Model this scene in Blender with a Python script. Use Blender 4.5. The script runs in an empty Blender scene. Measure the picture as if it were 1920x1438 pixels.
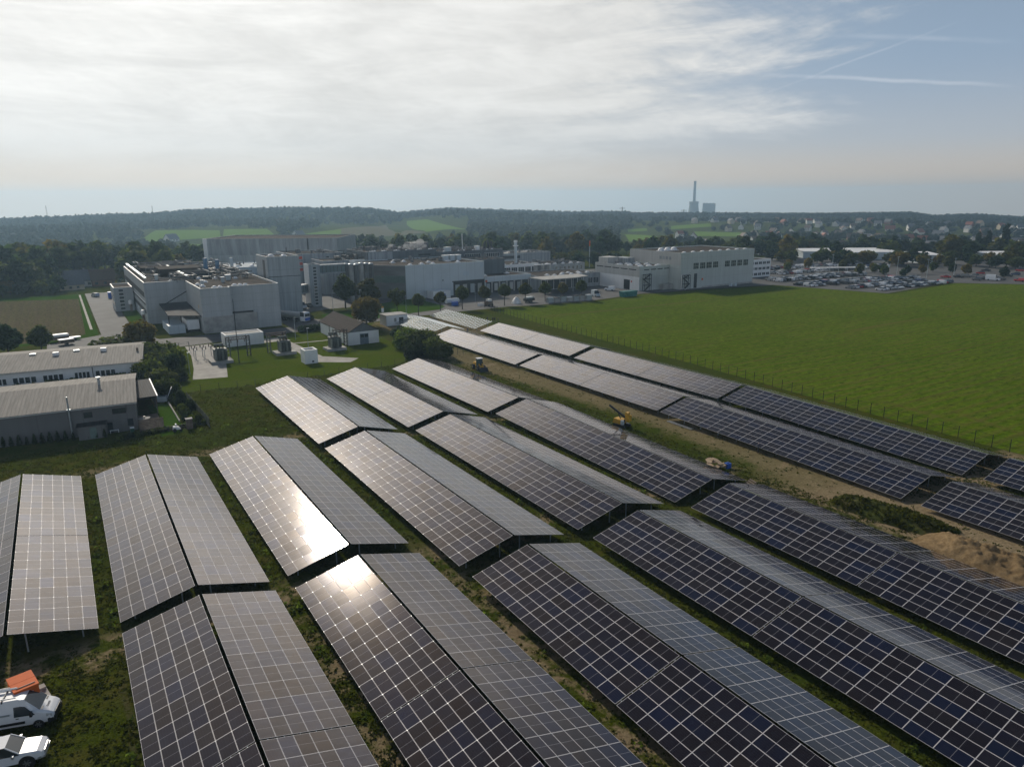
import bpy, math, random
import numpy as np
from mathutils import Matrix, Vector
rng = random.Random(7)
nrg = np.random.default_rng(11)
C = bpy.context.scene.collection
SC = bpy.context.scene
R = math.radians

# ------------------------------------------------------------------ camera
# world axes: +y runs along the table ridges (towards the sun), +x across them (towards the crop field); metres
CF, CP, CR, CH, HEAD = 1345.843, 0.2490617, -0.0084987, 38.508, 0.5570141

def cam_axes():
    cr, sr, c, s = math.cos(CR), math.sin(CR), math.cos(CP), math.sin(CP)
    ex = Vector((1, 0, 0)); eu = Vector((0, s, c)); fw = Vector((0, c, -s))
    rt = cr * ex + sr * eu; up = -sr * ex + cr * eu
    rot = Matrix.Rotation(-HEAD, 3, 'Z')
    return rot @ rt, rot @ up, rot @ fw
RT, UP, FW = cam_axes()
cd = bpy.data.cameras.new('camera'); cam = bpy.data.objects.new('camera', cd); C.objects.link(cam)
cam.matrix_world = Matrix(((RT.x, UP.x, -FW.x, 0), (RT.y, UP.y, -FW.y, 0), (RT.z, UP.z, -FW.z, CH), (0, 0, 0, 1)))
cd.sensor_width = 36; cd.sensor_fit = 'HORIZONTAL'; cd.lens = 36 * CF / 1920
cd.clip_start = 0.5; cd.clip_end = 30000
SC.camera = cam
SC.view_settings.view_transform = 'Standard'; SC.view_settings.look = 'None'
SC.view_settings.exposure = 0.22; SC.view_settings.gamma = 1.0
SC.cycles.max_bounces = 6; SC.cycles.volume_bounces = 0; SC.cycles.transparent_max_bounces = 8
SC.cycles.use_denoising = True
SC.cycles.sample_clamp_indirect = 6

# ------------------------------------------------------------------ node helper
class NT:
    def __init__(s, tree): s.t = tree; s.n = tree.nodes; s.l = tree.links
    def new(s, kind, **kw):
        n = s.n.new(kind)
        for k, v in kw.items(): setattr(n, k, v)
        return n
    def put(s, sock, v):
        if hasattr(v, 'is_linked') or isinstance(v, bpy.types.NodeSocket): s.l.new(v, sock)
        elif isinstance(v, (tuple, list)) and sock.type == 'RGBA' and len(v) == 3: sock.default_value = (*v, 1)
        else: sock.default_value = v
    def m(s, op, a, b=None, c=None, clamp=False):
        n = s.new('ShaderNodeMath', operation=op, use_clamp=clamp)
        for i, v in enumerate((a, b, c)):
            if v is not None: s.put(n.inputs[i], v)
        return n.outputs[0]
    def vm(s, op, a, b=None):
        n = s.new('ShaderNodeVectorMath', operation=op); s.put(n.inputs[0], a)
        if b is not None: s.put(n.inputs[3 if op == 'SCALE' else 1], b)
        return n.outputs['Value'] if op in ('DOT_PRODUCT', 'LENGTH', 'DISTANCE') else n.outputs[0]
    def mix(s, f, a, b, blend='MIX'):
        n = s.new('ShaderNodeMix', data_type='RGBA', blend_type=blend)
        s.put(n.inputs[0], f); s.put(n.inputs[6], a); s.put(n.inputs[7], b); return n.outputs[2]
    def ss(s, v, lo, hi, a=0.0, b=1.0):
        n = s.new('ShaderNodeMapRange', interpolation_type='SMOOTHSTEP')
        s.put(n.inputs[0], v); s.put(n.inputs[1], lo); s.put(n.inputs[2], hi); s.put(n.inputs[3], a); s.put(n.inputs[4], b)
        return n.outputs[0]
    def noise(s, vec, scale, detail=4, rough=0.55, col=False, dist=0.0):
        n = s.new('ShaderNodeTexNoise'); s.put(n.inputs['Vector'], vec)
        n.inputs['Scale'].default_value = scale; n.inputs['Detail'].default_value = detail
        n.inputs['Roughness'].default_value = rough; n.inputs['Distortion'].default_value = dist
        return n.outputs['Color' if col else 'Fac']
    def xyz(s, v):
        n = s.new('ShaderNodeSeparateXYZ'); s.put(n.inputs[0], v); return n.outputs
    def comb(s, x, y, z):
        n = s.new('ShaderNodeCombineXYZ')
        for i, v in enumerate((x, y, z)): s.put(n.inputs[i], v)
        return n.outputs[0]

# ------------------------------------------------------------------ sun, sky
SUN_AZ, SUN_EL = R(1.6), R(30.0)          # azimuth from +y towards +x
sdir = Vector((math.sin(SUN_AZ) * math.cos(SUN_EL), math.cos(SUN_AZ) * math.cos(SUN_EL), math.sin(SUN_EL)))
sl = bpy.data.lights.new('sun', 'SUN'); sl.energy = 2.7; sl.angle = R(1.6); sl.color = (1.0, 0.91, 0.77)
so = bpy.data.objects.new('sun', sl); C.objects.link(so)
so.rotation_euler = sdir.to_track_quat('Z', 'Y').to_euler()

W = bpy.data.worlds.new('World'); SC.world = W; W.use_nodes = True
W.node_tree.nodes.clear(); n = NT(W.node_tree)
tc = n.new('ShaderNodeTexCoord'); d = tc.outputs['Generated']
dx, dy, dz = n.xyz(d)
zc = n.m('MAXIMUM', dz, 0.012)
sky = n.new('ShaderNodeTexSky'); sky.sky_type = 'NISHITA'; sky.sun_disc = False
sky.sun_elevation = SUN_EL; sky.sun_rotation = SUN_AZ
sky.altitude = 60; sky.air_density = 1.0; sky.dust_density = 1.2; sky.ozone_density = 1.0
n.put(sky.inputs[0], n.comb(dx, dy, zc))
SKY = 0.05
skyc = n.vm('SCALE', sky.outputs[0], SKY)
ca = n.m('MAXIMUM', n.vm('DOT_PRODUCT', d, tuple(sdir)), 0.0)
hr = (math.cos(HEAD), -math.sin(HEAD), 0)           # to the right of the heading
hf = (math.sin(HEAD), math.cos(HEAD), 0)
rr = n.vm('DOT_PRODUCT', d, hr); ff = n.vm('DOT_PRODUCT', d, hf)
# high cirrus sheet: streaky, thick on the left and towards the sun, torn open to blue on the right
az_ = n.m('ARCTAN2', rr, ff); el_ = n.m('ARCSINE', n.m('MINIMUM', zc, 0.999))
def skyn(ka, ke, shear, scale, det, off, dist=0.0, rough=0.6):
    v = n.comb(n.m('MULTIPLY', n.m('ADD', az_, n.m('MULTIPLY', el_, shear)), ka), n.m('MULTIPLY', el_, ke), off)
    return n.noise(v, scale, det, rough, dist=dist)
n1 = skyn(2.2, 9.0, -0.6, 1.0, 8, 0.3, 0.8)          # broad banks
n2 = skyn(5.0, 26.0, -0.35, 1.0, 8, 3.1, 0.7, 0.65)  # long streaks
n3 = skyn(16.0, 70.0, 0.9, 1.0, 5, 7.7, 0.3)         # fine combed fibres
rip = skyn(75.0, 55.0, 1.4, 1.0, 3, 1.9)             # ripples
cov = n.m('ADD', n.m('MULTIPLY', n1, 1.05), n.m('MULTIPLY', n2, 0.62))
cov = n.m('ADD', cov, n.m('MULTIPLY', n3, 0.20)); cov = n.m('ADD', cov, n.m('MULTIPLY', rip, 0.10))
lean = n.m('ADD', n.m('MULTIPLY', n.m('SUBTRACT', rr, 0.22), -1.15), n.m('MULTIPLY', n.ss(dz, 0.02, 0.20, -0.10, 0.10), 1.0))
cov = n.m('ADD', cov, lean)
cmask = n.ss(cov, 0.78, 1.22)
cmask = n.m('MULTIPLY', cmask, n.ss(dz, 0.60, 0.38))
cmask = n.m('MULTIPLY', cmask, n.ss(ff, -0.3, 0.45))
glow8 = n.m('POWER', ca, 7.0); glow40 = n.m('POWER', ca, 30.0)
lum = n.m('ADD', n.m('ADD', 0.66, n.m('MULTIPLY', glow8, 0.24)), n.m('MULTIPLY', glow40, 0.45))
tx = n.m('ADD', n.m('ADD', n.m('MULTIPLY', n1, 0.45), n.m('MULTIPLY', n2, 0.45)), n.m('ADD', n.m('MULTIPLY', n3, 0.15), n.m('MULTIPLY', rip, 0.06)))
tex = n.ss(tx, 0.34, 0.76, 0.78, 1.12)
cloud = n.vm('SCALE', (1.0, 0.985, 0.95), n.m('MULTIPLY', lum, tex))
# veil: thin even whiteness of the lower sky
veil = n.m('MULTIPLY', n.ss(dz, 0.50, 0.05, 0.0, 0.93), n.ss(ff, -0.6, 0.4, 0.95, 1.0))
vcol = n.mix(n.ss(rr, -0.3, 0.5), (0.56, 0.58, 0.60), (0.275, 0.36, 0.48))
vcol = n.mix(n.ss(dz, 0.17, 0.01), vcol, n.mix(n.ss(rr, -0.5, 0.55), (0.62, 0.60, 0.57), (0.455, 0.46, 0.465)))
vcol = n.vm('SCALE', vcol, n.ss(ff, 0.1, -0.6, 1.0, 2.1))
base = n.mix(veil, skyc, vcol)
base = n.mix(n.m('MULTIPLY', glow40, 0.6), base, n.vm('SCALE', (1, 0.97, 0.92), lum))
lowc = n.new('ShaderNodeMix', data_type='RGBA', blend_type='MULTIPLY'); lowc.inputs[0].default_value = 1.0
n.put(lowc.inputs[6], base); n.put(lowc.inputs[7], n.mix(n.ss(dz, 0.075, 0.006), (1.0, 1.0, 1.0), (1.30, 1.02, 0.76)))
base = lowc.outputs[2]
skyall = n.mix(n.m('MULTIPLY', cmask, n.ss(dz, 0.0, 0.13, 0.10, 0.95)), base, cloud)
# brighter cirrus deck above the picture, around the sun's height, gone overhead
deck = n.m('MULTIPLY', n.m('MULTIPLY', n.ss(dz, 0.235, 0.34), n.ss(dz, 0.63, 0.44)), n.ss(n.m('ABSOLUTE', n.m('ADD', az_, 0.25)), 0.62, 0.20))
skyall = n.mix(n.m('MULTIPLY', deck, n.m('ADD', 0.60, n.m('MULTIPLY', n1, 0.5))), skyall, n.vm('SCALE', (1.0, 0.95, 0.88), n.m('MULTIPLY', n.m('ADD', 2.05, n.m('MULTIPLY', glow40, 0.2)), n.m('ADD', 0.35, n.m('MULTIPLY', tex, 0.65)))))
# contrails: thin great-circle streaks
def pxdir(px, py):
    X = (px - 960) / CF; U = -(py - 719) / CF
    return (RT * X + UP * U + FW).normalized()
for (a, b, w, k) in (((1540, 66), (1920, 78), 0.0042, 0.34), ((1400, 138), (1920, 163), 0.0034, 0.26), ((1380, 196), (1830, 30), 0.0022, 0.16),
                     ((1310, 142), (1430, 164), 0.0016, 0.22)):
    A, B = pxdir(*a), pxdir(*b); nn = A.cross(B).normalized(); mid = (A + B).normalized(); half = math.cos(0.5 * A.angle(B) * 1.05)
    dist = n.m('ABSOLUTE', n.m('ADD', n.vm('DOT_PRODUCT', d, tuple(nn)), n.m('MULTIPLY', n.m('SUBTRACT', n.noise(d, 30, 3), 0.5), 0.004)))
    fac = n.m('MULTIPLY', n.ss(dist, w, 0.0), n.ss(n.vm('DOT_PRODUCT', d, tuple(mid)), half, half + 0.012))
    fac = n.m('MULTIPLY', fac, n.m('MULTIPLY', n.ss(n.noise(d, 14, 4), 0.2, 0.6), k))
    skyall = n.mix(fac, skyall, (0.80, 0.81, 0.83))
bg = n.new('ShaderNodeBackground'); n.put(bg.inputs[0], skyall); bg.inputs[1].default_value = 1.0
wo = n.new('ShaderNodeOutputWorld'); n.l.new(bg.outputs[0], wo.inputs[0])

# ------------------------------------------------------------------ helpers
def ray(px, py):
    X = (px - 960) / CF; U = -(py - 719) / CF
    return RT * X + UP * U + FW
def gp(px, py, z=0.0):
    v = ray(px, py); k = (z - CH) / v.z
    return v.x * k, v.y * k
def proj(x, y, z):
    v = Vector((x, y, z - CH)); f = v.dot(FW)
    if f < 0.5: return None
    return 960 + CF * v.dot(RT) / f, 719 - CF * v.dot(UP) / f
RZ = ((0, 520, 700, 850, 1000, 1300, 1700, 2000, 2600, 4000, 6000), (0, 0, -8, -13, -13, -4, 2, 1, -12, -60, -120))
AZ = ((-60, -35.5, -26, -23.3, -16, -11, -8.5, -4.7, -1.3, 4.7, 14, 21.9, 28.5, 29.8, 32, 35.5, 60), (-6, -5, 3, 9, 13, 11, 0, 9, 3, -5, -5, -7, -5, -13, -9, -18, -18))
def zt(x, y):
    r = np.hypot(x, y); az = (np.degrees(np.arctan2(x, y)) - math.degrees(HEAD) + 180) % 360 - 180
    w = np.clip((r - 900) / 700, 0, 1); w2 = np.clip((r - 850) / 200, 0, 1) * np.clip((1900 - r) / 250, 0, 1)
    return np.interp(r, *RZ) + w * np.interp(az, *AZ) + w * (1.2 * np.sin(x / 190.0 + 0.7) * np.cos(y / 260.0) + 1.2 * np.sin(x / 83.0 + y / 120.0)) + w2 * 4.5 * np.sin(r / 88.0 + x / 210.0)
def pol(px, r):
    "point at distance r in the vertical plane through pixel column px"
    v = ray(px, 420); k = r / math.hypot(v.x, v.y); return v.x * k, v.y * k
def hit(px, py):
    v = ray(px, py); k0 = 1 / math.hypot(v.x, v.y)
    for r in np.arange(60, 5000, 4.0):
        x, y, z = v.x * k0 * r, v.y * k0 * r, CH + v.z * k0 * r
        if z <= zt(x, y): return x, y
    return None

def unit(v): return v / (np.linalg.norm(v, axis=-1, keepdims=True) + 1e-9)
class MB:
    def __init__(s): s.v = []; s.f = []; s.m = []; s.uv = {}
    def quad(s, a, b, c, d, m=0):
        i = len(s.v); s.v += [tuple(a), tuple(b), tuple(c), tuple(d)]; s.f.append((i, i+1, i+2, i+3)); s.m.append(m)
    def poly(s, pts, m=0):
        i = len(s.v); s.v += [tuple(p) for p in pts]; s.f.append(tuple(range(i, i+len(pts)))); s.m.append(m)
    def hexa(s, p, m=0):
        "8 corner points: 4 bottom (ccw), 4 top"
        i = len(s.v); s.v += [tuple(q) for q in p]
        for f in ((3, 2, 1, 0), (4, 5, 6, 7), (0, 1, 5, 4), (1, 2, 6, 5), (2, 3, 7, 6), (3, 0, 4, 7)):
            s.f.append(tuple(i+k for k in f)); s.m.append(m)
        return s
    def box(s, x0, x1, y0, y1, z0, z1, m=0):
        return s.hexa([(x0, y0, z0), (x1, y0, z0), (x1, y1, z0), (x0, y1, z0), (x0, y0, z1), (x1, y0, z1), (x1, y1, z1), (x0, y1, z1)], m)
    def prism(s, poly, z0, z1, m=0, mt=None):
        n_ = len(poly); i = len(s.v)
        s.v += [(x, y, z0) for x, y in poly] + [(x, y, z1) for x, y in poly]
        for k in range(n_):
            j = (k+1) % n_; s.f.append((i+k, i+j, i+n_+j, i+n_+k)); s.m.append(m)
        s.f.append(tuple(i+n_+k for k in range(n_))); s.m.append(m if mt is None else mt)
        s.f.append(tuple(i+n_-1-k for k in range(n_))); s.m.append(m)
        return s
    def tube(s, a, b, r0, r1=None, nn=8, m=0, cap=True):
        r1 = r0 if r1 is None else r1; a = Vector(a); b = Vector(b); d_ = (b-a).normalized()
        u = d_.orthogonal().normalized(); w = d_.cross(u); i = len(s.v)
        for p, r in ((a, r0), (b, r1)):
            for k in range(nn):
                t = 2*math.pi*k/nn; s.v.append(tuple(p + u*(r*math.cos(t)) + w*(r*math.sin(t))))
        for k in range(nn):
            j = (k+1) % nn; s.f.append((i+k, i+j, i+nn+j, i+nn+k)); s.m.append(m)
        if cap:
            s.f.append(tuple(i+nn+k for k in range(nn))); s.m.append(m)
            s.f.append(tuple(i+nn-1-k for k in range(nn))); s.m.append(m)
        return s
    def bar(s, a, b, w, h, m=0):
        a = Vector(a); b = Vector(b); d_ = (b-a).normalized()
        up = Vector((0, 0, 1)) if abs(d_.z) < 0.95 else Vector((0, 1, 0))
        x = d_.cross(up).normalized()*(w/2); z = x.cross(d_).normalized()*(h/2)
        return s.hexa([a-x-z, a+x-z, b+x-z, b-x-z, a-x+z, a+x+z, b+x+z, b-x+z], m)
    def dome(s, c, rx, ry, h, m=0, nu=10, nv=4, full=False):
        i = len(s.v); x, y, z = c; v0 = -1.0 if full else 0.0
        for a in range(nv+1):
            t = (math.pi/2)*(v0 + (1-v0)*a/nv)
            for k in range(nu):
                p = 2*math.pi*k/nu; s.v.append((x+rx*math.cos(t)*math.cos(p), y+ry*math.cos(t)*math.sin(p), z+h*math.sin(t)))
        for a in range(nv):
            for k in range(nu):
                j = (k+1) % nu; s.f.append((i+a*nu+k, i+a*nu+j, i+(a+1)*nu+j, i+(a+1)*nu+k)); s.m.append(m)
        return s
    def lathe(s, c, prof, nn=16, m=0):
        i = len(s.v)
        for r, z in prof:
            for k in range(nn):
                p = 2*math.pi*k/nn; s.v.append((c[0]+r*math.cos(p), c[1]+r*math.sin(p), c[2]+z))
        for a in range(len(prof)-1):
            for k in range(nn):
                j = (k+1) % nn; s.f.append((i+a*nn+k, i+a*nn+j, i+(a+1)*nn+j, i+(a+1)*nn+k)); s.m.append(m)
        s.f.append(tuple(i+(len(prof)-1)*nn+k for k in range(nn))); s.m.append(m)
        return s
    def xf(s, M, start=0):
        for k in range(start, len(s.v)): s.v[k] = tuple(M @ Vector(s.v[k]))
        return s

def mesh_of(name, mb, mats, smooth=False):
    me = bpy.data.meshes.new(name); me.from_pydata(mb.v, [], mb.f)
    for m in (mats if isinstance(mats, (list, tuple)) else [mats]): me.materials.append(m)
    if any(mb.m): me.polygons.foreach_set('material_index', mb.m)
    if smooth: me.polygons.foreach_set('use_smooth', [True]*len(mb.f))
    me.update(); return me
def np_mesh(name, V, F, mats, midx=None, smooth=False):
    "V (n,3), F (m,k) arrays"
    me = bpy.data.meshes.new(name); k = F.shape[1]
    me.vertices.add(len(V)); me.vertices.foreach_set('co', np.ascontiguousarray(V, np.float32).ravel())
    me.loops.add(F.size); me.loops.foreach_set('vertex_index', np.ascontiguousarray(F, np.int32).ravel())
    me.polygons.add(len(F)); me.polygons.foreach_set('loop_start', np.arange(0, F.size, k, dtype=np.int32))
    me.polygons.foreach_set('loop_total', np.full(len(F), k, np.int32))
    for m in (mats if isinstance(mats, (list, tuple)) else [mats]): me.materials.append(m)
    if midx is not None: me.polygons.foreach_set('material_index', np.ascontiguousarray(midx, np.int32))
    me.polygons.foreach_set('use_smooth', np.full(len(F), bool(smooth)))
    me.update(calc_edges=True); me.validate(); return me
def tag(o, label=None, cat=None, group=None, kind=None):
    if label: o['label'] = label
    if cat: o['category'] = cat
    if group: o['group'] = group
    if kind: o['kind'] = kind
    return o
def link(name, me, parent=None, loc=None):
    o = bpy.data.objects.new(name, me); C.objects.link(o)
    if parent is not None: o.parent = parent
    if loc is not None: o.location = loc
    return o
def part(name, mb, mats, parent, smooth=False, world=True):
    "a part built in world coordinates under an unrotated thing (or in local coordinates)"
    if world:
        q = parent; L = Vector((0, 0, 0))
        while q is not None: L += q.location; q = q.parent
        mb.v = [(x-L.x, y-L.y, z-L.z) for x, y, z in mb.v]
    return link(name, mesh_of(name, mb, mats, smooth), parent)
def thing(name, label, cat, loc, group=None, rotz=0):
    o = bpy.data.objects.new(name, None); C.objects.link(o); o.location = loc; o.rotation_euler = (0, 0, rotz)
    o.empty_display_size = 0.3
    return tag(o, label, cat, group)
def solo(name, mb, mats, label, cat, loc=(0, 0, 0), group=None, smooth=False, kind=None, rotz=0):
    o = link(name, mesh_of(name, mb, mats, smooth), None, loc); o.rotation_euler = (0, 0, rotz)
    return tag(o, label, cat, group, kind)
def sheet(name, mb, mats): return tag(link(name, mesh_of(name, mb, mats)), kind='structure')
CH_OF = {}
def dup(root, loc, rotz=0, label=None, scale=None, group=None):
    r = root.copy(); C.objects.link(r); r.location = loc; r.rotation_euler = (0, 0, rotz)
    if scale: r.scale = (scale, scale, scale) if isinstance(scale, (int, float)) else scale
    if label: r['label'] = label
    if group: r['group'] = group
    for ch in CH_OF.setdefault(root.name, list(root.children)):
        c = ch.copy(); C.objects.link(c); c.parent = r
        for g in ch.children:
            e = g.copy(); C.objects.link(e); e.parent = c
    return r

# ------------------------------------------------------------------ materials
MATS = {}
def mat(name, col, rough=0.7, metal=0.0, var=0.12, scale=1.5, spec=0.4, bump=0.0, emit=None):
    if name in MATS: return MATS[name]
    m = bpy.data.materials.new(name); m.use_nodes = True; t = NT(m.node_tree)
    b = t.n['Principled BSDF']; b.inputs['Roughness'].default_value = rough; b.inputs['Metallic'].default_value = metal
    b.inputs['Specular IOR Level'].default_value = spec
    if var:
        p = t.new('ShaderNodeTexCoord').outputs['Object']
        f = t.noise(p, scale, 5, 0.6)
        c = t.mix(t.ss(f, 0.3, 0.7), tuple(x*(1-var) for x in col), tuple(min(1, x*(1+var)) for x in col))
        t.put(b.inputs['Base Color'], c)
        if bump:
            bn = t.new('ShaderNodeBump'); bn.inputs['Strength'].default_value = bump; t.put(bn.inputs['Height'], f); t.l.new(bn.outputs[0], b.inputs['Normal'])
    else: b.inputs['Base Color'].default_value = (*col, 1)
    MATS[name] = m; return m
def clad(name, col, rough=0.55, rib=1.2, horiz=False, streak=0.25, joint=0.0, spec=0.35):
    "sheet cladding: fine ribs, panel joints, rain streaks"
    m = bpy.data.materials.new(name); m.use_nodes = True; t = NT(m.node_tree); b = t.n['Principled BSDF']
    p = t.new('ShaderNodeNewGeometry').outputs['Position']; x, y, z = t.xyz(p)
    u = t.m('ADD', x, y)
    st = t.noise(t.comb(t.m('MULTIPLY', u, 1.1), t.m('MULTIPLY', u, 0.2), t.m('MULTIPLY', z, 0.05)), 1.0, 6, 0.65)
    bl = t.noise(p, 0.12, 4, 0.6)
    c = t.mix(t.ss(st, 0.3, 0.75), tuple(v*(1-streak) for v in col), tuple(min(1, v*(1+streak*0.5)) for v in col))
    c = t.mix(t.ss(bl, 0.35, 0.7, 0, 0.35), c, tuple(v*0.72 for v in col))
    k = z if horiz else u
    fr = t.m('FRACT', t.m('DIVIDE', k, rib))
    line = t.ss(t.m('ABSOLUTE', t.m('SUBTRACT', fr, 0.5)), 0.44, 0.5)
    c = t.mix(t.m('MULTIPLY', line, 0.35), c, tuple(v*0.5 for v in col))
    if joint:
        fr2 = t.m('FRACT', t.m('DIVIDE', z if not horiz else u, joint))
        l2 = t.ss(t.m('ABSOLUTE', t.m('SUBTRACT', fr2, 0.5)), 0.47, 0.5); c = t.mix(t.m('MULTIPLY', l2, 0.4), c, tuple(v*0.5 for v in col))
    t.put(b.inputs['Base Color'], c); b.inputs['Roughness'].default_value = rough; b.inputs['Specular IOR Level'].default_value = spec
    bn = t.new('ShaderNodeBump'); bn.inputs['Strength'].default_value = 0.4; bn.inputs['Distance'].default_value = 0.05
    t.put(bn.inputs['Height'], t.m('SUBTRACT', 1.0, line)); t.l.new(bn.outputs[0], b.inputs['Normal'])
    MATS[name] = m; return m
def leafmat(name, dark, light, autumn=None, au=0.0, trl=0.58):
    m = bpy.data.materials.new(name); m.use_nodes = True; t = NT(m.node_tree); b = t.n['Principled BSDF']
    g = t.new('ShaderNodeNewGeometry'); oi = t.new('ShaderNodeObjectInfo')
    ri = g.outputs['Random Per Island']
    c = t.mix(ri, dark, light)
    p = g.outputs['Position']
    c = t.mix(t.ss(t.noise(p, 0.35, 3), 0.3, 0.7, 0, 0.5), c, tuple(v*0.55 for v in dark))
    hs = t.new('ShaderNodeHueSaturation'); t.put(hs.inputs['Color'], c)
    t.put(hs.inputs['Hue'], t.m('ADD', 0.485, t.m('MULTIPLY', oi.outputs['Random'], 0.03))); t.put(hs.inputs['Value'], t.m('ADD', 0.75, t.m('MULTIPLY', oi.outputs['Random'], 0.5)))
    c = hs.outputs[0]
    if autumn: c = t.mix(t.m('MULTIPLY', t.ss(t.m('ADD', t.m('MULTIPLY', oi.outputs['Random'], 0.6), t.m('MULTIPLY', t.noise(p, 0.25, 3), 0.6)), 0.42, 0.85), au), c, autumn)
    t.put(b.inputs['Base Color'], c); b.inputs['Roughness'].default_value = 0.7; b.inputs['Specular IOR Level'].default_value = 0.08
    tr = t.new('ShaderNodeBsdfTranslucent'); t.put(tr.inputs['Color'], c)
    mx = t.new('ShaderNodeMixShader'); mx.inputs[0].default_value = trl
    t.l.new(b.outputs[0], mx.inputs[1]); t.l.new(tr.outputs[0], mx.inputs[2]); t.l.new(mx.outputs[0], t.n['Material Output'].inputs[0])
    MATS[name] = m; return m

M_steel = mat('galvanised_steel', (0.36, 0.40, 0.42), 0.45, 0.6, 0.1)
M_alu = mat('aluminium', (0.55, 0.56, 0.57), 0.38, 0.7, 0.05)
M_white = mat('white_paint', (0.78, 0.78, 0.77), 0.5, 0, 0.05, 0.6)
M_dark = mat('dark_metal', (0.03, 0.032, 0.035), 0.5, 0.2, 0.1)
M_black = mat('black_plastic', (0.012, 0.012, 0.013), 0.45, 0, 0)
M_glass = mat('window_glass', (0.03, 0.038, 0.045), 0.08, 0, 0.1, 0.5, 0.8)
M_conc = mat('concrete', (0.34, 0.33, 0.31), 0.85, 0, 0.2, 0.5)
M_dconc = clad('stained_concrete', (0.20, 0.20, 0.195), 0.85, 3.0, False, 0.65)
M_aspha = mat('asphalt', (0.078, 0.077, 0.076), 0.85, 0, 0.22, 0.12)
M_pave = mat('pale_paving', (0.30, 0.28, 0.25), 0.85, 0, 0.2, 0.4)
M_gravel = mat('roof_gravel', (0.048, 0.038, 0.031), 1.0, 0, 0.4, 0.25, 0.08)
M_wood = mat('wood', (0.16, 0.12, 0.09), 0.8, 0, 0.3, 2)
M_bark = mat('bark', (0.06, 0.05, 0.04), 0.9, 0, 0.3, 3)
M_skyl = mat('skylight_plastic', (0.75, 0.75, 0.75), 0.25, 0, 0.1, 1, 0.6)
M_yel = mat('yellow_paint', (0.55, 0.30, 0.02), 0.5, 0, 0.15, 2)
M_ora = mat('orange_paint', (0.62, 0.12, 0.02), 0.7, 0, 0.08, 2, 0.2)
M_blue = mat('blue_paint', (0.02, 0.10, 0.45), 0.5, 0, 0.1)
M_red = mat('red_paint', (0.55, 0.07, 0.03), 0.5, 0, 0.1)
M_tyre = mat('tyre_rubber', (0.015, 0.015, 0.015), 0.8, 0, 0)
M_rim = mat('wheel_rim', (0.45, 0.45, 0.46), 0.35, 0.8, 0)
M_carw = mat('car_paint_white', (0.72, 0.73, 0.75), 0.22, 0, 0.02, 1, 0.6)
M_lamp = mat('headlight_glass', (0.6, 0.62, 0.63), 0.1, 0.3, 0)
M_cladL = clad('light_grey_cladding', (0.42, 0.44, 0.445), 0.5, 2.2, True, 0.12, 3.0)
M_cladV = clad('grey_ribbed_cladding', (0.40, 0.43, 0.445), 0.5, 1.3, False, 0.30, 8.0)
M_cladF = clad('weathered_grey_cladding', (0.33, 0.355, 0.375), 0.55, 1.6, False, 0.40, 10.0)
M_cladW = clad('pale_blue_white_cladding', (0.55, 0.60, 0.62), 0.5, 4.0, False, 0.05)
M_cladD = clad('dark_ribbed_cladding', (0.12, 0.14, 0.155), 0.55, 0.9, False, 0.25)
M_cladG = clad('green_grey_cladding', (0.50, 0.53, 0.505), 0.55, 3.0, False, 0.08, 4.5)
M_cladS = clad('side_grey_panels', (0.50, 0.495, 0.47), 0.6, 1.1, True, 0.12)
M_plast = clad('white_render', (0.80, 0.80, 0.79), 0.7, 40, False, 0.06)
M_shed = clad('dark_shed_cladding', (0.15, 0.15, 0.15), 0.6, 0.35, True, 0.1, 6.0)
M_bluew = clad('pale_blue_panels', (0.52, 0.59, 0.63), 0.55, 3.2, False, 0.10)
def roofmat(name, col, rib, rough=0.5):
    m = bpy.data.materials.new(name); m.use_nodes = True; t = NT(m.node_tree); b = t.n['Principled BSDF']
    p = t.new('ShaderNodeTexCoord').outputs['Object']; x, y, z = t.xyz(p)
    st = t.noise(t.comb(t.m('MULTIPLY', x, 1.6), t.m('MULTIPLY', y, 0.12), 0), 1.0, 6, 0.7)
    c = t.mix(t.ss(st, 0.3, 0.72), tuple(v*0.68 for v in col), tuple(v*1.18 for v in col))
    line = t.ss(t.m('ABSOLUTE', t.m('SUBTRACT', t.m('FRACT', t.m('DIVIDE', x, rib)), 0.5)), 0.30, 0.5)
    c = t.mix(t.m('MULTIPLY', line, 0.4), c, tuple(v*0.45 for v in col))
    t.put(b.inputs['Base Color'], c); b.inputs['Roughness'].default_value = rough; b.inputs['Specular IOR Level'].default_value = 0.15
    bn = t.new('ShaderNodeBump'); bn.inputs['Strength'].default_value = 0.5; bn.inputs['Distance'].default_value = 0.05
    t.put(bn.inputs['Height'], t.m('SUBTRACT', 1.0, line)); t.l.new(bn.outputs[0], b.inputs['Normal'])
    MATS[name] = m; return m
M_roofC = roofmat('corrugated_roof', (0.26, 0.24, 0.215), 0.55, 0.8)
M_roofB = roofmat('brown_tiled_roof', (0.048, 0.036, 0.030), 0.5, 0.95)
M_roofD = roofmat('dark_sheet_roof', (0.05, 0.05, 0.054), 0.4, 0.8)
L_green = leafmat('leaves_green', (0.036, 0.062, 0.010), (0.105, 0.145, 0.022), (0.14, 0.085, 0.018), 0.22)
L_aut = leafmat('leaves_turning', (0.052, 0.064, 0.010), (0.150, 0.155, 0.026), (0.18, 0.105, 0.02), 0.5)
L_dark = leafmat('leaves_dark', (0.015, 0.032, 0.010), (0.045, 0.072, 0.020))
L_bush = leafmat('leaves_bush', (0.055, 0.085, 0.010), (0.150, 0.200, 0.026))
L_wood = leafmat('leaves_far_wood', (0.018, 0.032, 0.012), (0.052, 0.070, 0.024), (0.085, 0.06, 0.02), 0.3)

L_grass = leafmat('grass_blades', (.046, .056, .006), (.105, .118, .013), trl=.55)
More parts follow.
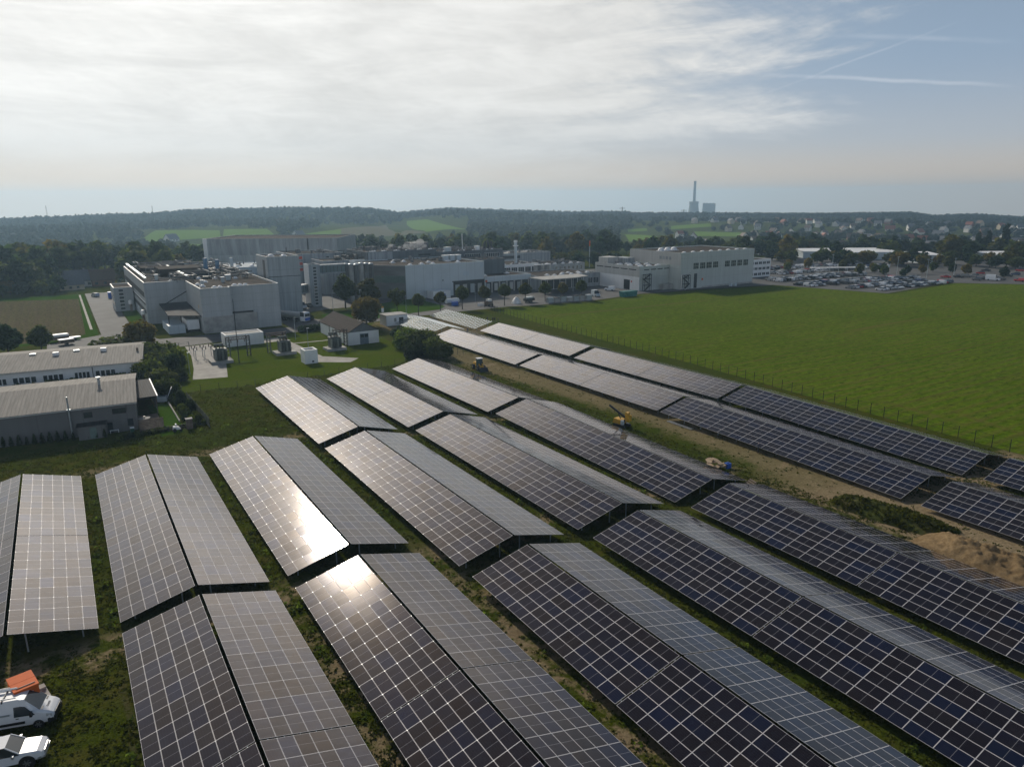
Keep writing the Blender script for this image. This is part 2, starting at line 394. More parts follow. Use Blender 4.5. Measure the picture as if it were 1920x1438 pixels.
# ------------------------------------------------------------------ ground
def ground_mat():
    m = bpy.data.materials.new('site_ground'); m.use_nodes = True; t = NT(m.node_tree); b = t.n['Principled BSDF']
    p = t.new('ShaderNodeNewGeometry').outputs['Position']; x, y, z = t.xyz(p)
    nb = t.noise(p, 0.045, 5, 0.6); nm = t.noise(p, 0.35, 6, 0.65); nf = t.noise(p, 2.6, 5, 0.7); nff = t.noise(p, 9.0, 3, 0.7)
    g = t.mix(t.ss(nf, 0.3, 0.7), (0.034, 0.048, 0.003), (0.085, 0.104, 0.010))
    g = t.mix(t.ss(nm, 0.42, 0.68, 0, 0.75), g, (0.105, 0.088, 0.024))
    g = t.mix(t.ss(nb, 0.42, 0.62, 0, 0.55), g, (0.046, 0.072, 0.010))
    g = t.mix(t.ss(nff, 0.52, 0.72, 0, 0.6), g, (0.018, 0.026, 0.006))
    dirt = t.mix(t.ss(nf, 0.25, 0.75), (0.21, 0.155, 0.09), (0.38, 0.30, 0.185))
    dirt = t.mix(t.ss(nm, 0.5, 0.75, 0, 0.6), dirt, (0.13, 0.092, 0.055))
    wob = t.m('MULTIPLY', t.m('SUBTRACT', nm, 0.5), 9.0)
    wob2 = t.m('MULTIPLY', t.m('SUBTRACT', nb, 0.5), 16.0)
    wf = t.m('MULTIPLY', t.m('SUBTRACT', nf, 0.5), 3.0)
    def band(c, axis, half, soft):
        return t.ss(t.m('ABSOLUTE', t.m('ADD', t.m('SUBTRACT', axis, c), t.m('ADD', wob, wf))), half+soft, half-soft*0.4)
    inA = t.m('MULTIPLY', t.ss(y, 182, 165), t.ss(y, -30, -10))
    cx = t.m('ADD', 86.5, t.m('MULTIPLY', t.ss(t.m('ABSOLUTE', t.m('SUBTRACT', y, 90)), 0, 70, 2.5, -2.5), 1.0))
    tr = t.m('MULTIPLY', t.m('MULTIPLY', band(cx, x, 3.4, 2.8), inA), t.ss(t.m('ADD', nm, t.m('MULTIPLY', nb, 0.5)), 0.56, 0.74, 1.0, 0.6))
    tr2 = t.m('MULTIPLY', t.m('MULTIPLY', band(82.0, x, 2.0, 2.4), t.ss(y, 70, 50)), inA)
    tr3 = t.m('MULTIPLY', t.m('MULTIPLY', band(89, x, 5.0, 3.0), t.ss(y, 66, 50)), inA)
    a1 = t.m('MULTIPLY', t.m('MULTIPLY', band(67.6, y, 1.5, 1.6), t.m('MULTIPLY', t.ss(x, 84, 76), t.ss(x, -16, -8))), t.ss(nm, 0.38, 0.58))
    a2 = t.m('MULTIPLY', t.m('MULTIPLY', band(45.5, y, 3.0, 2.0), t.ss(x, 84, 90)), t.ss(x, 125, 118))
    a3 = t.m('MULTIPLY', t.m('MULTIPLY', band(108.8, y, 1.4, 2.0), t.ss(x, 30, 36)), t.ss(x, 80, 74))
    a3 = t.m('MULTIPLY', a3, t.ss(nm, 0.4, 0.6))
    a4 = t.m('MULTIPLY', t.m('MULTIPLY', band(118.0, y, 0.9, 1.6), t.m('MULTIPLY', t.ss(x, -6, 2), t.ss(x, 40, 34))), 0.7)
    bare = t.m('MULTIPLY', t.m('MULTIPLY', t.ss(y, 78, 52), t.ss(nm, 0.42, 0.58)), t.m('MULTIPLY', t.ss(x, 12, 16), t.ss(x, 40, 30)))
    rack = t.m('MULTIPLY', t.m('MULTIPLY', t.ss(y, 180, 190), t.ss(x, 80, 86)), t.m('MULTIPLY', t.m('MULTIPLY', t.ss(x, 118, 108), t.ss(y, 226, 218)), t.ss(nm, 0.32, 0.55, 0.1, 0.8)))
    ms = tr
    for q in (tr2, tr3, a1, a2, a3, a4, bare, rack): ms = t.m('MAXIMUM', ms, q)
    ms = t.m('MULTIPLY', ms, t.ss(nf, 0.18, 0.42))
    c = t.mix(ms, g, dirt)
    # wheel ruts along the van approach
    rut = t.ss(t.m('ABSOLUTE', t.m('SUBTRACT', t.m('ABSOLUTE', t.m('ADD', t.m('SUBTRACT', x, 0.6), t.m('MULTIPLY', wob, 0.12))), 0.8)), 0.45, 0.1)
    rut = t.m('MULTIPLY', t.m('MULTIPLY', rut, t.ss(y, 66, 58)), t.ss(nf, 0.3, 0.6, 0, 0.6))
    c = t.mix(rut, c, (0.10, 0.085, 0.05))
    t.put(b.inputs['Base Color'], c); b.inputs['Roughness'].default_value = 0.95; b.inputs['Specular IOR Level'].default_value = 0.0
    bn = t.new('ShaderNodeBump'); bn.inputs['Strength'].default_value = 1.0; bn.inputs['Distance'].default_value = 0.25
    t.put(bn.inputs['Height'], t.m('ADD', nf, t.m('MULTIPLY', nff, 0.5))); t.l.new(bn.outputs[0], b.inputs['Normal'])
    return m
def lawn_mat(name, a, c_, patch=(0.10, 0.10, 0.02), pf=0.4):
    m = bpy.data.materials.new(name); m.use_nodes = True; t = NT(m.node_tree); b = t.n['Principled BSDF']
    p = t.new('ShaderNodeNewGeometry').outputs['Position']
    nm = t.noise(p, 0.18, 5, 0.6); nf = t.noise(p, 1.8, 5, 0.7)
    c = t.mix(t.ss(nf, 0.3, 0.7), a, c_); c = t.mix(t.ss(nm, 0.45, 0.7, 0, pf), c, patch)
    t.put(b.inputs['Base Color'], c); b.inputs['Roughness'].default_value = 0.95; b.inputs['Specular IOR Level'].default_value = 0.0
    bn = t.new('ShaderNodeBump'); bn.inputs['Strength'].default_value = 0.8; bn.inputs['Distance'].default_value = 0.12
    t.put(bn.inputs['Height'], nf); t.l.new(bn.outputs[0], b.inputs['Normal'])
    MATS[name] = m; return m
def crop_mat(name, green, green2, soil, along_x, pitch, soilf, tram, marks=()):
    m = bpy.data.materials.new(name); m.use_nodes = True; t = NT(m.node_tree); b = t.n['Principled BSDF']
    p = t.new('ShaderNodeNewGeometry').outputs['Position']; x, y, z = t.xyz(p)
    u, v = (x, y) if along_x else (y, x)
    nb = t.noise(p, 0.02, 4, 0.6); nm = t.noise(t.comb(t.m('MULTIPLY', u, 0.06), t.m('MULTIPLY', v, 0.75), 0), 1.0, 7, 0.72); nf = t.noise(p, 1.6, 6, 0.75)
    nr = t.noise(t.comb(t.m('MULTIPLY', u, 0.35), t.m('MULTIPLY', v, 1.1), 0), 1.0, 5, 0.75); ng = t.noise(p, 0.75, 6, 0.8)
    row = t.m('SINE', t.m('ADD', t.m('MULTIPLY', v, 2*math.pi/pitch), t.m('MULTIPLY', nm, 3.0)))
    c = t.mix(t.ss(t.m('ADD', t.m('MULTIPLY', nf, 0.45), t.m('MULTIPLY', nm, 0.65)), 0.42, 0.68), green, green2)
    c = t.mix(t.ss(t.m('ADD', t.m('MULTIPLY', row, 0.3), nm), 0.35, 0.95, 0, 0.55), c, soil)
    c = t.mix(t.ss(nm, 0.50, 0.66, 0, soilf), c, soil)
    c = t.mix(t.ss(nb, 0.40, 0.66, 0, 0.35), c, tuple(k*0.8 for k in green))
    c = t.mix(t.ss(nr, 0.48, 0.66, 0, 0.75), c, tuple(k*0.42 for k in green)); c = t.mix(t.ss(ng, 0.50, 0.68, 0, 0.7), c, tuple(min(1, k*1.45) for k in green2))
    tl = t.ss(t.m('ABSOLUTE', t.m('SUBTRACT', t.m('FRACT', t.m('DIVIDE', t.m('ADD', v, t.m('MULTIPLY', nb, 1.2)), tram)), 0.5)), 0.04, 0.0)
    c = t.mix(t.m('MULTIPLY', tl, t.ss(nm, 0.35, 0.6, 0, 0.55)), c, tuple(k*0.7 for k in soil))
    for (x0, y0, x1, y1, w_, k_) in marks:                  # drill gaps and wheelings
        L_ = math.hypot(x1-x0, y1-y0); ux, uy = (x1-x0)/L_, (y1-y0)/L_
        al = t.m('ADD', t.m('MULTIPLY', t.m('SUBTRACT', x, x0), ux), t.m('MULTIPLY', t.m('SUBTRACT', y, y0), uy))
        pe = t.m('ABSOLUTE', t.m('ADD', t.m('SUBTRACT', t.m('MULTIPLY', t.m('SUBTRACT', y, y0), ux), t.m('MULTIPLY', t.m('SUBTRACT', x, x0), uy)), t.m('MULTIPLY', t.m('SUBTRACT', nb, 0.5), w_*3)))
        f_ = t.m('MULTIPLY', t.ss(pe, w_, w_*0.3), t.m('MULTIPLY', t.ss(al, -6, 6), t.ss(al, L_+6, L_-6)))
        c = t.mix(t.m('MULTIPLY', f_, t.ss(nf, 0.25, 0.6, 0.1*k_, k_)), c, soil)
    t.put(b.inputs['Base Color'], c); b.inputs['Roughness'].default_value = 0.95; b.inputs['Specular IOR Level'].default_value = 0.0
    bn = t.new('ShaderNodeBump'); bn.inputs['Strength'].default_value = 0.9; bn.inputs['Distance'].default_value = 0.15
    t.put(bn.inputs['Height'], t.m('ADD', nf, t.m('MULTIPLY', row, 0.2))); t.l.new(bn.outputs[0], b.inputs['Normal'])
    MATS[name] = m; return m

rad = np.concatenate([np.arange(0, 520, 40), np.arange(520, 2200, 40), np.arange(2200, 6001, 400)])
na = 180; ang = np.linspace(0, 2*math.pi, na, endpoint=False)
GX = (rad[:, None]*np.sin(ang)[None]).ravel(); GY = (rad[:, None]*np.cos(ang)[None]).ravel()
V = np.stack([GX, GY, zt(GX, GY)], 1)
i0 = np.arange(len(rad)-1)[:, None]*na; j0 = np.arange(na)[None]; j1 = (j0+1) % na
F = np.stack([i0+j0, i0+na+j0, i0+na+j1, i0+j1], -1).reshape(-1, 4)[:, ::-1]
V[:na, 2] = 0
ground = link('ground', np_mesh('ground', V, F, ground_mat(), smooth=True)); tag(ground, kind='structure')

M_lawn = lawn_mat('lawn', (0.050, 0.078, 0.003), (0.082, 0.112, 0.006))
M_lawn2 = lawn_mat('bright_lawn', (0.034, 0.078, 0.006), (0.055, 0.108, 0.009), (0.05, 0.085, 0.010), 0.3)
M_crop = crop_mat('crop_rows', (0.062, 0.108, 0.003), (0.108, 0.162, 0.006), (0.120, 0.098, 0.030), True, 2.6, 0.6, 21, tuple((*gp(*a), *gp(*b_), w_, k_) for a, b_, w_, k_ in (((1035, 592), (1320, 564), 1.6, .75), ((1160, 588), (1290, 577), .8, .5), ((1597, 621), (1732, 596), 1.5, .75), ((1500, 640), (1900, 574), .7, .4), ((1300, 566), (1640, 556), .8, .5), ((1400, 770), (1560, 845), 1.6, .55), ((1660, 755), (1790, 790), 1.2, .6), ((1480, 742), (1510, 733), .5, .8), ((1600, 720), (1640, 708), .5, .8), ((1690, 745), (1716, 733), .5, .9), ((1420, 706), (1470, 694), .4, .6), ((1780, 770), (1919, 815), 1.3, .5))))
M_soil = crop_mat('stubble', (0.105, 0.095, 0.045), (0.135, 0.115, 0.06), (0.11, 0.085, 0.06), False, 3.0, 0.7, 9)
def flat(name, pts, z, m):
    b = MB(); b.poly([(x, y, z) for x, y in pts], 0); return sheet(name, b, m)
flat('crop_field', [(120.5, -200), (480, -200), (480, 45), (369, 150.5), (348, 173), (289, 167.5), (283, 189), (277, 214), (240, 221), (205, 225.5), (175, 219.5), (150, 222.5), (131.2, 222), (129.5, 197), (126.6, 121), (123, 75), (121.6, 46)], 0.008, M_crop)
flat('stubble_field', [(-140, 243), (-17, 245), (-3, 246), (4.0, 253), (5.0, 352), (-22, 362), (-140, 375)], 0.008, M_soil)
flat('field_verge', [(-140, 240), (-17, 241), (-1, 241.5), (7.4, 250), (7.4, 371), (-30, 373), (-140, 384)], 0.004, M_lawn2)
flat('verge_path', [(5.55, 262), (6.3, 262), (6.2, 368), (5.5, 368)], 0.012, M_pave)
flat('access_road', [(8.0, 249), (17.2, 249), (17.2, 372), (8.0, 372)], 0.007, M_aspha)
flat('service_road', [(-6, 222), (22, 214.5), (36, 216.5), (46, 219), (75, 221.5), (88, 225), (84.5, 233), (76, 234), (70, 244), (74, 258), (88, 264), (60, 264), (60, 230), (22, 231), (17.2, 249), (8, 249), (-6, 240)], 0.006, M_aspha)
flat('yard_lane', [(86, 224.3), (112, 227.6), (142, 228.5), (150, 226), (150, 236), (118, 237), (98, 233.2), (85, 229)], 0.007, M_aspha)
flat('plant_yard', [(60, 262), (98, 262), (118, 236.5), (142, 234.5), (150, 226), (175, 223), (205, 228.5), (240, 224.5), (277, 217.5), (290, 217), (330, 217), (330, 330), (60, 330)], 0.005, M_aspha)
flat('parking_lot', [(277.5, 216), (284, 191), (289.5, 170), (348, 176), (370, 152.5), (470, 75), (560, 60), (430, 330), (300, 300), (290, 262)], 0.010, M_aspha)
flat('side_lawn', [(17.6, 258), (22.3, 261.8), (22.3, 301), (17.6, 301)], 0.012, M_lawn2)
flat('tree_lawn', [(86.5, 229.5), (99, 233.8), (117, 237.5), (122, 243), (122, 270), (116, 270), (100, 262), (91, 250)], 0.014, M_lawn2)
flat('round_lawn', [(74, 240), (79, 236.5), (85, 235.5), (88, 240), (89, 250), (82, 254), (76, 249)], 0.014, M_lawn2)
flat('substation_lawn', [(17.5, 160.5), (32.5, 158.6), (66, 160.2), (77, 168), (77, 210), (85, 222), (64, 218), (42, 216), (22, 212), (17.5, 200)], 0.010, M_lawn)
flat('slab_path', [(22.0, 171.5), (29.2, 169.8), (31.8, 185), (33.5, 205), (33.0, 214.5), (26.5, 214), (26, 200), (24.0, 183)], 0.016, M_pave)
flat('cable_path', [(50.0, 174.5), (58.0, 169.0), (61.5, 172.5), (54.5, 180), (53.0, 206), (51.3, 206)], 0.016, M_pave)
flat('foot_path', [(49, 201.6), (64.5, 200.4), (64.5, 201.4), (49, 202.6)], 0.018, M_pave)
flat('office_forecourt', [(42, 207), (52, 207.5), (52, 213.5), (42, 214)], 0.020, M_pave)
flat('house_garden_lawn', [(10.8, 130.8), (14.4, 131.2), (15.2, 143), (14.4, 153.5), (10.9, 153.5)], 0.014, M_lawn2)

def drape(name, px, m, lift=0.5, N=14, M=10):
    "a field on the hillside between four pixel corners: tl, tr, br, bl"
    hits = [hit(*q) for q in px]
    if any(h is None for h in hits): return
    (a, b, c, d_) = [np.array(h) for h in hits]
    s = np.linspace(0, 1, N)[:, None, None]; u = np.linspace(0, 1, M)[None, :, None]
    P = (1-u)*((1-s)*a + s*b) + u*((1-s)*d_ + s*c); P = P.reshape(-1, 2)
    Vv = np.stack([P[:, 0], P[:, 1], zt(P[:, 0], P[:, 1]) + lift], 1)
    F_ = np.array([(i*M+j, i*M+j+1, (i+1)*M+j+1, (i+1)*M+j) for i in range(N-1) for j in range(M-1)])
    tag(link(name, np_mesh(name, Vv, F_, m, smooth=True)), kind='structure')
M_hill = lawn_mat('meadow', (0.110, 0.185, 0.020), (0.150, 0.235, 0.030), (0.13, 0.20, 0.03), 0.4)
M_hsoil = lawn_mat('ploughed_hillside', (0.13, 0.12, 0.07), (0.17, 0.145, 0.09), (0.11, 0.12, 0.05), 0.5)
FIELDS = [((292, 433), (412, 433), (414, 447), (262, 455), 'meadow'), ((420, 431), (500, 430), (520, 447), (418, 449), 'meadow'), ((338, 458), (386, 460), (386, 471), (338, 471), 'meadow'),
          ((566, 441), (640, 431), (640, 447), (560, 450), 'meadow'), ((600, 440), (722, 423), (800, 437), (640, 452), 'ploughed_hillside'), ((757, 416), (800, 412), (878, 431), (800, 436), 'meadow'),
          ((1166, 440), (1232, 445), (1232, 456), (1180, 454), 'meadow'), ((1176, 431), (1212, 429), (1214, 434), (1178, 436), 'meadow'), ((1258, 425), (1332, 420), (1334, 426), (1258, 431), 'meadow'),
          ((1302, 435), (1398, 437), (1400, 444), (1303, 444), 'meadow'), ((1420, 533), (1421, 532), (1421, 533), (1420, 534), None)]
for *q, nm in FIELDS:
    if nm: drape('hill_field', q, M_hill if nm == 'meadow' else M_hsoil)
def in_field(px, py, up):
    for *q, nm in FIELDS:
        xs = [a for a, _ in q]; ys = [b for _, b in q]
        if nm and min(xs)-3 < px < max(xs)+3 and min(ys)-1 < py < max(ys)+up: return True
    return False

# ------------------------------------------------------------------ solar tables
def panel_mat():
    m = bpy.data.materials.new('solar_glass'); m.use_nodes = True; t = NT(m.node_tree); b = t.n['Principled BSDF']
    uv = t.new('ShaderNodeUVMap').outputs[0]; u, v, _ = t.xyz(uv)
    oi = t.new('ShaderNodeObjectInfo').outputs['Random']; ri = t.new('ShaderNodeNewGeometry').outputs['Random Per Island']
    rnd = t.m('FRACT', t.m('ADD', oi, ri))
    au = t.m('ABSOLUTE', t.m('SUBTRACT', u, 0.5)); av = t.m('ABSOLUTE', t.m('SUBTRACT', v, 0.5))
    frame = t.m('MAXIMUM', t.m('GREATER_THAN', au, 0.5-0.021), t.m('GREATER_THAN', av, 0.5-0.012))
    midl = t.m('LESS_THAN', av, 0.0050)
    cu = t.m('ABSOLUTE', t.m('SUBTRACT', t.m('FRACT', t.m('MULTIPLY', u, 6)), 0.5))
    cv = t.m('ABSOLUTE', t.m('SUBTRACT', t.m('FRACT', t.m('MULTIPLY', v, 24)), 0.5))
    cell = t.m('MAXIMUM', t.m('GREATER_THAN', cu, 0.485), t.m('MULTIPLY', t.m('GREATER_THAN', cv, 0.47), 0.6))
    gpos = t.new('ShaderNodeNewGeometry').outputs['Position']
    lot = t.noise(gpos, 0.11, 3, 0.7)                      # delivery batches: runs of bluer or browner modules
    blue = t.ss(t.m('ADD', t.m('MULTIPLY', rnd, 0.62), t.m('MULTIPLY', lot, 0.62)), 0.52, 0.86)
    cc = t.mix(blue, (0.0090, 0.0072, 0.0110), (0.0050, 0.0085, 0.0270))
    cc = t.mix(t.ss(t.m('FRACT', t.m('MULTIPLY', rnd, 7.3)), 0.5, 0.95, 0, 0.7), cc, (0.0155, 0.0120, 0.0130))
    c = t.mix(t.m('MULTIPLY', cell, 0.14), cc, (0.20, 0.20, 0.22))
    c = t.mix(midl, c, (0.26, 0.26, 0.28)); c = t.mix(frame, c, (0.56, 0.55, 0.56))
    # thin dust, heavier towards the lower edge of the glass
    p = t.new('ShaderNodeNewGeometry').outputs['Position']
    ds = t.m('MULTIPLY', t.ss(t.noise(p, 0.5, 6, 0.65), 0.40, 0.80), 0.010)
    c = t.mix(ds, c, (0.45, 0.40, 0.34))
    t.put(b.inputs['Base Color'], c); b.inputs['Metallic'].default_value = 0.0
    ro = t.m('ADD', 0.086, t.m('MULTIPLY', t.m('FRACT', t.m('MULTIPLY', rnd, 13.7)), 0.008))
    t.put(b.inputs['Roughness'], t.m('ADD', ro, t.m('MULTIPLY', frame, 0.5)))
    b.inputs['IOR'].default_value = 1.53
    gx_, gy_, _ = t.xyz(gpos)
    sm = t.noise(t.comb(t.m('MULTIPLY', gx_, 0.5), t.m('MULTIPLY', gy_, 1.5), 0), 1.0, 4, 0.65)
    t.put(b.inputs['Specular IOR Level'], t.m('ADD', t.m('MULTIPLY', t.m('ADD', t.ss(sm, 0.25, 0.75, 0.42, 0.58), t.m('MULTIPLY', t.m('FRACT', t.m('MULTIPLY', rnd, 31.7)), 0.10)),
        t.ss(t.new('ShaderNodeLayerWeight').outputs['Facing'], 0.42, 0.78, 0.62, 1.45)), 0.0))   # anti-reflective coating: weak head on, full at grazing angles
    tn = t.noise(gpos, 0.9, 3, 0.6); tn2 = t.m('FRACT', t.m('MULTIPLY', rnd, 23.1))
    tv = t.m('ADD', t.m('MULTIPLY', tn, 0.7), t.m('MULTIPLY', tn2, 0.5))
    tint = t.mix(t.ss(tv, 0.30, 0.62), (1.0, 0.74, 0.55), (1.0, 0.83, 0.76)); tint = t.mix(t.ss(tv, 0.60, 0.92), tint, (0.90, 0.82, 0.98))
    t.put(b.inputs['Specular Tint'], tint)
    return m
M_pv = panel_mat(); M_back = mat('module_backsheet', (0.03, 0.03, 0.03), 0.6, 0, 0)
TAU, ZL, GAP, SL = 0.2530171, 0.80, 0.286, 6.92
MW, MH, MT = 1.141, 2.25, 0.035
def mod_mesh():
    b = MB(); x, y, z = MW/2, MH/2, MT/2
    b.box(-x, x, -y, y, -z, z, 1)
    b.box(x-.03, x+.008, y-.09, y-.01, z-.01, z+.018, 2); b.box(-x-.008, -x+.03, y-.085, y-.015, z-.012, z+.016, 2)
    me = mesh_of('solar_panel', b, [M_pv, M_back, M_alu])
    uvl = me.uv_layers.new(name='UVMap')
    for p in me.polygons:
        top = p.index < 6 and p.normal.z > 0.9
        p.material_index = 0 if top else (1 if p.index < 6 and p.normal.z < -0.9 else 2)
        for li in p.loop_indices:
            co = me.vertices[me.loops[li].vertex_index].co
            uvl.data[li].uv = ((co.x+x)/MW, (co.y+y)/MH) if top else (0, 0)
    return me
ME_MOD = mod_mesh()
MV = np.array([v.co[:] for v in ME_MOD.vertices]); MF = np.array([p.vertices[:] for p in ME_MOD.polygons])
MI = np.array([p.material_index for p in ME_MOD.polygons]); MUV = np.array([d_.uv[:] for d_ in ME_MOD.uv_layers[0].data])
def joined_modules(name, mats4, parent):
    n_ = len(mats4); Vs = []
    for M in mats4:
        A = np.array(M); Vs.append(MV @ A[:3, :3].T + A[:3, 3])
    Vv = np.concatenate(Vs); Fv = np.concatenate([MF + len(MV)*k for k in range(n_)])
    me = np_mesh(name, Vv, Fv, [M_pv, M_back, M_alu], np.tile(MI, n_))
    uvl = me.uv_layers.new(name='UVMap'); uvl.data.foreach_set('uv', np.tile(MUV, (n_, 1)).astype(np.float32).ravel())
    return link(name, me, parent)
SEG = [  # ridge line, block, offset, far end, near end, far dz, near dz, gap in the middle
 (0, 0, -8.34, 115.0, 69.6, -0.1, 0.1, 1), (1, 0, 7.12, 114.36, 70.2, -0.1, -0.25, 0), (1, 1, 7.11, 67.74, 22.4, -0.05, 0, 1),
 (2, 0, 22.67, 114.84, 70.05, -0.2, -0.08, 0), (2, 1, 22.61, 67.04, 21.7, 0.0, 0.05, 1),
 (3, 0, 38.3, 152.2, 109.5, 0.1, 0.1, 0), (3, 1, 38.48, 106.88, 61.69, 0.05, 0.2, 0), (3, 2, 38.41, 58.67, 13.4, 0.4, 0, 1),
 (4, 0, 54.04, 153.83, 109.67, -0.4, 0.08, 1), (4, 1, 54.48, 107.74, 62.05, -0.06, 0.06, 0), (4, 2, 54.45, 59.16, 13.9, 0.2, 0, 1),
 (5, 0, 70.05, 154.8, 110.06, -0.4, 0.1, 0), (5, 1, 70.45, 107.88, 62.32, 0.25, -0.4, 0), (5, 2, 70.32, 59.4, 14.1, 0, 0, 1),
 (6, 0, 95.46, 185.89, 140.98, -0.19, 0, 1), (6, 1, 95.8, 139.51, 92.93, 0, 0.35, 1), (6, 2, 95.63, 91.8, 46.99, 0.4, -0.3, 0), (6, 3, 95.45, 44.3, -1.0, -0.24, 0, 0),
 (7, 0, 111.33, 185.82, 140.84, 0, 0.2, 1), (7, 1, 111.36, 138.9, 92.71, 0.05, 0.3, 1), (7, 2, 111.23, 91.42, 47.22, 0.4, -0.45, 0), (7, 3, 111.13, 44.37, -0.93, -0.14, 0, 0)]
ORD = ['outermost', 'first', 'second', 'third', 'fourth', 'fifth']
def seg_words(r, b, side):
    face = 'van-side slope' if side == 'L' else 'field-side slope'
    if r == 0: return 'brownish solar table on the outermost ridge behind the orange box, %s' % ('outward slope' if side == 'L' else 'slope facing the ridges')
    if r < 6:
        blk = ['far', 'near'][b] if r < 3 else ['far', 'middle', 'near'][b]
        return 'solar table, %s block of the %s ridge from the white van, %s' % (blk, ORD[r], face)
    blk = ['pale block beside the bare racks', 'second block from the bare racks', 'third block from the bare racks', 'block furthest from the bare racks'][b]
    return 'solar table, %s, %s, %s' % (blk, 'sandy track ridge' if r == 6 else 'field fence ridge', face)
def post_box(b, x, y, z1, w=0.06):
    b.box(x-w, x+w, y-w*0.7, y+w*0.7, -0.05, z1, 0)
for (r, blk, off, yf, yn, zf, zn, midgap) in SEG:
    for side in 'LR':
        lab = seg_words(r, blk, side)
        if (r, blk, side) == (2, 0, 'L'): lab = 'solar table with blinding white sun glare at its lower corner, second ridge from the van'
        if (r, blk, side) == (2, 1, 'L'): lab = 'solar table whose upper end glows peach beside the glaring table, second ridge from the van'
        sg = -1 if side == 'L' else 1
        ym = (yf+yn)/2; Ln = yf-yn
        root = thing('solar_table', lab, 'solar table', (off + sg*(GAP/2 + SL*math.cos(TAU)/2), ym, 0), 'solar tables of the park')
        ex = Vector((math.cos(TAU), 0, -sg*math.sin(TAU))); eps = math.atan((zf-zn)/Ln)
        ey = Vector((0, math.cos(eps), math.sin(eps))); ez = ex.cross(ey).normalized()
        zc_ = ZL + SL*math.sin(TAU)/2 + (zf+zn)/2
        F4 = Matrix(((ex.x, ey.x, ez.x, 0), (ex.y, ey.y, ez.y, 0), (ex.z, ey.z, ez.z, zc_), (0, 0, 0, 1)))
        gm = 0.16 if midgap else 0.0
        pitch = (Ln-gm)/20; items = []
        bowx, bowy = rng.uniform(-.1, .1), rng.uniform(-.1, .1)
        for j in range(20):
            cy = -Ln/2 + pitch*(j+.5) + (gm if j >= 10 else 0)
            for i in range(6):
                cx = -SL/2 + (SL/6)*(i+.5)
                M = F4 @ Matrix.Translation((cx, cy, 0)) @ Matrix.Rotation(R(rng.gauss(bowx, .05)), 4, 'X') @ Matrix.Rotation(R(rng.gauss(bowy, .05)), 4, 'Y') @ Matrix.Diagonal((1, (pitch-.012)/MH, 1, 1))
                wp = root.location + M.translation
                a = proj(wp.x, wp.y-pitch/2, wp.z); c_ = proj(wp.x, wp.y+pitch/2, wp.z); e = proj(wp.x+.57, wp.y, wp.z-sg*.15); g_ = proj(wp.x-.57, wp.y, wp.z+sg*.15)
                area = 0
                if a and c_ and e and g_ and -30 < a[0] < 1950 and -30 < a[1] < 1470:
                    area = abs((a[0]-c_[0])*(e[1]-g_[1])-(a[1]-c_[1])*(e[0]-g_[0]))*(1024/1920)**2
                items.append((area, M))
        items.sort(key=lambda q: -q[0])
        big = [M for a_, M in items if a_ > 90][:100]
        if len(big) < 20: big = []
        rest = [M for a_, M in items][len(big):]
        for M in big:
            o = bpy.data.objects.new('solar_panel', ME_MOD); C.objects.link(o); o.parent = root; o.matrix_basis = M
        if big and rest: tag(joined_modules('solar_panels_rest', rest, root), kind='stuff').name = 'solar_panels'
        elif rest: joined_modules('panel_field', rest, root)
        # frame underneath: purlins, cross beams, posts
        b = MB()
        for k in range(6):
            cx = -SL/2 + SL/6*(k+.5)
            b.hexa([F4 @ Vector(q) for q in ((cx-.03, -Ln/2+.1, -.12), (cx+.03, -Ln/2+.1, -.12), (cx+.03, Ln/2-.1, -.12), (cx-.03, Ln/2-.1, -.12),
                                             (cx-.03, -Ln/2+.1, -.022), (cx+.03, -Ln/2+.1, -.022), (cx+.03, Ln/2-.1, -.022), (cx-.03, Ln/2-.1, -.022))])
        ys = [-Ln/2+.9 + k*(Ln-1.8)/11 for k in range(12)]
        for y in ys:
            b.hexa([F4 @ Vector(q) for q in ((-3.2, y-.04, -.26), (3.2, y-.04, -.26), (3.2, y+.04, -.26), (-3.2, y+.04, -.26),
                                             (-3.2, y-.04, -.123), (3.2, y-.04, -.123), (3.2, y+.04, -.123), (-3.2, y+.04, -.123))])
        part('support_beams', b, M_steel, root, world=False)
        pr = MB()
        for k, y in enumerate(ys):
            for cx in (-2.2, 2.2):
                q = F4 @ Vector((cx, y, -.2))
                if k < 2 and not (r == 7 and side == 'R'):
                    pb = MB(); post_box(pb, q.x, q.y, q.z); part('post', pb, M_steel, root, world=False)
                else: post_box(pr, q.x, q.y, q.z)
        tag(part('posts', pr, M_steel, root, world=False), kind='stuff')

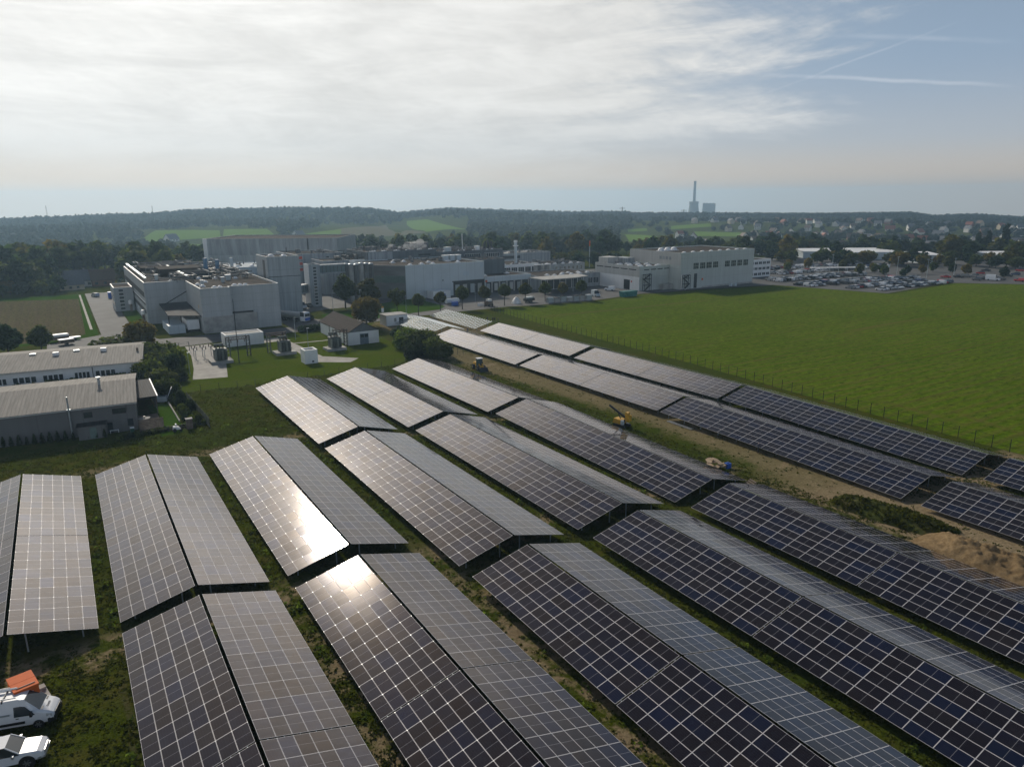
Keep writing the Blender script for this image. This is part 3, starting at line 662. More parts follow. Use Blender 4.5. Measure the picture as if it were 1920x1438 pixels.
# ------------------------------------------------------------------ bare racks (no panels yet)
for lab, x0, x1, y0, y1 in (('bare solar rack of closely spaced rails beside the white equipment cabin', 88.7, 95.3, 189.5, 219), ('bare solar rack of closely spaced rails beside the field fence', 104.6, 111.1, 189.5, 221.5)):
    root = thing('solar_rack', lab, 'solar rack', ((x0+x1)/2, (y0+y1)/2, 0), 'solar racks without panels')
    z = lambda x: ZL + (x-x0)/(x1-x0)*1.70
    yy = y0+.3
    while yy < y1:
        b = MB(); b.bar((x0, yy, z(x0)), (x1, yy, z(x1)), .42, .05); part('rail', b, M_steel, root); yy += 1.45
    b = MB()
    for k in range(5):
        x = x0+.6+k*(x1-x0-1.2)/4; b.bar((x, y0, z(x)-.1), (x, y1, z(x)-.1), .09, .12)
    part('support_beams', b, M_steel, root)
    for k in range(5):
        for fx in (.2, .8):
            b = MB(); px_ = x0+(x1-x0)*fx; py_ = y0+.8+k*(y1-y0-1.6)/4; post_box(b, px_, py_, z(px_)-.12); part('post', b, M_steel, root)
    if x0 < 100:   # the finished back slope of this rack
        b = MB()
        for k in range(6):
            xa = x1+.3+k*1.1; b.bar((xa, y0, ZL+1.7-(k*1.1)*.258), (xa, y1-3, ZL+1.7-(k*1.1)*.258), .5, .06)
        part('back_rails', b, M_steel, root)

# ------------------------------------------------------------------ buildings
def inset(poly, d_):
    out = []; n_ = len(poly)
    for i in range(n_):
        a, b, c = Vector(poly[i-1]), Vector(poly[i]), Vector(poly[(i+1) % n_])
        e1 = (b-a).normalized(); e2 = (c-b).normalized(); n1 = Vector((-e1.y, e1.x)); n2 = Vector((-e2.y, e2.x))
        k = n1+n2; out.append(tuple(b + k*(d_/max(.2, 1+n1.dot(n2)))))
    return out
def ringbox(mb, poly, z0, z1, zr, m_wall, par=0.35):
    n_ = len(poly); q = inset(poly, par)
    for i in range(n_):
        j = (i+1) % n_; a, b, c, d_ = poly[i], poly[j], q[j], q[i]
        mb.quad((*a, z0), (*b, z0), (*b, z1), (*a, z1), m_wall); mb.quad((*a, z1), (*b, z1), (*c, z1), (*d_, z1), m_wall)
        mb.quad((*d_, z1), (*c, z1), (*c, zr), (*d_, zr), m_wall)
    return q
def R4(x0, x1, y0, y1): return [(x0, y0), (x1, y0), (x1, y1), (x0, y1)]
def bld(name, label, poly, h, wm, rm=None, par=.45, group=None, cat='building', z0=0):
    cx = sum(p[0] for p in poly)/len(poly); cy = sum(p[1] for p in poly)/len(poly)
    root = thing(name, label, cat, (cx, cy, z0), group)
    b = MB(); q = ringbox(b, poly, z0-.3, z0+h, z0+h-par, 0); part('wall', b, wm, root)
    b = MB(); b.poly([(*p, z0+h-par) for p in q]); rf = part('roof', b, rm or M_gravel, root)
    root_roof[root.name] = rf
    return root
root_roof = {}
def onwall(mb, p, h, u0, u1, z0, z1, dep, m=0, back=-.05):
    "box on a wall: p start point, h horizontal direction, the outside is to the right of h"
    hx, hy = h; nx, ny = hy, -hx
    def P(u, o, z): return (p[0]+hx*u+nx*o, p[1]+hy*u+ny*o, z)
    mb.hexa([P(u0, dep, z0), P(u1, dep, z0), P(u1, back, z0), P(u0, back, z0), P(u0, dep, z1), P(u1, dep, z1), P(u1, back, z1), P(u0, back, z1)], m)
def window(root, p, h, u0, u1, z0, z1, panes=1, frame=None, rows=1, glass=None):
    b = MB(); onwall(b, p, h, u0+.05, u1-.05, z0+.05, z1-.05, .02, 1)
    f = .09
    onwall(b, p, h, u0, u1, z0, z0+f, .07); onwall(b, p, h, u0, u1, z1-f, z1, .07)
    for k in range(panes+1):
        u = u0 + (u1-u0)*k/panes; onwall(b, p, h, max(u0, u-f/2), min(u1, u+f/2), z0+f, z1-f, .065)
    for k in range(1, rows):
        z = z0 + (z1-z0)*k/rows; onwall(b, p, h, u0, u1, z-f/2, z+f/2, .06)
    return part('window', b, [frame or M_white, glass or M_glass], root)
def wpart(name, root, p, h, u0, u1, z0, z1, dep, m):
    b = MB(); onwall(b, p, h, u0, u1, z0, z1, dep); return part(name, b, m, root)
def skylight(root, x, y, z, r=.9, h=.6):
    b = MB(); b.box(x-r, x+r, y-r, y+r, z-.05, z+.25, 1); b.dome((x, y, z+.251), r*.97, r*.97, h, 0, 8, 3)
    return part('skylight', b, [M_skyl, M_white], root_roof[root.name], world=True)
def roofbox(root, name, x, y, z, sx, sy, h, m, capm=None):
    b = MB(); b.box(x-sx, x+sx, y-sy, y+sy, z-.02, z+h, 0)
    if capm: b.box(x-sx-.1, x+sx+.1, y-sy-.1, y+sy+.1, z+h, z+h+.22, 1)
    return part(name, b, [m, capm or m], root_roof[root.name])
FR, LF = (1, 0), (0, -1)      # facing the camera side (-y) and facing -x

# A: large grey hall on the left
A = bld('factory_hall', 'large pale grey stepped factory hall with pipes on its dark roof, beside the access road',
        [(22.4, 262), (34.8, 262), (34.8, 232.6), (43.4, 232.6), (43.4, 234.6), (58.5, 234.6), (58.5, 338), (22.4, 338)], 13.7, M_cladL)
p = (22.4, 338)
for z0_, z1_, m in ((8.6, 10.4, M_dark), (6.9, 7.25, M_white), (6.1, 6.7, M_dark), (3.2, 4.6, M_dark)): wpart('window_band', A, p, LF, 2, 74, z0_, z1_, .06, m)
for k in range(4): wpart('facade_panel', A, p, LF, 38+k*9, 41+k*9, 1.0, 3.0, .1, M_bluew)
wpart('base_band', A, (34.8, 232.6), FR, 0, 8.6, 0, 5.0, .08, M_conc); wpart('base_band', A, (43.4, 234.6), FR, 0, 7.6, 0, 5.2, .5, M_conc)
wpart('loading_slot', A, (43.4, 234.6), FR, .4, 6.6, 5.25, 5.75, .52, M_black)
wpart('yellow_plate', A, (34.8, 262), LF, 23.5, 24.1, 7.2, 8.2, .06, M_yel)
b = MB(); b.hexa([(26.2, 241, 5.0), (34.7, 235.2, 5.0), (34.7, 261.8, 6.3), (26.2, 261.8, 6.3), (26.2, 241, 5.3), (34.7, 235.2, 5.3), (34.7, 261.8, 6.6), (26.2, 261.8, 6.6)])
for x in (26.5, 30): b.tube((x, 243, 0), (x, 243, 5.1), .15, nn=6)
b.bar((34.5, 258, 10.5), (27.5, 258, 6.7), .15, .25)
part('canopy', b, M_roofD, A)
solo('container', MB().box(25.5, 30.2, 237.3, 240, .1, 2.6).box(25.5, 30.2, 240.0, 252, .1, 2.5), M_bluew, 'pale blue open container under the sloping canopy of the grey hall', 'container')
b = MB(); b.box(30.8, 34.2, 237, 249, 1.0, 3.9)
for y in (239, 240.4, 247): 
    b.tube((31, y, .5), (34, y, .5), .5, nn=10, m=1)
b.box(31.3, 33.7, 237.5, 249, .6, 1.0, 1)
solo('box_trailer', b, [M_white, M_black], 'white box trailer backed in under the sloping canopy', 'trailer')
zr = 13.25
for x, y, sx, sy, h in ((27, 268, .5, .5, 2.2), (37.5, 245, .45, .45, 1.6), (45, 252, .5, .5, 1.6), (48, 259, .8, .8, 1.6), (33, 300, .5, .5, 1.6), (47, 300, .7, .7, 1.8), (53, 320, .6, .6, 1.6)):
    roofbox(A, 'roof_cowl', x, y, zr, sx, sy, h, M_steel, M_white)
for x, y in ((31, 265), (39.5, 236), (41, 235.5), (37, 241.5), (36.5, 247.5), (40, 255), (46, 239), (47.5, 238.2), (49, 237.8), (51, 262), (45, 265), (48.5, 270), (52, 278), (54, 285), (50, 292), (46, 282), (55, 268), (56, 300), (44, 306), (40, 268), (52, 306), (29, 318)):
    skylight(A, x, y, zr, .8, .5)
b = MB(); b.box(30, 44, 285, 300, zr, zr+2.6); part('roof_plant_room', b, M_gravel, root_roof[A.name])
b = MB(); b.box(26, 40, 306, 322, zr, zr+1.8); part('roof_plant_room', b, M_gravel, root_roof[A.name])
b = MB()
for k in range(130):
    x, y = rng.uniform(25, 56), rng.uniform(258, 332); l = rng.uniform(3, 14); z = zr+rng.uniform(.4, 2.4)
    if rng.random() < .5: b.bar((x, y, z), (min(57, x+l), y, z), .35, .35)
    else: b.bar((x, y, z), (x, min(335, y+l), z), .4, .4)
    b.bar((x, y, zr-.1), (x, y, z), .2, .2)
part('roof_pipework', b, mat('dull_pipe', (.15, .15, .15), .8, 0, .4, .3), root_roof[A.name])
b = MB()
for k in range(40):
    x, y = rng.uniform(30, 56), rng.uniform(264, 330); s_ = rng.uniform(.4, 1.4); b.box(x-s_, x+s_, y-s_*.7, y+s_*.7, zr-.02, zr+rng.uniform(.5, 1.9))
tag(part('roof_machines', b, M_dark, root_roof[A.name]), kind='stuff')
b = MB(); b.bar((36, 262, zr+1.6), (36, 330, zr+1.6), .8, .5); b.bar((23.5, 266, zr+1.5), (23.5, 336, zr+1.5), .7, .4); part('pale_duct', b, M_steel, root_roof[A.name])
for x, y, h, m in ((46.5, 291, 5.4, M_blue), (51, 293, 4.6, M_blue), (57, 297, 4.8, M_bluew)):
    b = MB(); b.tube((x, y, zr), (x, y, zr+h), .75 if m is M_blue else .6, nn=12); part('flue', b, MATS['pale_blue_panels'] if m is M_bluew else mat('steel_blue', (.10, .20, .32), .5), root_roof[A.name])
As = bld('stair_block', 'grey stair block with a vertical window strip, against the left side of the stepped hall', R4(15.6, 21.9, 301, 318), 8.8, M_cladL)
for k in range(6): window(As, (15.6, 301), FR, 1.6, 3.2, .5+k*1.32, 1.6+k*1.32, 1)
for z in (2, 5): wpart('window_band', As, (15.6, 318), LF, .5, 16.5, z, z+1.4, .06, M_glass)
for lab, x, y in (('white capped vent stack at the corner of the stair block', 20.6, 299.6), ('white capped vent stack on the lawn against the grey hall', 21.7, 268)):
    b = MB(); b.tube((x, y, 0), (x, y, 2.7), .42, nn=10, m=0); b.tube((x, y, 2.7), (x, y, 3.9), .75, nn=12, m=1); b.dome((x, y, 3.9), .75, .75, .3, 1)
    solo('vent_stack', b, [M_wood, M_white], lab, 'vent', smooth=False)
b = MB(); b.box(15.8, 21, 346, 349, 0, 2.6)
for k in range(9): b.box(16+k*.55, 16.12+k*.55, 345.92, 346, 0, 2.6)
solo('skip_container', b, M_blue, 'blue skip container at the far end of the access road', 'container')

# B: tall silo-like block
B = bld('tower_block', 'tall pale grey ribbed tower block rising behind the stepped hall', R4(60.5, 71.5, 255, 271), 20.6, M_cladV)
for x, y in ((64, 264), (67.5, 260)): skylight(B, x, y, 20.1, 1.1, .6)
wpart('recess', B, (60.5, 271), LF, 9.5, 12.5, 11, 19.3, .06, M_dconc)
wpart('seam', B, (60.5, 255), FR, 0, 11, 13.6, 13.8, .05, M_dark)
# C: long far hall
cA, cB = Vector((66.6, 417)), Vector((126.9, 378.5)); du = (cB-cA).normalized(); dn = Vector((-du.y, du.x))
poly = [tuple(cA), tuple(cB), tuple(cB+dn*45), tuple(cA+dn*45)]
Cc = bld('warehouse_hall', 'long two-tone grey warehouse hall standing highest behind the factory', poly, 20.2, M_cladF)
wpart('lower_cladding', Cc, tuple(cA), tuple(du), 2.2, 71, 0, 11.5, .15, M_cladV); wpart('corner_panel', Cc, tuple(cA), tuple(du), 0, 2.1, 0, 20.2, .2, M_plast)
wpart('seam', Cc, tuple(cA), tuple(du), 55.6, 56.2, 0, 20.1, .2, M_dark)
As2 = bld('low_annex', 'low pale blue annex with domed rooflights, in front of the long warehouse hall', R4(60, 96, 342, 374), 10.4, M_bluew, mat('pale_membrane', (.30, .36, .40), .8))
for k in range(5): skylight(As2, 64+k*6, 350+2*(k % 2), 9.95, 1.2, .6)
# D
D = bld('office_block', 'grey office block with red windows, between tower block and stair tower', R4(88, 111, 327, 352), 16.2, M_cladF)
for k in range(3): window(D, (88, 327), FR, 3.0, 5.2, 8.5+k*2.6, 10+k*2.6, 1, M_white, 1, M_red)  # panes painted plain red
bld('plant_block', 'blank grey block with a darker top, behind the upper glass bridge', R4(95.5, 107, 305, 322), 14.2, M_cladF)
# E tower + bridges
E_ = bld('stair_tower', 'narrow grey stair tower with a vertical strip of windows, between the glass bridges', R4(79.4, 83.6, 271.3, 277.8), 15.9, M_cladV)
for k in range(12): window(E_, (79.4, 271.3), FR, 1.5, 2.8, .6+k*1.22, 1.62+k*1.22, 1)
wpart('side_panel', E_, (79.4, 277.8), LF, 0, 6.5, 0, 15.9, .05, M_plast)
def bridge(lab, a, b_, z0_, z1_, w):
    root = thing('glass_bridge', lab, 'footbridge', (a[0], a[1], z0_))
    a3, b3 = Vector((*a, 0)), Vector((*b_, 0)); d_ = (b3-a3).normalized(); nn = Vector((d_.y, -d_.x, 0))*w/2
    for nm, zz, t in (('deck', z0_, .5), ('roof', z1_-.5, .5)):
        m_ = MB(); m_.hexa([a3-nn+Vector((0, 0, zz)), a3+nn+Vector((0, 0, zz)), b3+nn+Vector((0, 0, zz)), b3-nn+Vector((0, 0, zz)), a3-nn+Vector((0, 0, zz+t)), a3+nn+Vector((0, 0, zz+t)), b3+nn+Vector((0, 0, zz+t)), b3-nn+Vector((0, 0, zz+t))]); part(nm, m_, M_cladF, root)
    m_ = MB(); L_ = (b3-a3).length
    onwall(m_, a, (d_.x, d_.y), 0, L_, z0_+.5, z1_-.5, w/2-.05, 0, -w/2+.05); part('glazing', m_, mat('bridge_glass', (.16, .20, .21), .15, 0, .1), root)
    m_ = MB(); k = 0.0
    while k < L_: onwall(m_, a, (d_.x, d_.y), k, k+.12, z0_+.5, z1_-.5, w/2+.02, 0, -w/2); k += 1.5
    part('mullions', m_, M_dark, root)
bridge('upper glass bridge running from the stair tower to the stained silos', (83.6, 274.5), (94.2, 274.5), 11.9, 15.4, 2.6)
bridge('lower glass bridge linking the tower block with the stair tower', (71.5, 269), (79.4, 276), 5.0, 8.4, 3)
F_b = bld('white_process_building', 'white process building with a steel platform on its roof, behind the dark silos', R4(101.5, 123, 312.5, 336), 13.6, M_plast)
for z0_, z1_ in ((2, 5), (6.2, 12)): wpart('window_strip', F_b, (101.5, 312.5), FR, 2.2, 3.1, z0_, z1_, .06, M_glass)
m_ = MB()
for k in range(8): m_.bar((104+k*2.4, 313, 13.5), (104+k*2.4, 313, 16.6), .2, .2); m_.bar((104+k*2.4, 330, 13.5), (104+k*2.4, 330, 16.6), .2, .2)
for z in (14.4, 16.6): m_.bar((103.5, 313, z), (121, 313, z), .25, .25); m_.bar((103.5, 330, z), (121, 330, z), .25, .25)
part('roof_frame', m_, M_dark, root_roof[F_b.name])
m_ = MB()
for k in range(30):
    x, y = rng.uniform(104, 121), rng.uniform(314, 330); s_ = rng.uniform(.4, 1.2); m_.box(x-s_, x+s_, y-s_, y+s_, 13.1, 13.1+rng.uniform(.8, 2.6))
tag(part('roof_machines', m_, M_dark, root_roof[F_b.name]), kind='stuff')
# G stained silos
for k in range(6):
    m_ = MB(); x = 95.2+k*2.1; y = 275.5+.3*(k % 2); m_.tube((x, y, 0), (x, y, 14.9-.2*(k % 3)), 1.05, nn=14); m_.dome((x, y, 14.9-.2*(k % 3)), 1.05, 1.05, .5, 1, 14, 3)
    solo('silo', m_, [M_dconc if k not in (1, 3) else M_conc, M_steel], 'soot stained grey silo in the row left of the pale blue hall' if k not in (1, 3) else 'cleaner pale grey silo standing among the soot stained ones', 'silo', group='silos beside the pale blue hall')
# H main pale hall
Hh = bld('production_hall', 'pale blue hall with a loading bay in its front, behind the row of trees', [(118, 270), (154.5, 270), (154.5, 306), (107.2, 306), (107.2, 281)], 13.6, M_cladW)
hd = Vector((10.8, -11)).normalized()
wpart('side_cladding', Hh, (107.2, 281), tuple(hd), 0, 15.35, 0, 13.6, .06, M_dconc); wpart('green_window_band', Hh, (107.2, 281), tuple(hd), 1.5, 15.2, 6.6, 9.4, .12, mat('green_glass', (.10, .14, .12), .3))
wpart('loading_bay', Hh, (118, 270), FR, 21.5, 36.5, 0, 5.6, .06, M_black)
wpart('loading_bay_lintel', Hh, (118, 270), FR, 21.0, 36.5, 5.6, 6.0, .25, M_dark)
for k in range(4): wpart('bay_door', Hh, (118, 270), FR, 22.4+k*3.6, 24.4+k*3.6, .6, 4.4, .12, M_conc if k % 2 else M_steel)
wpart('window', Hh, (118, 270), FR, 26.3, 28.9, 8.0, 9.7, .07, M_bluew); wpart('window', Hh, (118, 270), FR, 34.5, 36.0, 11.0, 12.6, .07, M_bluew)
wpart('wall_vent', Hh, (118, 270), FR, 16.4, 16.9, 6.4, 6.9, .1, M_dark)
for x, y in ((122, 274), (128, 276), (132.5, 274.5), (134, 282), (144, 283), (121, 290), (127, 292), (124, 296), (145, 276), (147, 288)): skylight(Hh, x, y, 13.15, .95, .6)
for k in range(3): roofbox(Hh, 'ventilation_unit', 144.5+k*3.1, 287, 13.15, 1.1, 1.4, 2.2, M_bluew, M_white)
b = MB(); b.box(126.5, 134.5, 263, 268.5, .1, 3.0, 0); b.box(126.4, 134.6, 262.9, 268.6, 3.0, 3.2, 0); b.box(128.4, 129.8, 262.9, 263, .2, 2.2, 1); b.box(131.2, 132.2, 262.9, 263, .8, 2.0, 1)
solo('site_cabin', b, [M_plast, M_blue], 'white site cabin with blue door below the pale blue hall', 'cabin')
I_ = bld('dock_wing', 'low dock wing with pale fascia, between the pale blue hall and the entrance canopy', R4(154.5, 178, 269, 300), 7.0, M_cladW)
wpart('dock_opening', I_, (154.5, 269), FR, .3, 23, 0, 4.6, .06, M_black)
for k in range(6): wpart('dock_pillar', I_, (154.5, 269), FR, 2.8+k*3.8, 3.5+k*3.8, 0, 4.7, .3, M_conc)
for k in range(5): wpart('dock_door', I_, (154.5, 269), FR, .5+k*3.9, 2.2+k*3.9, .8, 4.0, .1, M_cladS if k % 2 else M_steel)
wpart('orange_sign', I_, (154.5, 269), FR, .0, .8, 4.7, 5.5, .32, M_ora)
for x, y in ((158, 276), (172, 280)): skylight(I_, x, y, 6.55, 1, .6)
Jl = bld('upper_hall', 'long dark grey upper hall with steaming roof vents, behind the pale blue hall', R4(117, 151, 309, 336), 16.9, M_cladD)
Jr = bld('upper_office', 'dark grey upper block with white window bands, at the end of the steaming hall', R4(151, 184, 303, 330), 15.9, M_cladD)
wpart('pipe_run', Jl, (117, 309), FR, 9, 34, 12.2, 12.5, .5, M_steel); wpart('pale_section', Jl, (117, 309), FR, .5, 12, 11, 16.6, .05, M_cladF)
for k in range(3): window(Jr, (151, 303), FR, 1.5+k*10.5, 10+k*10.5, 12.3, 14.3, 7)
wpart('ribbon_window', Jl, (117, 309), FR, 25, 31, 14.2, 14.9, .06, M_glass)
for k in range(17): skylight(Jl, 119+k*1.95, 310.5+(k % 3)*2.2, 16.45, .62, .5)
for k in range(8): skylight(Jr, 153+k*3.9, 305+(k % 2)*2, 15.45, .62, .5)
roofbox(Jl, 'plant_room', 146, 320, 16.45, 4.5, 4, 3.0, M_cladD, M_dark); roofbox(Jr, 'ventilation_unit', 156, 307, 15.45, 1.4, 1.2, 2.0, M_bluew, M_white)
roofbox(Jr, 'ventilation_unit', 173, 309, 15.45, 1.0, 1.0, 1.9, M_white, M_white)
for k in range(5):
    b = MB(); b.tube((176.5+k*1.0, 308+(k % 2), 15.4), (176.5+k*1.0, 308+(k % 2), 19.0+.5*(k % 3)), .42, nn=8); part('exhaust_pipe', b, M_dark, root_roof[Jr.name])
b = MB(); b.tube((164.5, 308, 15.4), (164.5, 308, 23.5), .16, nn=6); part('mast', b, M_white, root_roof[Jr.name])
K = bld('ribbed_annex', 'dark ribbed windowless annex between pale blue hall and slim white chimney', R4(161, 172.5, 282.5, 302.5), 13.2, M_cladD)
# chimney
ch = thing('chimney', 'slim pale steel chimney with a platform near its top, rising over the office roofs', 'chimney', (194, 307, 0))
b = MB(); b.tube((194, 307, 0), (194, 307, 18.4), .82, .74, 14); part('shaft', b, M_bluew, ch)
b = MB(); b.tube((194, 307, 16.6), (194, 307, 17.0), 1.35, nn=14); b.tube((194, 307, 18.4), (194, 307, 19.4), .95, nn=12); part('platform', b, M_white, ch)
# L offices
Lo = bld('canteen_block', 'low white office range with a band of square windows, behind the slim chimney', R4(179, 204, 301.5, 326), 8.2, M_plast)
for k in range(6): window(Lo, (179, 301.5), FR, 1+k*4, 4.4+k*4, 4.2, 6.8, 3)
for k in range(5): skylight(Lo, 182+k*4.6, 306, 7.8, .8, .5)
L2 = bld('roof_terrace_block', 'set back grey roof storey with pale eaves, behind the low office range', R4(186, 232, 331, 352), 11.2, M_cladF, M_conc)
wpart('window_band', L2, (186, 331), FR, 2, 26, 8.4, 9.8, .06, M_glass)
L3 = bld('silo_yard_building', 'grey low building with tanks along its front, left of the green grey hall', R4(204.5, 229, 296, 318), 7.6, M_cladF)
for k in range(7): window(L3, (204.5, 296), FR, 6+k*2.6, 7.2+k*2.6, 4.4, 6.4, 1, M_cladS)
for k in range(9): skylight(L3, 207+k*2.5, 299+3*(k % 2), 7.2, .8, .5)
for k in range(5):
    m_ = MB(); x = 197+k*2.0; m_.tube((x, 293.5, 0), (x, 293.5, 8.0), .95, nn=12); m_.dome((x, 293.5, 8.0), .95, .95, .4, 1, 12, 3)
    solo('storage_tank', m_, [M_dconc if k % 2 else M_conc, M_white], 'grey upright tank in the short row right of the slim chimney', 'tank', group='tanks right of the slim chimney')
L4 = bld('entrance_wing', 'low brown roofed wing with white domes, between dock wing and grey green hall', R4(178.2, 211.5, 262, 286), 6.2, M_cladF)
for k, (x, y) in enumerate(((186, 268), (188, 265), (192.5, 266), (196, 270), (198, 265.5), (200, 271), (203, 266), (205, 270), (208.5, 267.5))): skylight(L4, x, y, 5.75, .95, .5)
wpart('glazing', L4, (178.2, 262), FR, .5, 24, .4, 4.4, .06, M_glass)
for k in range(8): wpart('mullion', L4, (178.2, 262), FR, .5+k*3.3, .75+k*3.3, .2, 4.6, .12, M_white)
window(L4, (178.2, 262), FR, 26.5, 29, 1.5, 4.2, 2); window(L4, (178.2, 262), FR, 29.6, 32.6, 1.5, 4.2, 2)
cn = thing('entrance_canopy', 'thin flat entrance canopy on slim columns in front of the brown roofed wing', 'canopy', (184, 254, 0))
b = MB(); b.prism([(172, 250), (188, 249.5), (197, 252), (199, 261.7), (172, 261.7)], 5.9, 6.25); part('slab', b, M_conc, cn)
for x, y in ((174, 251.5), (181, 251), (188, 251), (195, 254)):
    b = MB(); b.tube((x, y, 0), (x, y, 5.9), .16, nn=8); part('column', b, M_steel, cn)
# M, N, O
Mm = bld('dispatch_hall', 'lower grey green hall with a strip of slot windows and many roof domes', R4(212, 229.2, 235.5, 266), 10.5, M_cladG)
wpart('side_cladding', Mm, (212, 266), LF, 0, 30.5, 6.0, 10.5, .06, M_cladS); wpart('base_wall', Mm, (212, 266), LF, 0, 30.5, 0, 6.0, .04, M_plast)
for k in range(5): wpart('slot_window', Mm, (212, 266), LF, 1.2+k*5.6, 6.0+k*5.6, 8.8, 9.2, .1, M_black)
for k in range(4): wpart('slot_window', Mm, (212, 235.5), FR, 2.6+k*3.9, 5.6+k*3.9, 8.8, 9.2, .06, M_black)
wpart('roller_door', Mm, (212, 266), LF, 20.5, 24.5, .1, 4.4, .1, M_black); wpart('red_sign', Mm, (212, 266), LF, 25.2, 25.9, 3.4, 4.1, .1, M_red)
for k in range(16): wpart('cladding_rib', Mm, (212, 235.5), FR, 5+k*.72, 5.06+k*.72, 1, 6.2, .06, M_cladF)
for k in range(18): skylight(Mm, 214+(k % 6)*2.5, 238+(k//6)*7+1.5*(k % 2), 10.05, .85, .5)
roofbox(Mm, 'plant_room', 216.5, 262, 10.05, 3.2, 3.2, 3.0, M_cladS); roofbox(Mm, 'plant_room', 222.5, 258, 10.05, 2.8, 4, 2.7, M_cladF)
Nn = bld('high_hall', 'tall grey green hall with two groups of four windows facing the crop field', R4(229.5, 276.5, 228.6, 262), 16.0, M_cladG)
wpart('side_cladding', Nn, (229.5, 262), LF, 0, 33.4, 10.6, 16, .05, M_cladS)
for k in range(4): window(Nn, (229.5, 228.6), FR, 7.6+k*4.1, 10.9+k*4.1, 8.5, 11.3, 3, M_cladG, 2)
for k in range(4): window(Nn, (229.5, 228.6), FR, 27.6+k*4.1, 30.8+k*4.1, 8.5, 11.3, 3, M_cladG, 2)
for k in range(4): wpart('wall_grille', Nn, (229.5, 262), LF, 20+k*2, 21.4+k*2, 12.6, 14.0, .1, M_cladF)
wpart('tall_door_recess', Nn, (229.5, 228.6), FR, 8.4, 10.2, .2, 6.6, .07, M_dark); wpart('tall_door', Nn, (229.5, 228.6), FR, 10.2, 12.4, .2, 6.5, .12, M_cladG)
wpart('orange_box', Nn, (229.5, 228.6), FR, 13.2, 13.9, 3.4, 4.3, .2, M_ora)
wpart('base_plinth', Nn, (229.5, 228.6), FR, 13.5, 47, .0, .7, .1, M_conc)
for k in range(8): skylight(Nn, 233+k*5.6, 230.5, 15.55, 1.0, .6)
for k in range(3): skylight(Nn, 235+k*4, 247, 15.55, 1.6, 1.4)
def clutter(root, x0, x1, y0, y1, z, n_):
    b = MB()
    for k in range(n_):
        x, y = rng.uniform(x0, x1), rng.uniform(y0, y1); s_ = rng.uniform(.3, 1.1); h = rng.uniform(.4, 1.8)
        if rng.random() < .55: b.box(x-s_, x+s_, y-s_*.8, y+s_*.8, z-.03, z+h)
        elif rng.random() < .5: b.tube((x, y, z-.03), (x, y, z+h*1.5), .25, nn=7)
        else: b.bar((x-s_*4, y, z+.5), (x+s_*4, y, z+.5), .35, .35); b.bar((x, y, z-.03), (x, y, z+.5), .2, .2)
    tag(part('roof_machines', b, MATS['dull_pipe'], root_roof[root.name]), kind='stuff')
clutter(Jl, 119, 149, 312, 334, 16.45, 60); clutter(Jr, 153, 182, 306, 328, 15.45, 50); clutter(L2, 188, 230, 333, 350, 10.75, 40); clutter(L3, 206, 228, 298, 316, 7.15, 30)
clutter(Lo, 181, 202, 304, 324, 7.75, 24); clutter(Hh, 124, 152, 286, 304, 13.15, 22); clutter(Mm, 214, 227, 252, 264, 10.05, 12); clutter(K, 163, 171, 285, 300, 12.75, 8); clutter(I_, 158, 176, 282, 298, 6.55, 12); clutter(As2, 63, 94, 352, 372, 9.95, 26); clutter(D, 90, 109, 330, 350, 15.75, 14)
def ext_stair(lab, x, y, h, w, m):
    b = MB()
    for ax in (x, x+w):
        for ay in (y-1.6, y-.4): b.bar((ax, ay, 0), (ax, ay, h), .16, .16)
    k = 0; z = 0
    while z < h-.5:
        z1_ = min(h, z+2.6); a, c = (x, x+w) if k % 2 == 0 else (x+w, x)
        b.bar((a, y-1.2+.5*(k % 2), z), (c, y-1.2+.5*(k % 2), z1_), .7, .15); b.box(x-.1, x+w+.1, y-1.7, y-.3, z1_-.12, z1_)
        b.bar((a, y-1.7, z+1), (c, y-1.7, z1_+1), .06, .06); z = z1_; k += 1
    solo('external_stair', b, m, lab, 'staircase')
ext_stair('dark steel fire stair on the corner of the lower grey green hall', 213.6, 235.3, 7.2, 3.8, M_dark)
ext_stair('dark steel fire stair where the tall hall meets the lower hall', 230.3, 228.4, 6.4, 3.6, M_dark)
b = MB(); b.tube((229.7, 228.0, .3), (229.7, 228.0, 6.5), .35, nn=8); b.tube((229.7, 228.0, .6), (231.2, 226.8, .3), .35, nn=8)
solo('downpipe_chute', b, M_alu, 'silver vertical chute beside the tall hall fire stair', 'chute')
b = MB(); b.box(223.6, 229, 232.6, 234.9, .1, 2.5)
for k in range(12): b.box(223.8+k*.44, 223.95+k*.44, 232.52, 232.6, .1, 2.5)
solo('container', b, M_conc, 'beige ribbed container against the lower grey green hall', 'container')
Oo = bld('office_building', 'white three storey office block at the end of the tall hall, by the car park', R4(292.5, 308, 243.8, 257), 8.9, M_plast)
for f in range(3):
    for k in range(5): window(Oo, (292.5, 243.8), FR, .3+k*3.0, 2.7+k*3.0, .9+f*2.75, 2.3+f*2.75, 2)

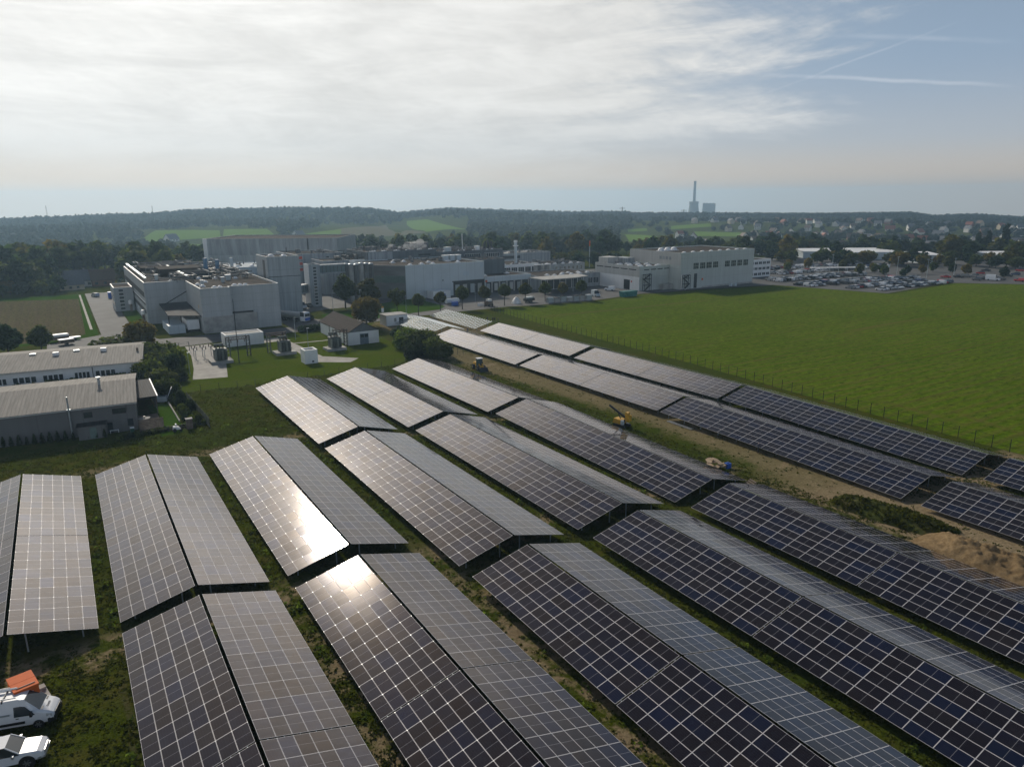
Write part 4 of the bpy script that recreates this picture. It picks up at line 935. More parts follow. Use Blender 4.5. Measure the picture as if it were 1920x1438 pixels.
# ------------------------------------------------------------------ sheds and houses on the left
def shed(name, label, cat, corner, dirv, L, D, he, hr_, yr, wm, rm, over=.35):
    root = thing(name, label, cat, (*corner, 0), None, math.atan2(dirv[1], dirv[0]))
    b = MB()
    b.quad((-L, 0, -.2), (0, 0, -.2), (0, 0, he), (-L, 0, he)); b.quad((0, D, -.2), (-L, D, -.2), (-L, D, he), (0, D, he))
    for x in (0, -L):
        P_ = [(x, 0, -.2), (x, D, -.2), (x, D, he), (x, yr, hr_), (x, 0, he)]
        b.poly(P_ if x == 0 else P_[::-1])
    part('wall', b, wm, root, world=False)
    b = MB(); t = .14; o = over; s1 = (hr_-he)/yr; s2 = (hr_-he)/(D-yr)
    b.hexa([(-L-o, -o, he-o*s1+.02), (o, -o, he-o*s1+.02), (o, yr, hr_+.02), (-L-o, yr, hr_+.02), (-L-o, -o, he-o*s1+t), (o, -o, he-o*s1+t), (o, yr, hr_+t), (-L-o, yr, hr_+t)])
    b.hexa([(-L-o, yr+.01, hr_+.02), (o, yr+.01, hr_+.02), (o, D+o, he-o*s2+.02), (-L-o, D+o, he-o*s2+.02), (-L-o, yr+.01, hr_+t), (o, yr+.01, hr_+t), (o, D+o, he-o*s2+t), (-L-o, D+o, he-o*s2+t)])
    rf = part('roof', b, rm, root, world=False); root_roof[root.name] = rf
    g = MB(); g.box(-L-o, o, -o-.12, -o, he-o*s1-.1, he-o*s1+.06); part('gutter', g, M_alu, root, world=False)
    return root
def lwin(root, u0, u1, z0, z1, panes=2, fm=None, gm=None):
    b = MB(); onwall(b, (0, 0), FR, u0+.04, u1-.04, z0+.04, z1-.04, .02, 1)
    for a, c in ((z0, z0+.08), (z1-.08, z1)): onwall(b, (0, 0), FR, u0, u1, a, c, .07)
    for k in range(panes+1):
        u = u0+(u1-u0)*k/panes; onwall(b, (0, 0), FR, max(u0, u-.05), min(u1, u+.05), z0+.08, z1-.08, .065)
    return part('window', b, [fm or M_white, gm or M_glass], root, world=False)
def lbox(name, root, x0, x1, y0, y1, z0, z1, m):
    return part(name, MB().box(x0, x1, y0, y1, z0, z1), m, root, world=False)
w1 = shed('warehouse', 'long white shed with a pale corrugated roof, behind the shrub hedge', 'warehouse', (12.7, 178.8), (26.5, -3.4), 90, 26, 4.0, 5.6, 13, M_plast, M_roofC)
for a, c in ((-24.6, -20.2), (-19.1, -15.2), (-13.2, -10.2), (-9.2, -5.2), (-29, -25.6), (-34, -30.5)):
    n_ = 4
    for k in range(n_): lwin(w1, a+(c-a)*k/n_, a+(c-a)*(k+.86)/n_, 1.5, 2.9, 1)
for u, y, m in ((-8.0, 10.5, M_white), (-17.5, 10.0, M_white), (-13.6, 11.9, M_steel), (-22.2, 11.6, M_steel)):
    z = 4.0+1.6*y/13; part('roof_hatch', MB().box(u-.6, u+.6, y-.6, y+.6, z, z+.75 if m is M_white else z+.35), m, root_roof[w1.name], world=False)
part('downpipe', MB().tube((-9.7, -.1, 0), (-9.7, -.1, 4), .07, nn=6), M_dark, w1, world=False)
part('roof_vent', MB().tube((-.9, 8, 4.9), (-.9, 8, 5.9), .25, nn=8), M_wood, root_roof[w1.name], world=False)
w2 = shed('warehouse', 'dark grey shed with a streaky corrugated roof and two flue pipes, beside the covered terrace', 'warehouse', (7.9, 137.4), (19.5, -1.7), 60, 24, 5.0, 6.6, 11.6, M_shed, M_roofC)
for a, c, z0_, z1_, p_ in ((-7.9, -6.6, 3.2, 4.2, 1), (-3.6, -1.5, 3.3, 4.3, 2), (-1.5, -.6, .9, 2.2, 1), (-4.6, -3.8, .1, 1.9, 1)): lwin(w2, a, c, z0_, z1_, p_, M_dark)
lbox('porch', w2, -8.9, -4.8, -2.2, 0, 0, 2.3, M_shed); lbox('porch_roof', w2, -9.1, -4.6, -2.4, 0, 2.3, 2.45, M_roofD)
part('door', MB().box(-7.2, -6.2, -2.26, -2.19, .1, 2.0), mat('teal_glass', (.16, .22, .20), .2), w2, world=False)
b = MB(); b.tube((-9.9, -.35, .1), (-9.9, -.35, 7.3), .13, nn=8); b.dome((-9.9, -.35, 5.05), .45, .3, .12, 0, 10, 2); part('flue', b, M_steel, w2, world=False)
b = MB(); b.tube((-5.6, 10.2, 6.3), (-5.6, 10.2, 7.8), .22, nn=8); b.tube((-5.6, 10.2, 7.8), (-5.6, 10.2, 8.0), .42, nn=10); part('roof_vent', b, M_steel, root_roof[w2.name], world=False)
# covered terrace next to it
cp = thing('terrace_shelter', 'open terrace shelter with a dark flat sheet roof, against the dark grey shed', 'shelter', (10.4, 152.5, 0))
b = MB(); b.hexa([(8.4, 146.3, 3.35), (12.2, 146.3, 3.35), (12.3, 159.5, 3.9), (8.5, 159.5, 3.9), (8.4, 146.3, 3.5), (12.2, 146.3, 3.5), (12.3, 159.5, 4.05), (8.5, 159.5, 4.05)]); part('roof', b, M_roofD, cp)
b = MB(); b.hexa([(12.21, 146.2, 3.3), (12.4, 146.2, 3.3), (12.5, 159.5, 3.85), (12.31, 159.5, 3.85), (12.21, 146.2, 3.55), (12.4, 146.2, 3.55), (12.5, 159.5, 4.1), (12.31, 159.5, 4.1)]); part('roof_edge', b, M_white, cp)
for y in (146.6, 152, 158.6):
    part('post', MB().box(12.0, 12.15, y-.08, y+.08, 0, 3.4), M_wood, cp)
part('back_wall', MB().box(8.5, 12.1, 158.8, 159, 0, 3.7), M_shed, cp); part('side_wall', MB().box(12.05, 12.15, 147.4, 158.7, .6, 3.3), M_shed, cp)
solo('terrace_deck', MB().box(8.1, 11.9, 136.2, 146.2, 0, .16), M_wood, 'brown wooden deck between the dark grey shed and its garden lawn', 'deck')
b = MB()
for k in range(7): b.box(8.0, 11.9, 135.9, 136.0, .1+k*.27, .33+k*.27)
for x in (8.05, 9.3, 10.6, 11.8): b.box(x, x+.1, 136.01, 136.1, 0, 2.05)
solo('wooden_fence', b, M_wood, 'horizontal board privacy fence closing the brown deck', 'fence')
gt = thing('garden_table', 'round pale garden table on the brown deck', 'table', (9.3, 141.2, .16)); b = MB(); b.tube((9.3, 141.2, .86), (9.3, 141.2, .92), 1.0, nn=20); part('table_top', b, M_conc, gt)
part('pedestal', MB().tube((9.3, 141.2, .16), (9.3, 141.2, .86), .12, nn=8), M_dark, gt); part('fire_bowl', MB().lathe((9.3, 141.2, .92), [(.05, 0), (.2, .25), (.22, .3)], 10), M_dark, gt)
ht = thing('hot_tub', 'square white tub with its white lid tipped open, behind the terrace shelter', 'tub', (14.0, 156, 0))
part('shell', MB().prism([(12.9, 155), (14.6, 154.6), (15, 156.4), (13.3, 156.8)], 0, 1.0), M_white, ht); b = MB(); b.hexa([(14.7, 154.5, .9), (14.85, 154.5, .9), (15.25, 156.4, .9), (15.1, 156.4, .9), (15.5, 154.4, 2.6), (15.65, 154.4, 2.6), (16.05, 156.3, 2.6), (15.9, 156.3, 2.6)]); part('lid', b, M_white, ht)
part('water_tray', MB().prism([(13.2, 155.2), (14.4, 154.95), (14.65, 156.2), (13.45, 156.5)], 1.001, 1.05), M_steel, ht)
b = MB(); x, y = gp(215, 811); b.box(x-.7, x+.7, y-.3, y+.3, .45, .52); b.box(x-.7, x+.7, y+.25, y+.3, .52, 1.05)
for k in (-.62, .62): b.box(x+k-.05, x+k+.05, y-.28, y+.28, 0, .45)
solo('bench', b, M_white, 'white bench at the foot of the dark grey shed', 'bench')
x, y = gp(249, 812); b = MB(); b.box(x-.3, x+.3, y-.3, y+.3, .05, .95); b.box(x-.33, x+.33, y-.35, y+.3, .95, 1.05, 1); solo('wheelie_bin', b, [mat('bin_green', (.02, .09, .06), .5), M_white], 'green wheelie bin with pale lid at the corner of the dark grey shed', 'bin')
x, y = gp(334, 808); mw = thing('ride_on_mower', 'small white ride-on mower on the garden lawn', 'mower', (x, y, 0))
b = MB(); b.hexa([(x-.8, y-.4, .35), (x+.5, y-.4, .35), (x+.5, y+.4, .35), (x-.8, y+.4, .35), (x-.7, y-.35, .95), (x+.15, y-.35, .8), (x+.15, y+.35, .8), (x-.7, y+.35, .95)]); b.box(x-.35, x-.15, y-.25, y+.25, .96, 1.35); part('body', b, M_white, mw)
for dx_, r_ in ((-.55, .32), (.45, .22)):
    for dy_ in (-.45, .45): part('wheel', MB().tube((x+dx_, y+dy_-.09, r_), (x+dx_, y+dy_+.09, r_), r_, nn=12), M_tyre, mw)
x, y = gp(356, 803); b = MB(); b.box(x-.5, x+.5, y-.45, y+.45, 0, 1.75); b.box(x-.58, x+.58, y-.53, y+.53, 1.75, 1.85, 1); solo('log_store', b, [M_wood, M_conc], 'dark slatted log store at the corner of the garden', 'store')
b = MB(); b.box(14.6, 14.8, 138, 153, 0, .35); solo('garden_edging', b, M_conc, 'low stone edging between the garden lawn and the shrubs', 'edging')
fn = thing('garden_fence', 'dark green mesh fence running along the shrub bed towards the tables', 'fence', (17.8, 147, 0))
A_, B_ = Vector((*gp(351, 752), 0)), Vector((*gp(394, 803), 0)); b = MB()
for k in range(9):
    q = A_.lerp(B_, k/8); part('post', MB().bar(q, q+Vector((0, 0, 2.0)), .07, .07), M_dark, fn)
for k in range(14): 
    z = Vector((0, 0, .15+k*.135)); b.bar(A_+z, B_+z, .02, .035)
for k in range(90): 
    q = A_.lerp(B_, k/89); b.bar(q, q+Vector((0, 0, 1.95)), .02, .035)
part('mesh', b, mat('fence_green', (.03, .05, .04), .6), fn)
# white house with brown roof
hs = thing('utility_house', 'white single storey house with a brown gable roof and grey double door', 'house', (69, 202, 0))
b = MB(); xa, xb, ya, yb = 64.9, 73.9, 189.6, 214.2; xm = (xa+xb)/2
b.quad((xa, ya, -.2), (xb, ya, -.2), (xb, ya, 3.6), (xa, ya, 3.6)); b.quad((xb, ya, -.2), (xb, yb, -.2), (xb, yb, 3.6), (xb, ya, 3.6)); b.quad((xb, yb, -.2), (xa, yb, -.2), (xa, yb, 3.6), (xb, yb, 3.6)); b.quad((xa, yb, -.2), (xa, ya, -.2), (xa, ya, 3.6), (xa, yb, 3.6))
part('wall', b, M_plast, hs)
b = MB(); b.poly([(xa, ya, 3.6), (xb, ya, 3.6), (xm, ya, 6.0)]); b.poly([(xb, yb, 3.6), (xa, yb, 3.6), (xm, yb, 6.0)]); part('gable', b, mat('gable_slate', (.13, .14, .145), .7), hs)
b = MB(); o = .4
for s_ in (-1, 1):
    ex_ = xm + s_*(4.5+o); ze = 3.6-o*.533
    pts = [(ex_, ya-o, ze), (xm+s_*.001, ya-o, 6.05), (xm+s_*.001, yb+o, 6.05), (ex_, yb+o, ze)]
    if s_ < 0: pts = [pts[0], pts[1], pts[2], pts[3]][::-1]
    lo = pts; hi = [(a, c, e+.16) for a, c, e in pts]; b.hexa(lo+hi)
part('roof', b, M_roofB, hs)
b = MB(); onwall(b, (xa, ya), FR, 3.4, 5.9, 0, 3.0, .06); part('door', b, mat('door_grey', (.16, .20, .24), .6), hs)
b = MB(); onwall(b, (xa, ya), FR, 3.55, 4.55, 1.9, 2.8, .09); onwall(b, (xa, ya), FR, 4.75, 5.75, 1.9, 2.8, .09); part('door_window', b, M_glass, hs)
for y in (200, 205.5): part('downpipe', MB().box(xa-.14, xa-.02, y-.06, y+.06, 0, 3.4), M_dark, hs)
# equipment cabin, cubicle, long container
cb_ = bld('equipment_cabin', 'white equipment cabin with a flat overhanging roof, beside the bare racks', R4(86.0, 93.3, 213.4, 219), 3.3, M_plast, M_conc, .2, cat='cabin')
part('roof_slab', MB().box(85.8, 93.5, 213.2, 219.2, 3.302, 3.45), M_conc, cb_); wpart('door', cb_, (86, 213.4), FR, 4.3, 5.8, .1, 2.5, .06, M_dark); wpart('louvre', cb_, (86, 213.4), FR, 2.6, 3.4, 1.2, 2.4, .06, M_conc)
q = bld('transformer_kiosk', 'small white cube kiosk with a recessed flat roof on the lawn', R4(48.0, 51.2, 173.0, 176.6), 3.4, M_white, M_conc, .35, cat='kiosk'); wpart('vent_grille', q, (48, 173), FR, 1.7, 2.2, .3, .7, .05, M_dark)
q = bld('office_container', 'long white flat roofed container behind the left transformer', R4(36.0, 46.2, 206.6, 212.8), 3.3, M_plast, M_conc, .15, cat='container')
# ------------------------------------------------------------------ substation
M_tr = mat('transformer_grey_green', (.10, .115, .10), .6, 0, .15)
def transformer(lab, x, y):
    r = thing('transformer', lab, 'transformer', (x, y, 0), 'substation transformers')
    part('foundation', MB().box(x-2.6, x+2.6, y-2.2, y+2.2, 0, .7), M_conc, r)
    part('tank', MB().box(x-1.4, x+1.4, y-1.1, y+1.1, .75, 3.4).box(x-1.5, x+1.5, y-1.2, y+1.2, 3.4, 3.55), M_tr, r)
    for k in range(4):
        b = MB(); xx = x-1.2+k*.8
        for j in range(3): b.box(xx-.22+.15*j, xx-.14+.15*j, y-2.0, y-1.15, .95, 3.2)
        part('radiator', b, M_tr if k % 2 else mat('radiator_pale', (.22, .24, .21), .6), r)
    part('conservator', MB().tube((x-1.2, y+.7, 4.3), (x+1.0, y+.7, 4.3), .38, nn=12).bar((x-.8, y+.7, 3.5), (x-.8, y+.7, 4.1), .15, .15).bar((x+.6, y+.7, 3.5), (x+.6, y+.7, 4.1), .15, .15), M_tr, r)
    for k in range(3):
        xx = x-.8+k*.8; part('bushing', MB().lathe((xx, y-.2, 3.55), [(.2, 0), (.12, .1), (.2, .25), (.12, .35), (.2, .5), (.12, .6), (.18, .75), (.06, .9), (.05, 1.15)], 8), M_wood, r)
    return r
def gantry(lab, x, y, w, h, d=1.0):
    r = thing('gantry', lab, 'gantry', (x, y, 0), 'substation gantries')
    for sx in (-1, 1):
        b = MB()
        for ox in (-.4, .4):
            for oy in (-.4, .4): b.bar((x+sx*w/2+ox, y+oy, 0), (x+sx*w/2+ox, y+oy, h), .13, .13)
        for k in range(6): 
            z = .3+k*(h-.5)/5
            b.bar((x+sx*w/2-.4, y-.4, z), (x+sx*w/2+.4, y-.4, z+.5), .08, .08); b.bar((x+sx*w/2-.4, y+.4, z), (x+sx*w/2+.4, y+.4, z), .08, .08); b.bar((x+sx*w/2-.4, y-.4, z), (x+sx*w/2-.4, y+.4, z+.5), .08, .08)
        part('lattice_post', b, M_dark if sx > 0 else M_tr, r)
    b = MB(); 
    for oy in (-.35, .35):
        for oz in (0, -.6): b.bar((x-w/2-.5, y+oy, h+oz), (x+w/2+.5, y+oy, h+oz), .12, .12)
    for k in range(8): b.bar((x-w/2+k*w/8, y-.35, h-.6*(k % 2)), (x-w/2+(k+1)*w/8, y-.35, h-.6*((k+1) % 2)), .07, .07)
    part('crossbeam', b, mat('rust_red', (.09, .05, .04), .8), r)
    for k in range(3):
        xx = x-w/2+w*(k+.5)/3; part('insulator', MB().lathe((xx, y, h-1.4), [(.08, 0), (.16, .1), (.08, .25), (.16, .4), (.08, .55), (.16, .7), (.06, .8)], 8), M_wood, r)
transformer('left transformer of the substation, grey finned tank on a raised slab', 31.0, 187.2)
transformer('middle transformer of the substation, between the gantry and the white kiosk', 47.2, 189.0)
transformer('right transformer of the substation, nearest the white house', 60.0, 186.6)
gantry('lattice gantry standing right of the left transformer', 36.2, 191.2, 5.0, 5.3); gantry('lattice gantry behind the middle transformer', 46.2, 192.2, 4.2, 5.2); gantry('lattice gantry behind the right transformer', 62.6, 189.4, 3.0, 4.8)
M_porc = mat('porcelain_brown', (.20, .15, .12), .4)
for k in range(6):
    x, y = 26.3+(k % 3)*2.1, 194+3.2*(k//3); b = MB(); b.bar((x, y, 0), (x, y, 2.4), .14, .14); b.bar((x-.5, y, 2.4), (x+.5, y, 2.4), .12, .12)
    for o in (-.4, .4): b.lathe((x+o, y, 2.45), [(.1, 0), (.16, .1), (.09, .25), (.16, .4), (.09, .55), (.15, .7), (.05, .8)], 8, 1)
    solo('disconnector', b, [M_steel, M_porc], 'switch post with brown insulators at the slab path, left of the left transformer', 'switchgear', group='switch posts left of the left transformer')
gf = thing('gate', 'dark steel double gate frame at the head of the slab path', 'gate', (24.2, 208, 0))
for x in (21.6, 24.2, 26.8): part('post', MB().box(x-.08, x+.08, 207.9, 208.1, 0, 2.3), M_dark, gf)
part('top_rail', MB().box(21.6, 26.8, 207.95, 208.05, 2.31, 2.42), M_dark, gf); part('sign', MB().box(23.0, 23.9, 207.85, 207.9, 1.5, 2.0), M_bluew, gf); part('leaf', MB().box(24.4, 26.6, 207.97, 208.03, .2, .28).box(24.4, 26.6, 207.97, 208.03, 1.9, 1.98), M_dark, gf)
for lab, x, y, h in (('tall thin lightning mast in front of the stepped hall', 34.6, 183.5, 16), ('lamp post beside the dark hedge', 55.2, 207, 6.4), ('lamp post in the middle of the substation lawn', 55.0, 194, 5.2), ('lamp post at the foot of the slab path', 22.4, 178, 5), ('lamp post on the round lawn', 77.5, 240, 8.5), ('lamp post beside the tree lawn kerb', 88.5, 243, 8.5), ('lamp post on the tree lawn', 103, 236.5, 6.0), ('lamp post by the dock wing yard', 136, 245, 7)):
    r = thing('lamp_post' if h < 10 else 'lightning_mast', lab, 'lamp post' if h < 10 else 'mast', (x, y, 0)); part('pole', MB().tube((x, y, 0), (x, y, h), .09 if h < 10 else .12, .05, 6), M_steel if h < 10 else M_dark, r)
    if h < 10: part('lamp_head', MB().box(x-.12, x+.5, y-.1, y+.1, h, h+.12), M_steel, r)
x, y = gp(718, 594); r = thing('road_sign', 'small white and yellow sign post beside the white equipment cabin', 'sign', (x, y, 0)); part('pole', MB().tube((x, y, 0), (x, y, 3.6), .06, nn=6), M_steel, r); part('white_plate', MB().box(x-.45, x+.45, y-.08, y-.02, 1.6, 3.0), M_white, r); part('yellow_plate', MB().box(x-.35, x+.35, y-.08, y-.02, 3.02, 3.6), M_yel, r)
def wire_fence(lab, pts, step, h, wires=4, m=None):
    r = thing('wire_fence', lab, 'fence', (*pts[0], 0)); b = MB(); posts = []
    for a, c in zip(pts[:-1], pts[1:]):
        A_, B_ = Vector((*a, 0)), Vector((*c, 0)); n_ = max(1, round((B_-A_).length/step))
        for k in range(n_): posts.append(A_.lerp(B_, k/n_))
        for k in range(wires):
            z = Vector((0, 0, .25+(h-.3)*k/(wires-1))); b.bar(A_+z, B_+z, .012, .018)
    posts.append(Vector((*pts[-1], 0)))
    for q in posts: part('post', MB().bar(q, q+Vector((0, 0, h)), .075, .075), m or M_dark, r)
    part('wires', b, m or M_dark, r)
wire_fence('dark wire fence between the solar tables and the crop field', [(130.8, 224), (129.2, 197), (126.2, 121), (122.6, 75), (121.2, 46), (120.2, 4)], 2.55, 2.1)
wire_fence('thin wire fence between the substation lawn and the solar tables', [(18.2, 160.4), (32.5, 157.4), (48, 158.3), (66, 159.8), (76.5, 165)], 3.6, 1.5, 3)
wire_fence('short wire fence between the round bushes and the wheel loader', [(83.3, 166), (85.2, 160.5)], 2.2, 1.9)
wire_fence('low wire fence in front of the dark grey shed', [(8, 133.4), (16.5, 132.4)], 2.0, 1.1, 3)

# ------------------------------------------------------------------ vegetation
ICO = None
def ico(sub):
    import bmesh
    bm = bmesh.new(); bmesh.ops.create_icosphere(bm, subdivisions=sub, radius=1.0)
    Vv = np.array([v.co[:] for v in bm.verts]); Fv = np.array([[v.index for v in f.verts] for f in bm.faces]); bm.free(); return Vv, Fv
IV1, IF1 = ico(1); IV2, IF2 = ico(2)
def leaf_cloud(lobes, n_, size, rs, flat=.5):
    "n quads scattered through ellipsoid lobes; returns V (4n,3), F (n,4)"
    L_ = np.array(lobes); w = L_[:, 3]*L_[:, 4]+L_[:, 4]*L_[:, 5]; w = w/w.sum()
    idx = rs.choice(len(L_), n_, p=w); d_ = unit(rs.normal(size=(n_, 3))); rad_ = rs.uniform(.66, 1.06, (n_, 1))**.8
    c = L_[idx, :3] + d_*rad_*L_[idx, 3:]
    keep = np.ones(n_, bool)
    for k in range(len(L_)):
        q = np.linalg.norm((c-L_[k, :3])/L_[k, 3:], axis=1); keep &= ~((q < .62) & (idx != k))
    c = c[keep]; d_ = d_[keep]; m_ = len(c)
    nrm = unit(d_*flat + rs.normal(size=(m_, 3))*.6 + np.array([0, 0, .35])); t = unit(np.cross(nrm, rs.normal(size=(m_, 3)))); b_ = np.cross(nrm, t)
    s_ = (size*rs.uniform(.55, 1.3, (m_, 1)))
    P = np.stack([c-t*s_*.5-b_*s_*.32, c+t*s_*.5-b_*s_*.42+nrm*s_*.1, c+t*s_*.42+b_*s_*.4, c-t*s_*.5+b_*s_*.36+nrm*s_*.12], 1).reshape(-1, 3)
    return P, np.arange(4*m_).reshape(-1, 4)
def core(lobes, k, rs):
    Vs, Fs = [], []
    for i, l in enumerate(lobes):
        l = np.array(l); Vs.append(IV1*l[3:]*k*rs.uniform(.85, 1.1, (len(IV1), 1))+l[:3]); Fs.append(IF1+i*len(IV1))
    return np.concatenate(Vs), np.concatenate(Fs)
def crown_mesh(name, lobes, n_, size, seed, m, k=.74):
    rs = np.random.default_rng(seed); P, Q = leaf_cloud(lobes, n_, size, rs); cv, cf = core(lobes, k, rs)
    Vv = np.concatenate([P, cv]); me = bpy.data.meshes.new(name)
    cf4 = np.concatenate([cf, cf[:, 2:3]], 1)
    fl = [tuple(f) for f in Q] + [tuple(f+len(P)) for f in cf]
    me.from_pydata(Vv.tolist(), [], fl); me.materials.append(m); me.update(); return me
def trunk_mesh(h, r, lobes, seed):
    b = MB(); b.tube((0, 0, -.1), (0, 0, h), r, r*.65, 7); rs = random.Random(seed)
    for l in lobes[:5]:
        b.tube((0, 0, h*.75), (l[0]*.8, l[1]*.8, l[2]), r*.45, r*.15, 5)
    return mesh_of('trunk', b, M_bark)
def make_lobes(kind, seed):
    rs = random.Random(seed); L_ = []
    if kind == 'ball': L_ = [(0, 0, 4.2, 1.75, 1.75, 1.5), (.7, .3, 4.0, 1.3, 1.3, 1.15), (-.7, -.2, 3.9, 1.35, 1.3, 1.1), (.1, -.6, 4.1, 1.2, 1.2, 1.2), (.0, .2, 5.2, .9, .9, .9)]; return L_, 2.9, .14
    if kind == 'big':
        L_ = [(0, 0, 6.4, 3.0, 3.0, 3.6)]
        for k in range(8):
            a = k*.785+rs.uniform(-.3, .3); r = rs.uniform(1.7, 2.7); L_.append((r*math.cos(a), r*math.sin(a), rs.uniform(4.2, 7.8), rs.uniform(1.4, 2.1), rs.uniform(1.4, 2.1), rs.uniform(1.2, 1.9)))
        L_.append((rs.uniform(-.6, .6), 0, 9.4, 1.6, 1.6, 1.6)); return L_, 3.2, .3
    if kind == 'round':
        L_ = [(0, 0, 4.6, 3.0, 3.0, 3.3)]
        for k in range(7):
            a = k*.9; L_.append((2.1*math.cos(a), 2.1*math.sin(a), rs.uniform(2.6, 5.8), 1.7, 1.7, 1.6))
        return L_, 1.6, .25
    if kind == 'loose':
        L_ = [(0, 0, 5.2, 1.4, 1.4, 2.8)]
        for k in range(7):
            a = k*.9; L_.append((1.6*math.cos(a), 1.6*math.sin(a), rs.uniform(3.0, 7.4), 1.0, 1.0, .9))
        return L_, 2.4, .13
    if kind == 'bush':
        L_ = [(0, 0, 1.0, 1.3, 1.3, 1.2)]
        for k in range(5):
            a = k*1.26; L_.append((.9*math.cos(a), .9*math.sin(a), rs.uniform(.6, 1.3), rs.uniform(.6, .9), rs.uniform(.6, .9), rs.uniform(.55, .9)))
        return L_, .5, .07
    if kind == 'cone': return [(0, 0, .45, .42, .42, .5), (0, 0, 1.0, .33, .33, .5), (0, 0, 1.5, .2, .2, .45)], .3, .05
    if kind == 'oval': return [(0, 0, 2.3, 1.35, 1.35, 2.2), (.3, .2, 1.6, 1.3, 1.2, 1.3), (-.2, -.2, 3.2, 1.0, 1.0, 1.2)], .5, .1
    if kind == 'poplar': return [(0, 0, 8, 1.5, 1.5, 7), (.3, .2, 5, 1.5, 1.4, 3.6), (0, -.2, 11, 1.1, 1.1, 4)], 1.5, .25
PROTO = {}
def proto(kind, m, n_, size, seed):
    key = (kind, m.name, n_, seed)
    if key not in PROTO:
        L_, th, tr_ = make_lobes(kind, seed); PROTO[key] = (crown_mesh('crown', L_, n_, size, seed, m), trunk_mesh(th, tr_, L_, seed))
    return PROTO[key]
def plant(name, pr, x, y, sc, label, cat='tree', group=None, z=None, rot=None):
    r = thing(name, label, cat, (x, y, float(zt(x, y)) if z is None else z), group, rng.uniform(0, 6.28) if rot is None else rot)
    r.scale = sc if isinstance(sc, tuple) else (sc, sc, sc)
    cr = link('crown', pr[0], r); tk = link('trunk', pr[1], r); return r
def at_px(px, pyb): return gp(px, pyb)
def hgt(px, pyb, pyt):
    x, y = gp(px, pyb); v = ray(px, pyt); return CH + v.z*math.hypot(x, y)/math.hypot(v.x, v.y)
balls = [proto('ball', L_aut if s_ % 2 else L_green, 1500, .42, 40+s_) for s_ in range(4)]
bigs = [proto('big', m, 2200, .62, 50+i) for i, m in enumerate((L_green, L_aut, L_dark, L_green))]
bushes = [proto('bush', m, 700, .30, 70+i) for i, m in enumerate((L_bush, L_green, L_dark))]
ROW = [(785, 592, 550), (826, 585, 546), (867, 580, 536), (909, 576, 536), (946, 573, 532), (985, 569, 530), (1022, 566, 529), (1055, 563, 530), (1090, 562, 525)]
names = ['first', 'second', 'third', 'fourth', 'fifth', 'sixth', 'seventh', 'eighth', 'last']
for i, (a, b_, c) in enumerate(ROW):
    x, y = gp(a, b_); h = hgt(a, b_, c)
    plant('street_tree', balls[i % 4], x, y, (h/6.1, h/6.1, h/6.1), '%s round crowned tree in the yard row, counted from the white equipment cabin' % names[i], 'tree', 'row of round trees along the factory yard')
for a, b_, c, pr, lab, nat, wsc in ((648, 578, 513, bigs[0], 'tall dark tree beside the glass bridge, left of the silos', 11.0, .95), (692, 577, 522, bigs[1], 'broad green tree in front of the silos', 11.0, 1.25),
                              (745, 586, 538, proto('loose', L_green, 900, .5, 61), 'thin light green tree on the tree lawn before the pale blue hall', 8.3, 1.15), (688, 613, 556, proto('round', L_aut, 2600, .5, 62), 'dense autumn tinted round tree behind the white house', 7.9, 1.0)):
    x, y = gp(a, b_); h = hgt(a, b_, c); plant('broadleaf_tree', pr, x, y, (h/nat*wsc, h/nat*wsc, h/nat), lab)
for a, b_, c, pr, lab, nat, wsc in ((18, 672, 606, bigs[2], 'dark bushy tree by the stubble field, further from the parked trailers', 11.0, 1.35), (80, 664, 608, bigs[0], 'dark bushy tree by the stubble field, next to the parked trailers', 11.0, 1.15),
                              (266, 660, 598, proto('round', L_aut, 2400, .5, 63), 'autumn tinted round tree at the corner of the long white shed', 7.9, 1.0), (222, 662, 628, bushes[1], 'low green shrub mass beside the road end', 2.2, 1.9)):
    x, y = gp(a, b_); h = hgt(a, b_, c); plant('broadleaf_tree' if nat > 3 else 'shrub', pr, x, y, (h/nat*wsc, h/nat*wsc, h/nat), lab, 'tree' if nat > 3 else 'shrub')
# shrubs between the shed and the substation lawn
k = 0
for a, b_, c, w, pi in ((300, 700, 655, 1.0, 1), (290, 685, 640, 1.1, 0), (318, 672, 640, .9, 1), (282, 712, 672, 1.1, 0), (306, 722, 688, 1.2, 1), (330, 690, 650, .8, 0), (262, 716, 690, 1.1, 1), (338, 715, 690, .9, 2), (312, 745, 706, .9, 1), (322, 660, 645, 1, 0)):
    x, y = gp(a, b_); h = hgt(a, b_, c); s_ = h/2.2; plant('shrub', bushes[pi], x, y, (s_*w*.95, s_*w*.95, s_), 'tall tangled shrub between the long white shed and the slab path', 'shrub', 'shrubs beside the slab path')
x, y = gp(326, 707); plant('clipped_shrub', proto('oval', L_dark, 1500, .3, 64), x, y, hgt(326, 707, 664)/4.4, 'dark egg shaped shrub at the foot of the slab path', 'shrub')
for k in range(17):
    px_ = 2+k*15.5; py_ = 757-k*1.9+rng.uniform(-2, 2); x, y = gp(px_, py_); s_ = rng.uniform(.7, 1.0); plant('hedge_shrub', bushes[k % 3], x, y+6.5, (s_*1.15, s_, s_*1.15), 'bushy shrub in the hedge between the two sheds', 'shrub', 'hedge shrubs between the two sheds')
for k in range(13):
    q = k/12; x, y = 15.9+1.4*(k % 2)+.4*q, 155-q*20; s_ = rng.uniform(.4, .75); plant('garden_shrub', bushes[(k*2) % 3], x, y, (s_, s_, s_*rng.uniform(.9, 1.9)), 'shrub in the bed between garden lawn and green mesh fence', 'shrub', 'shrubs of the garden bed')
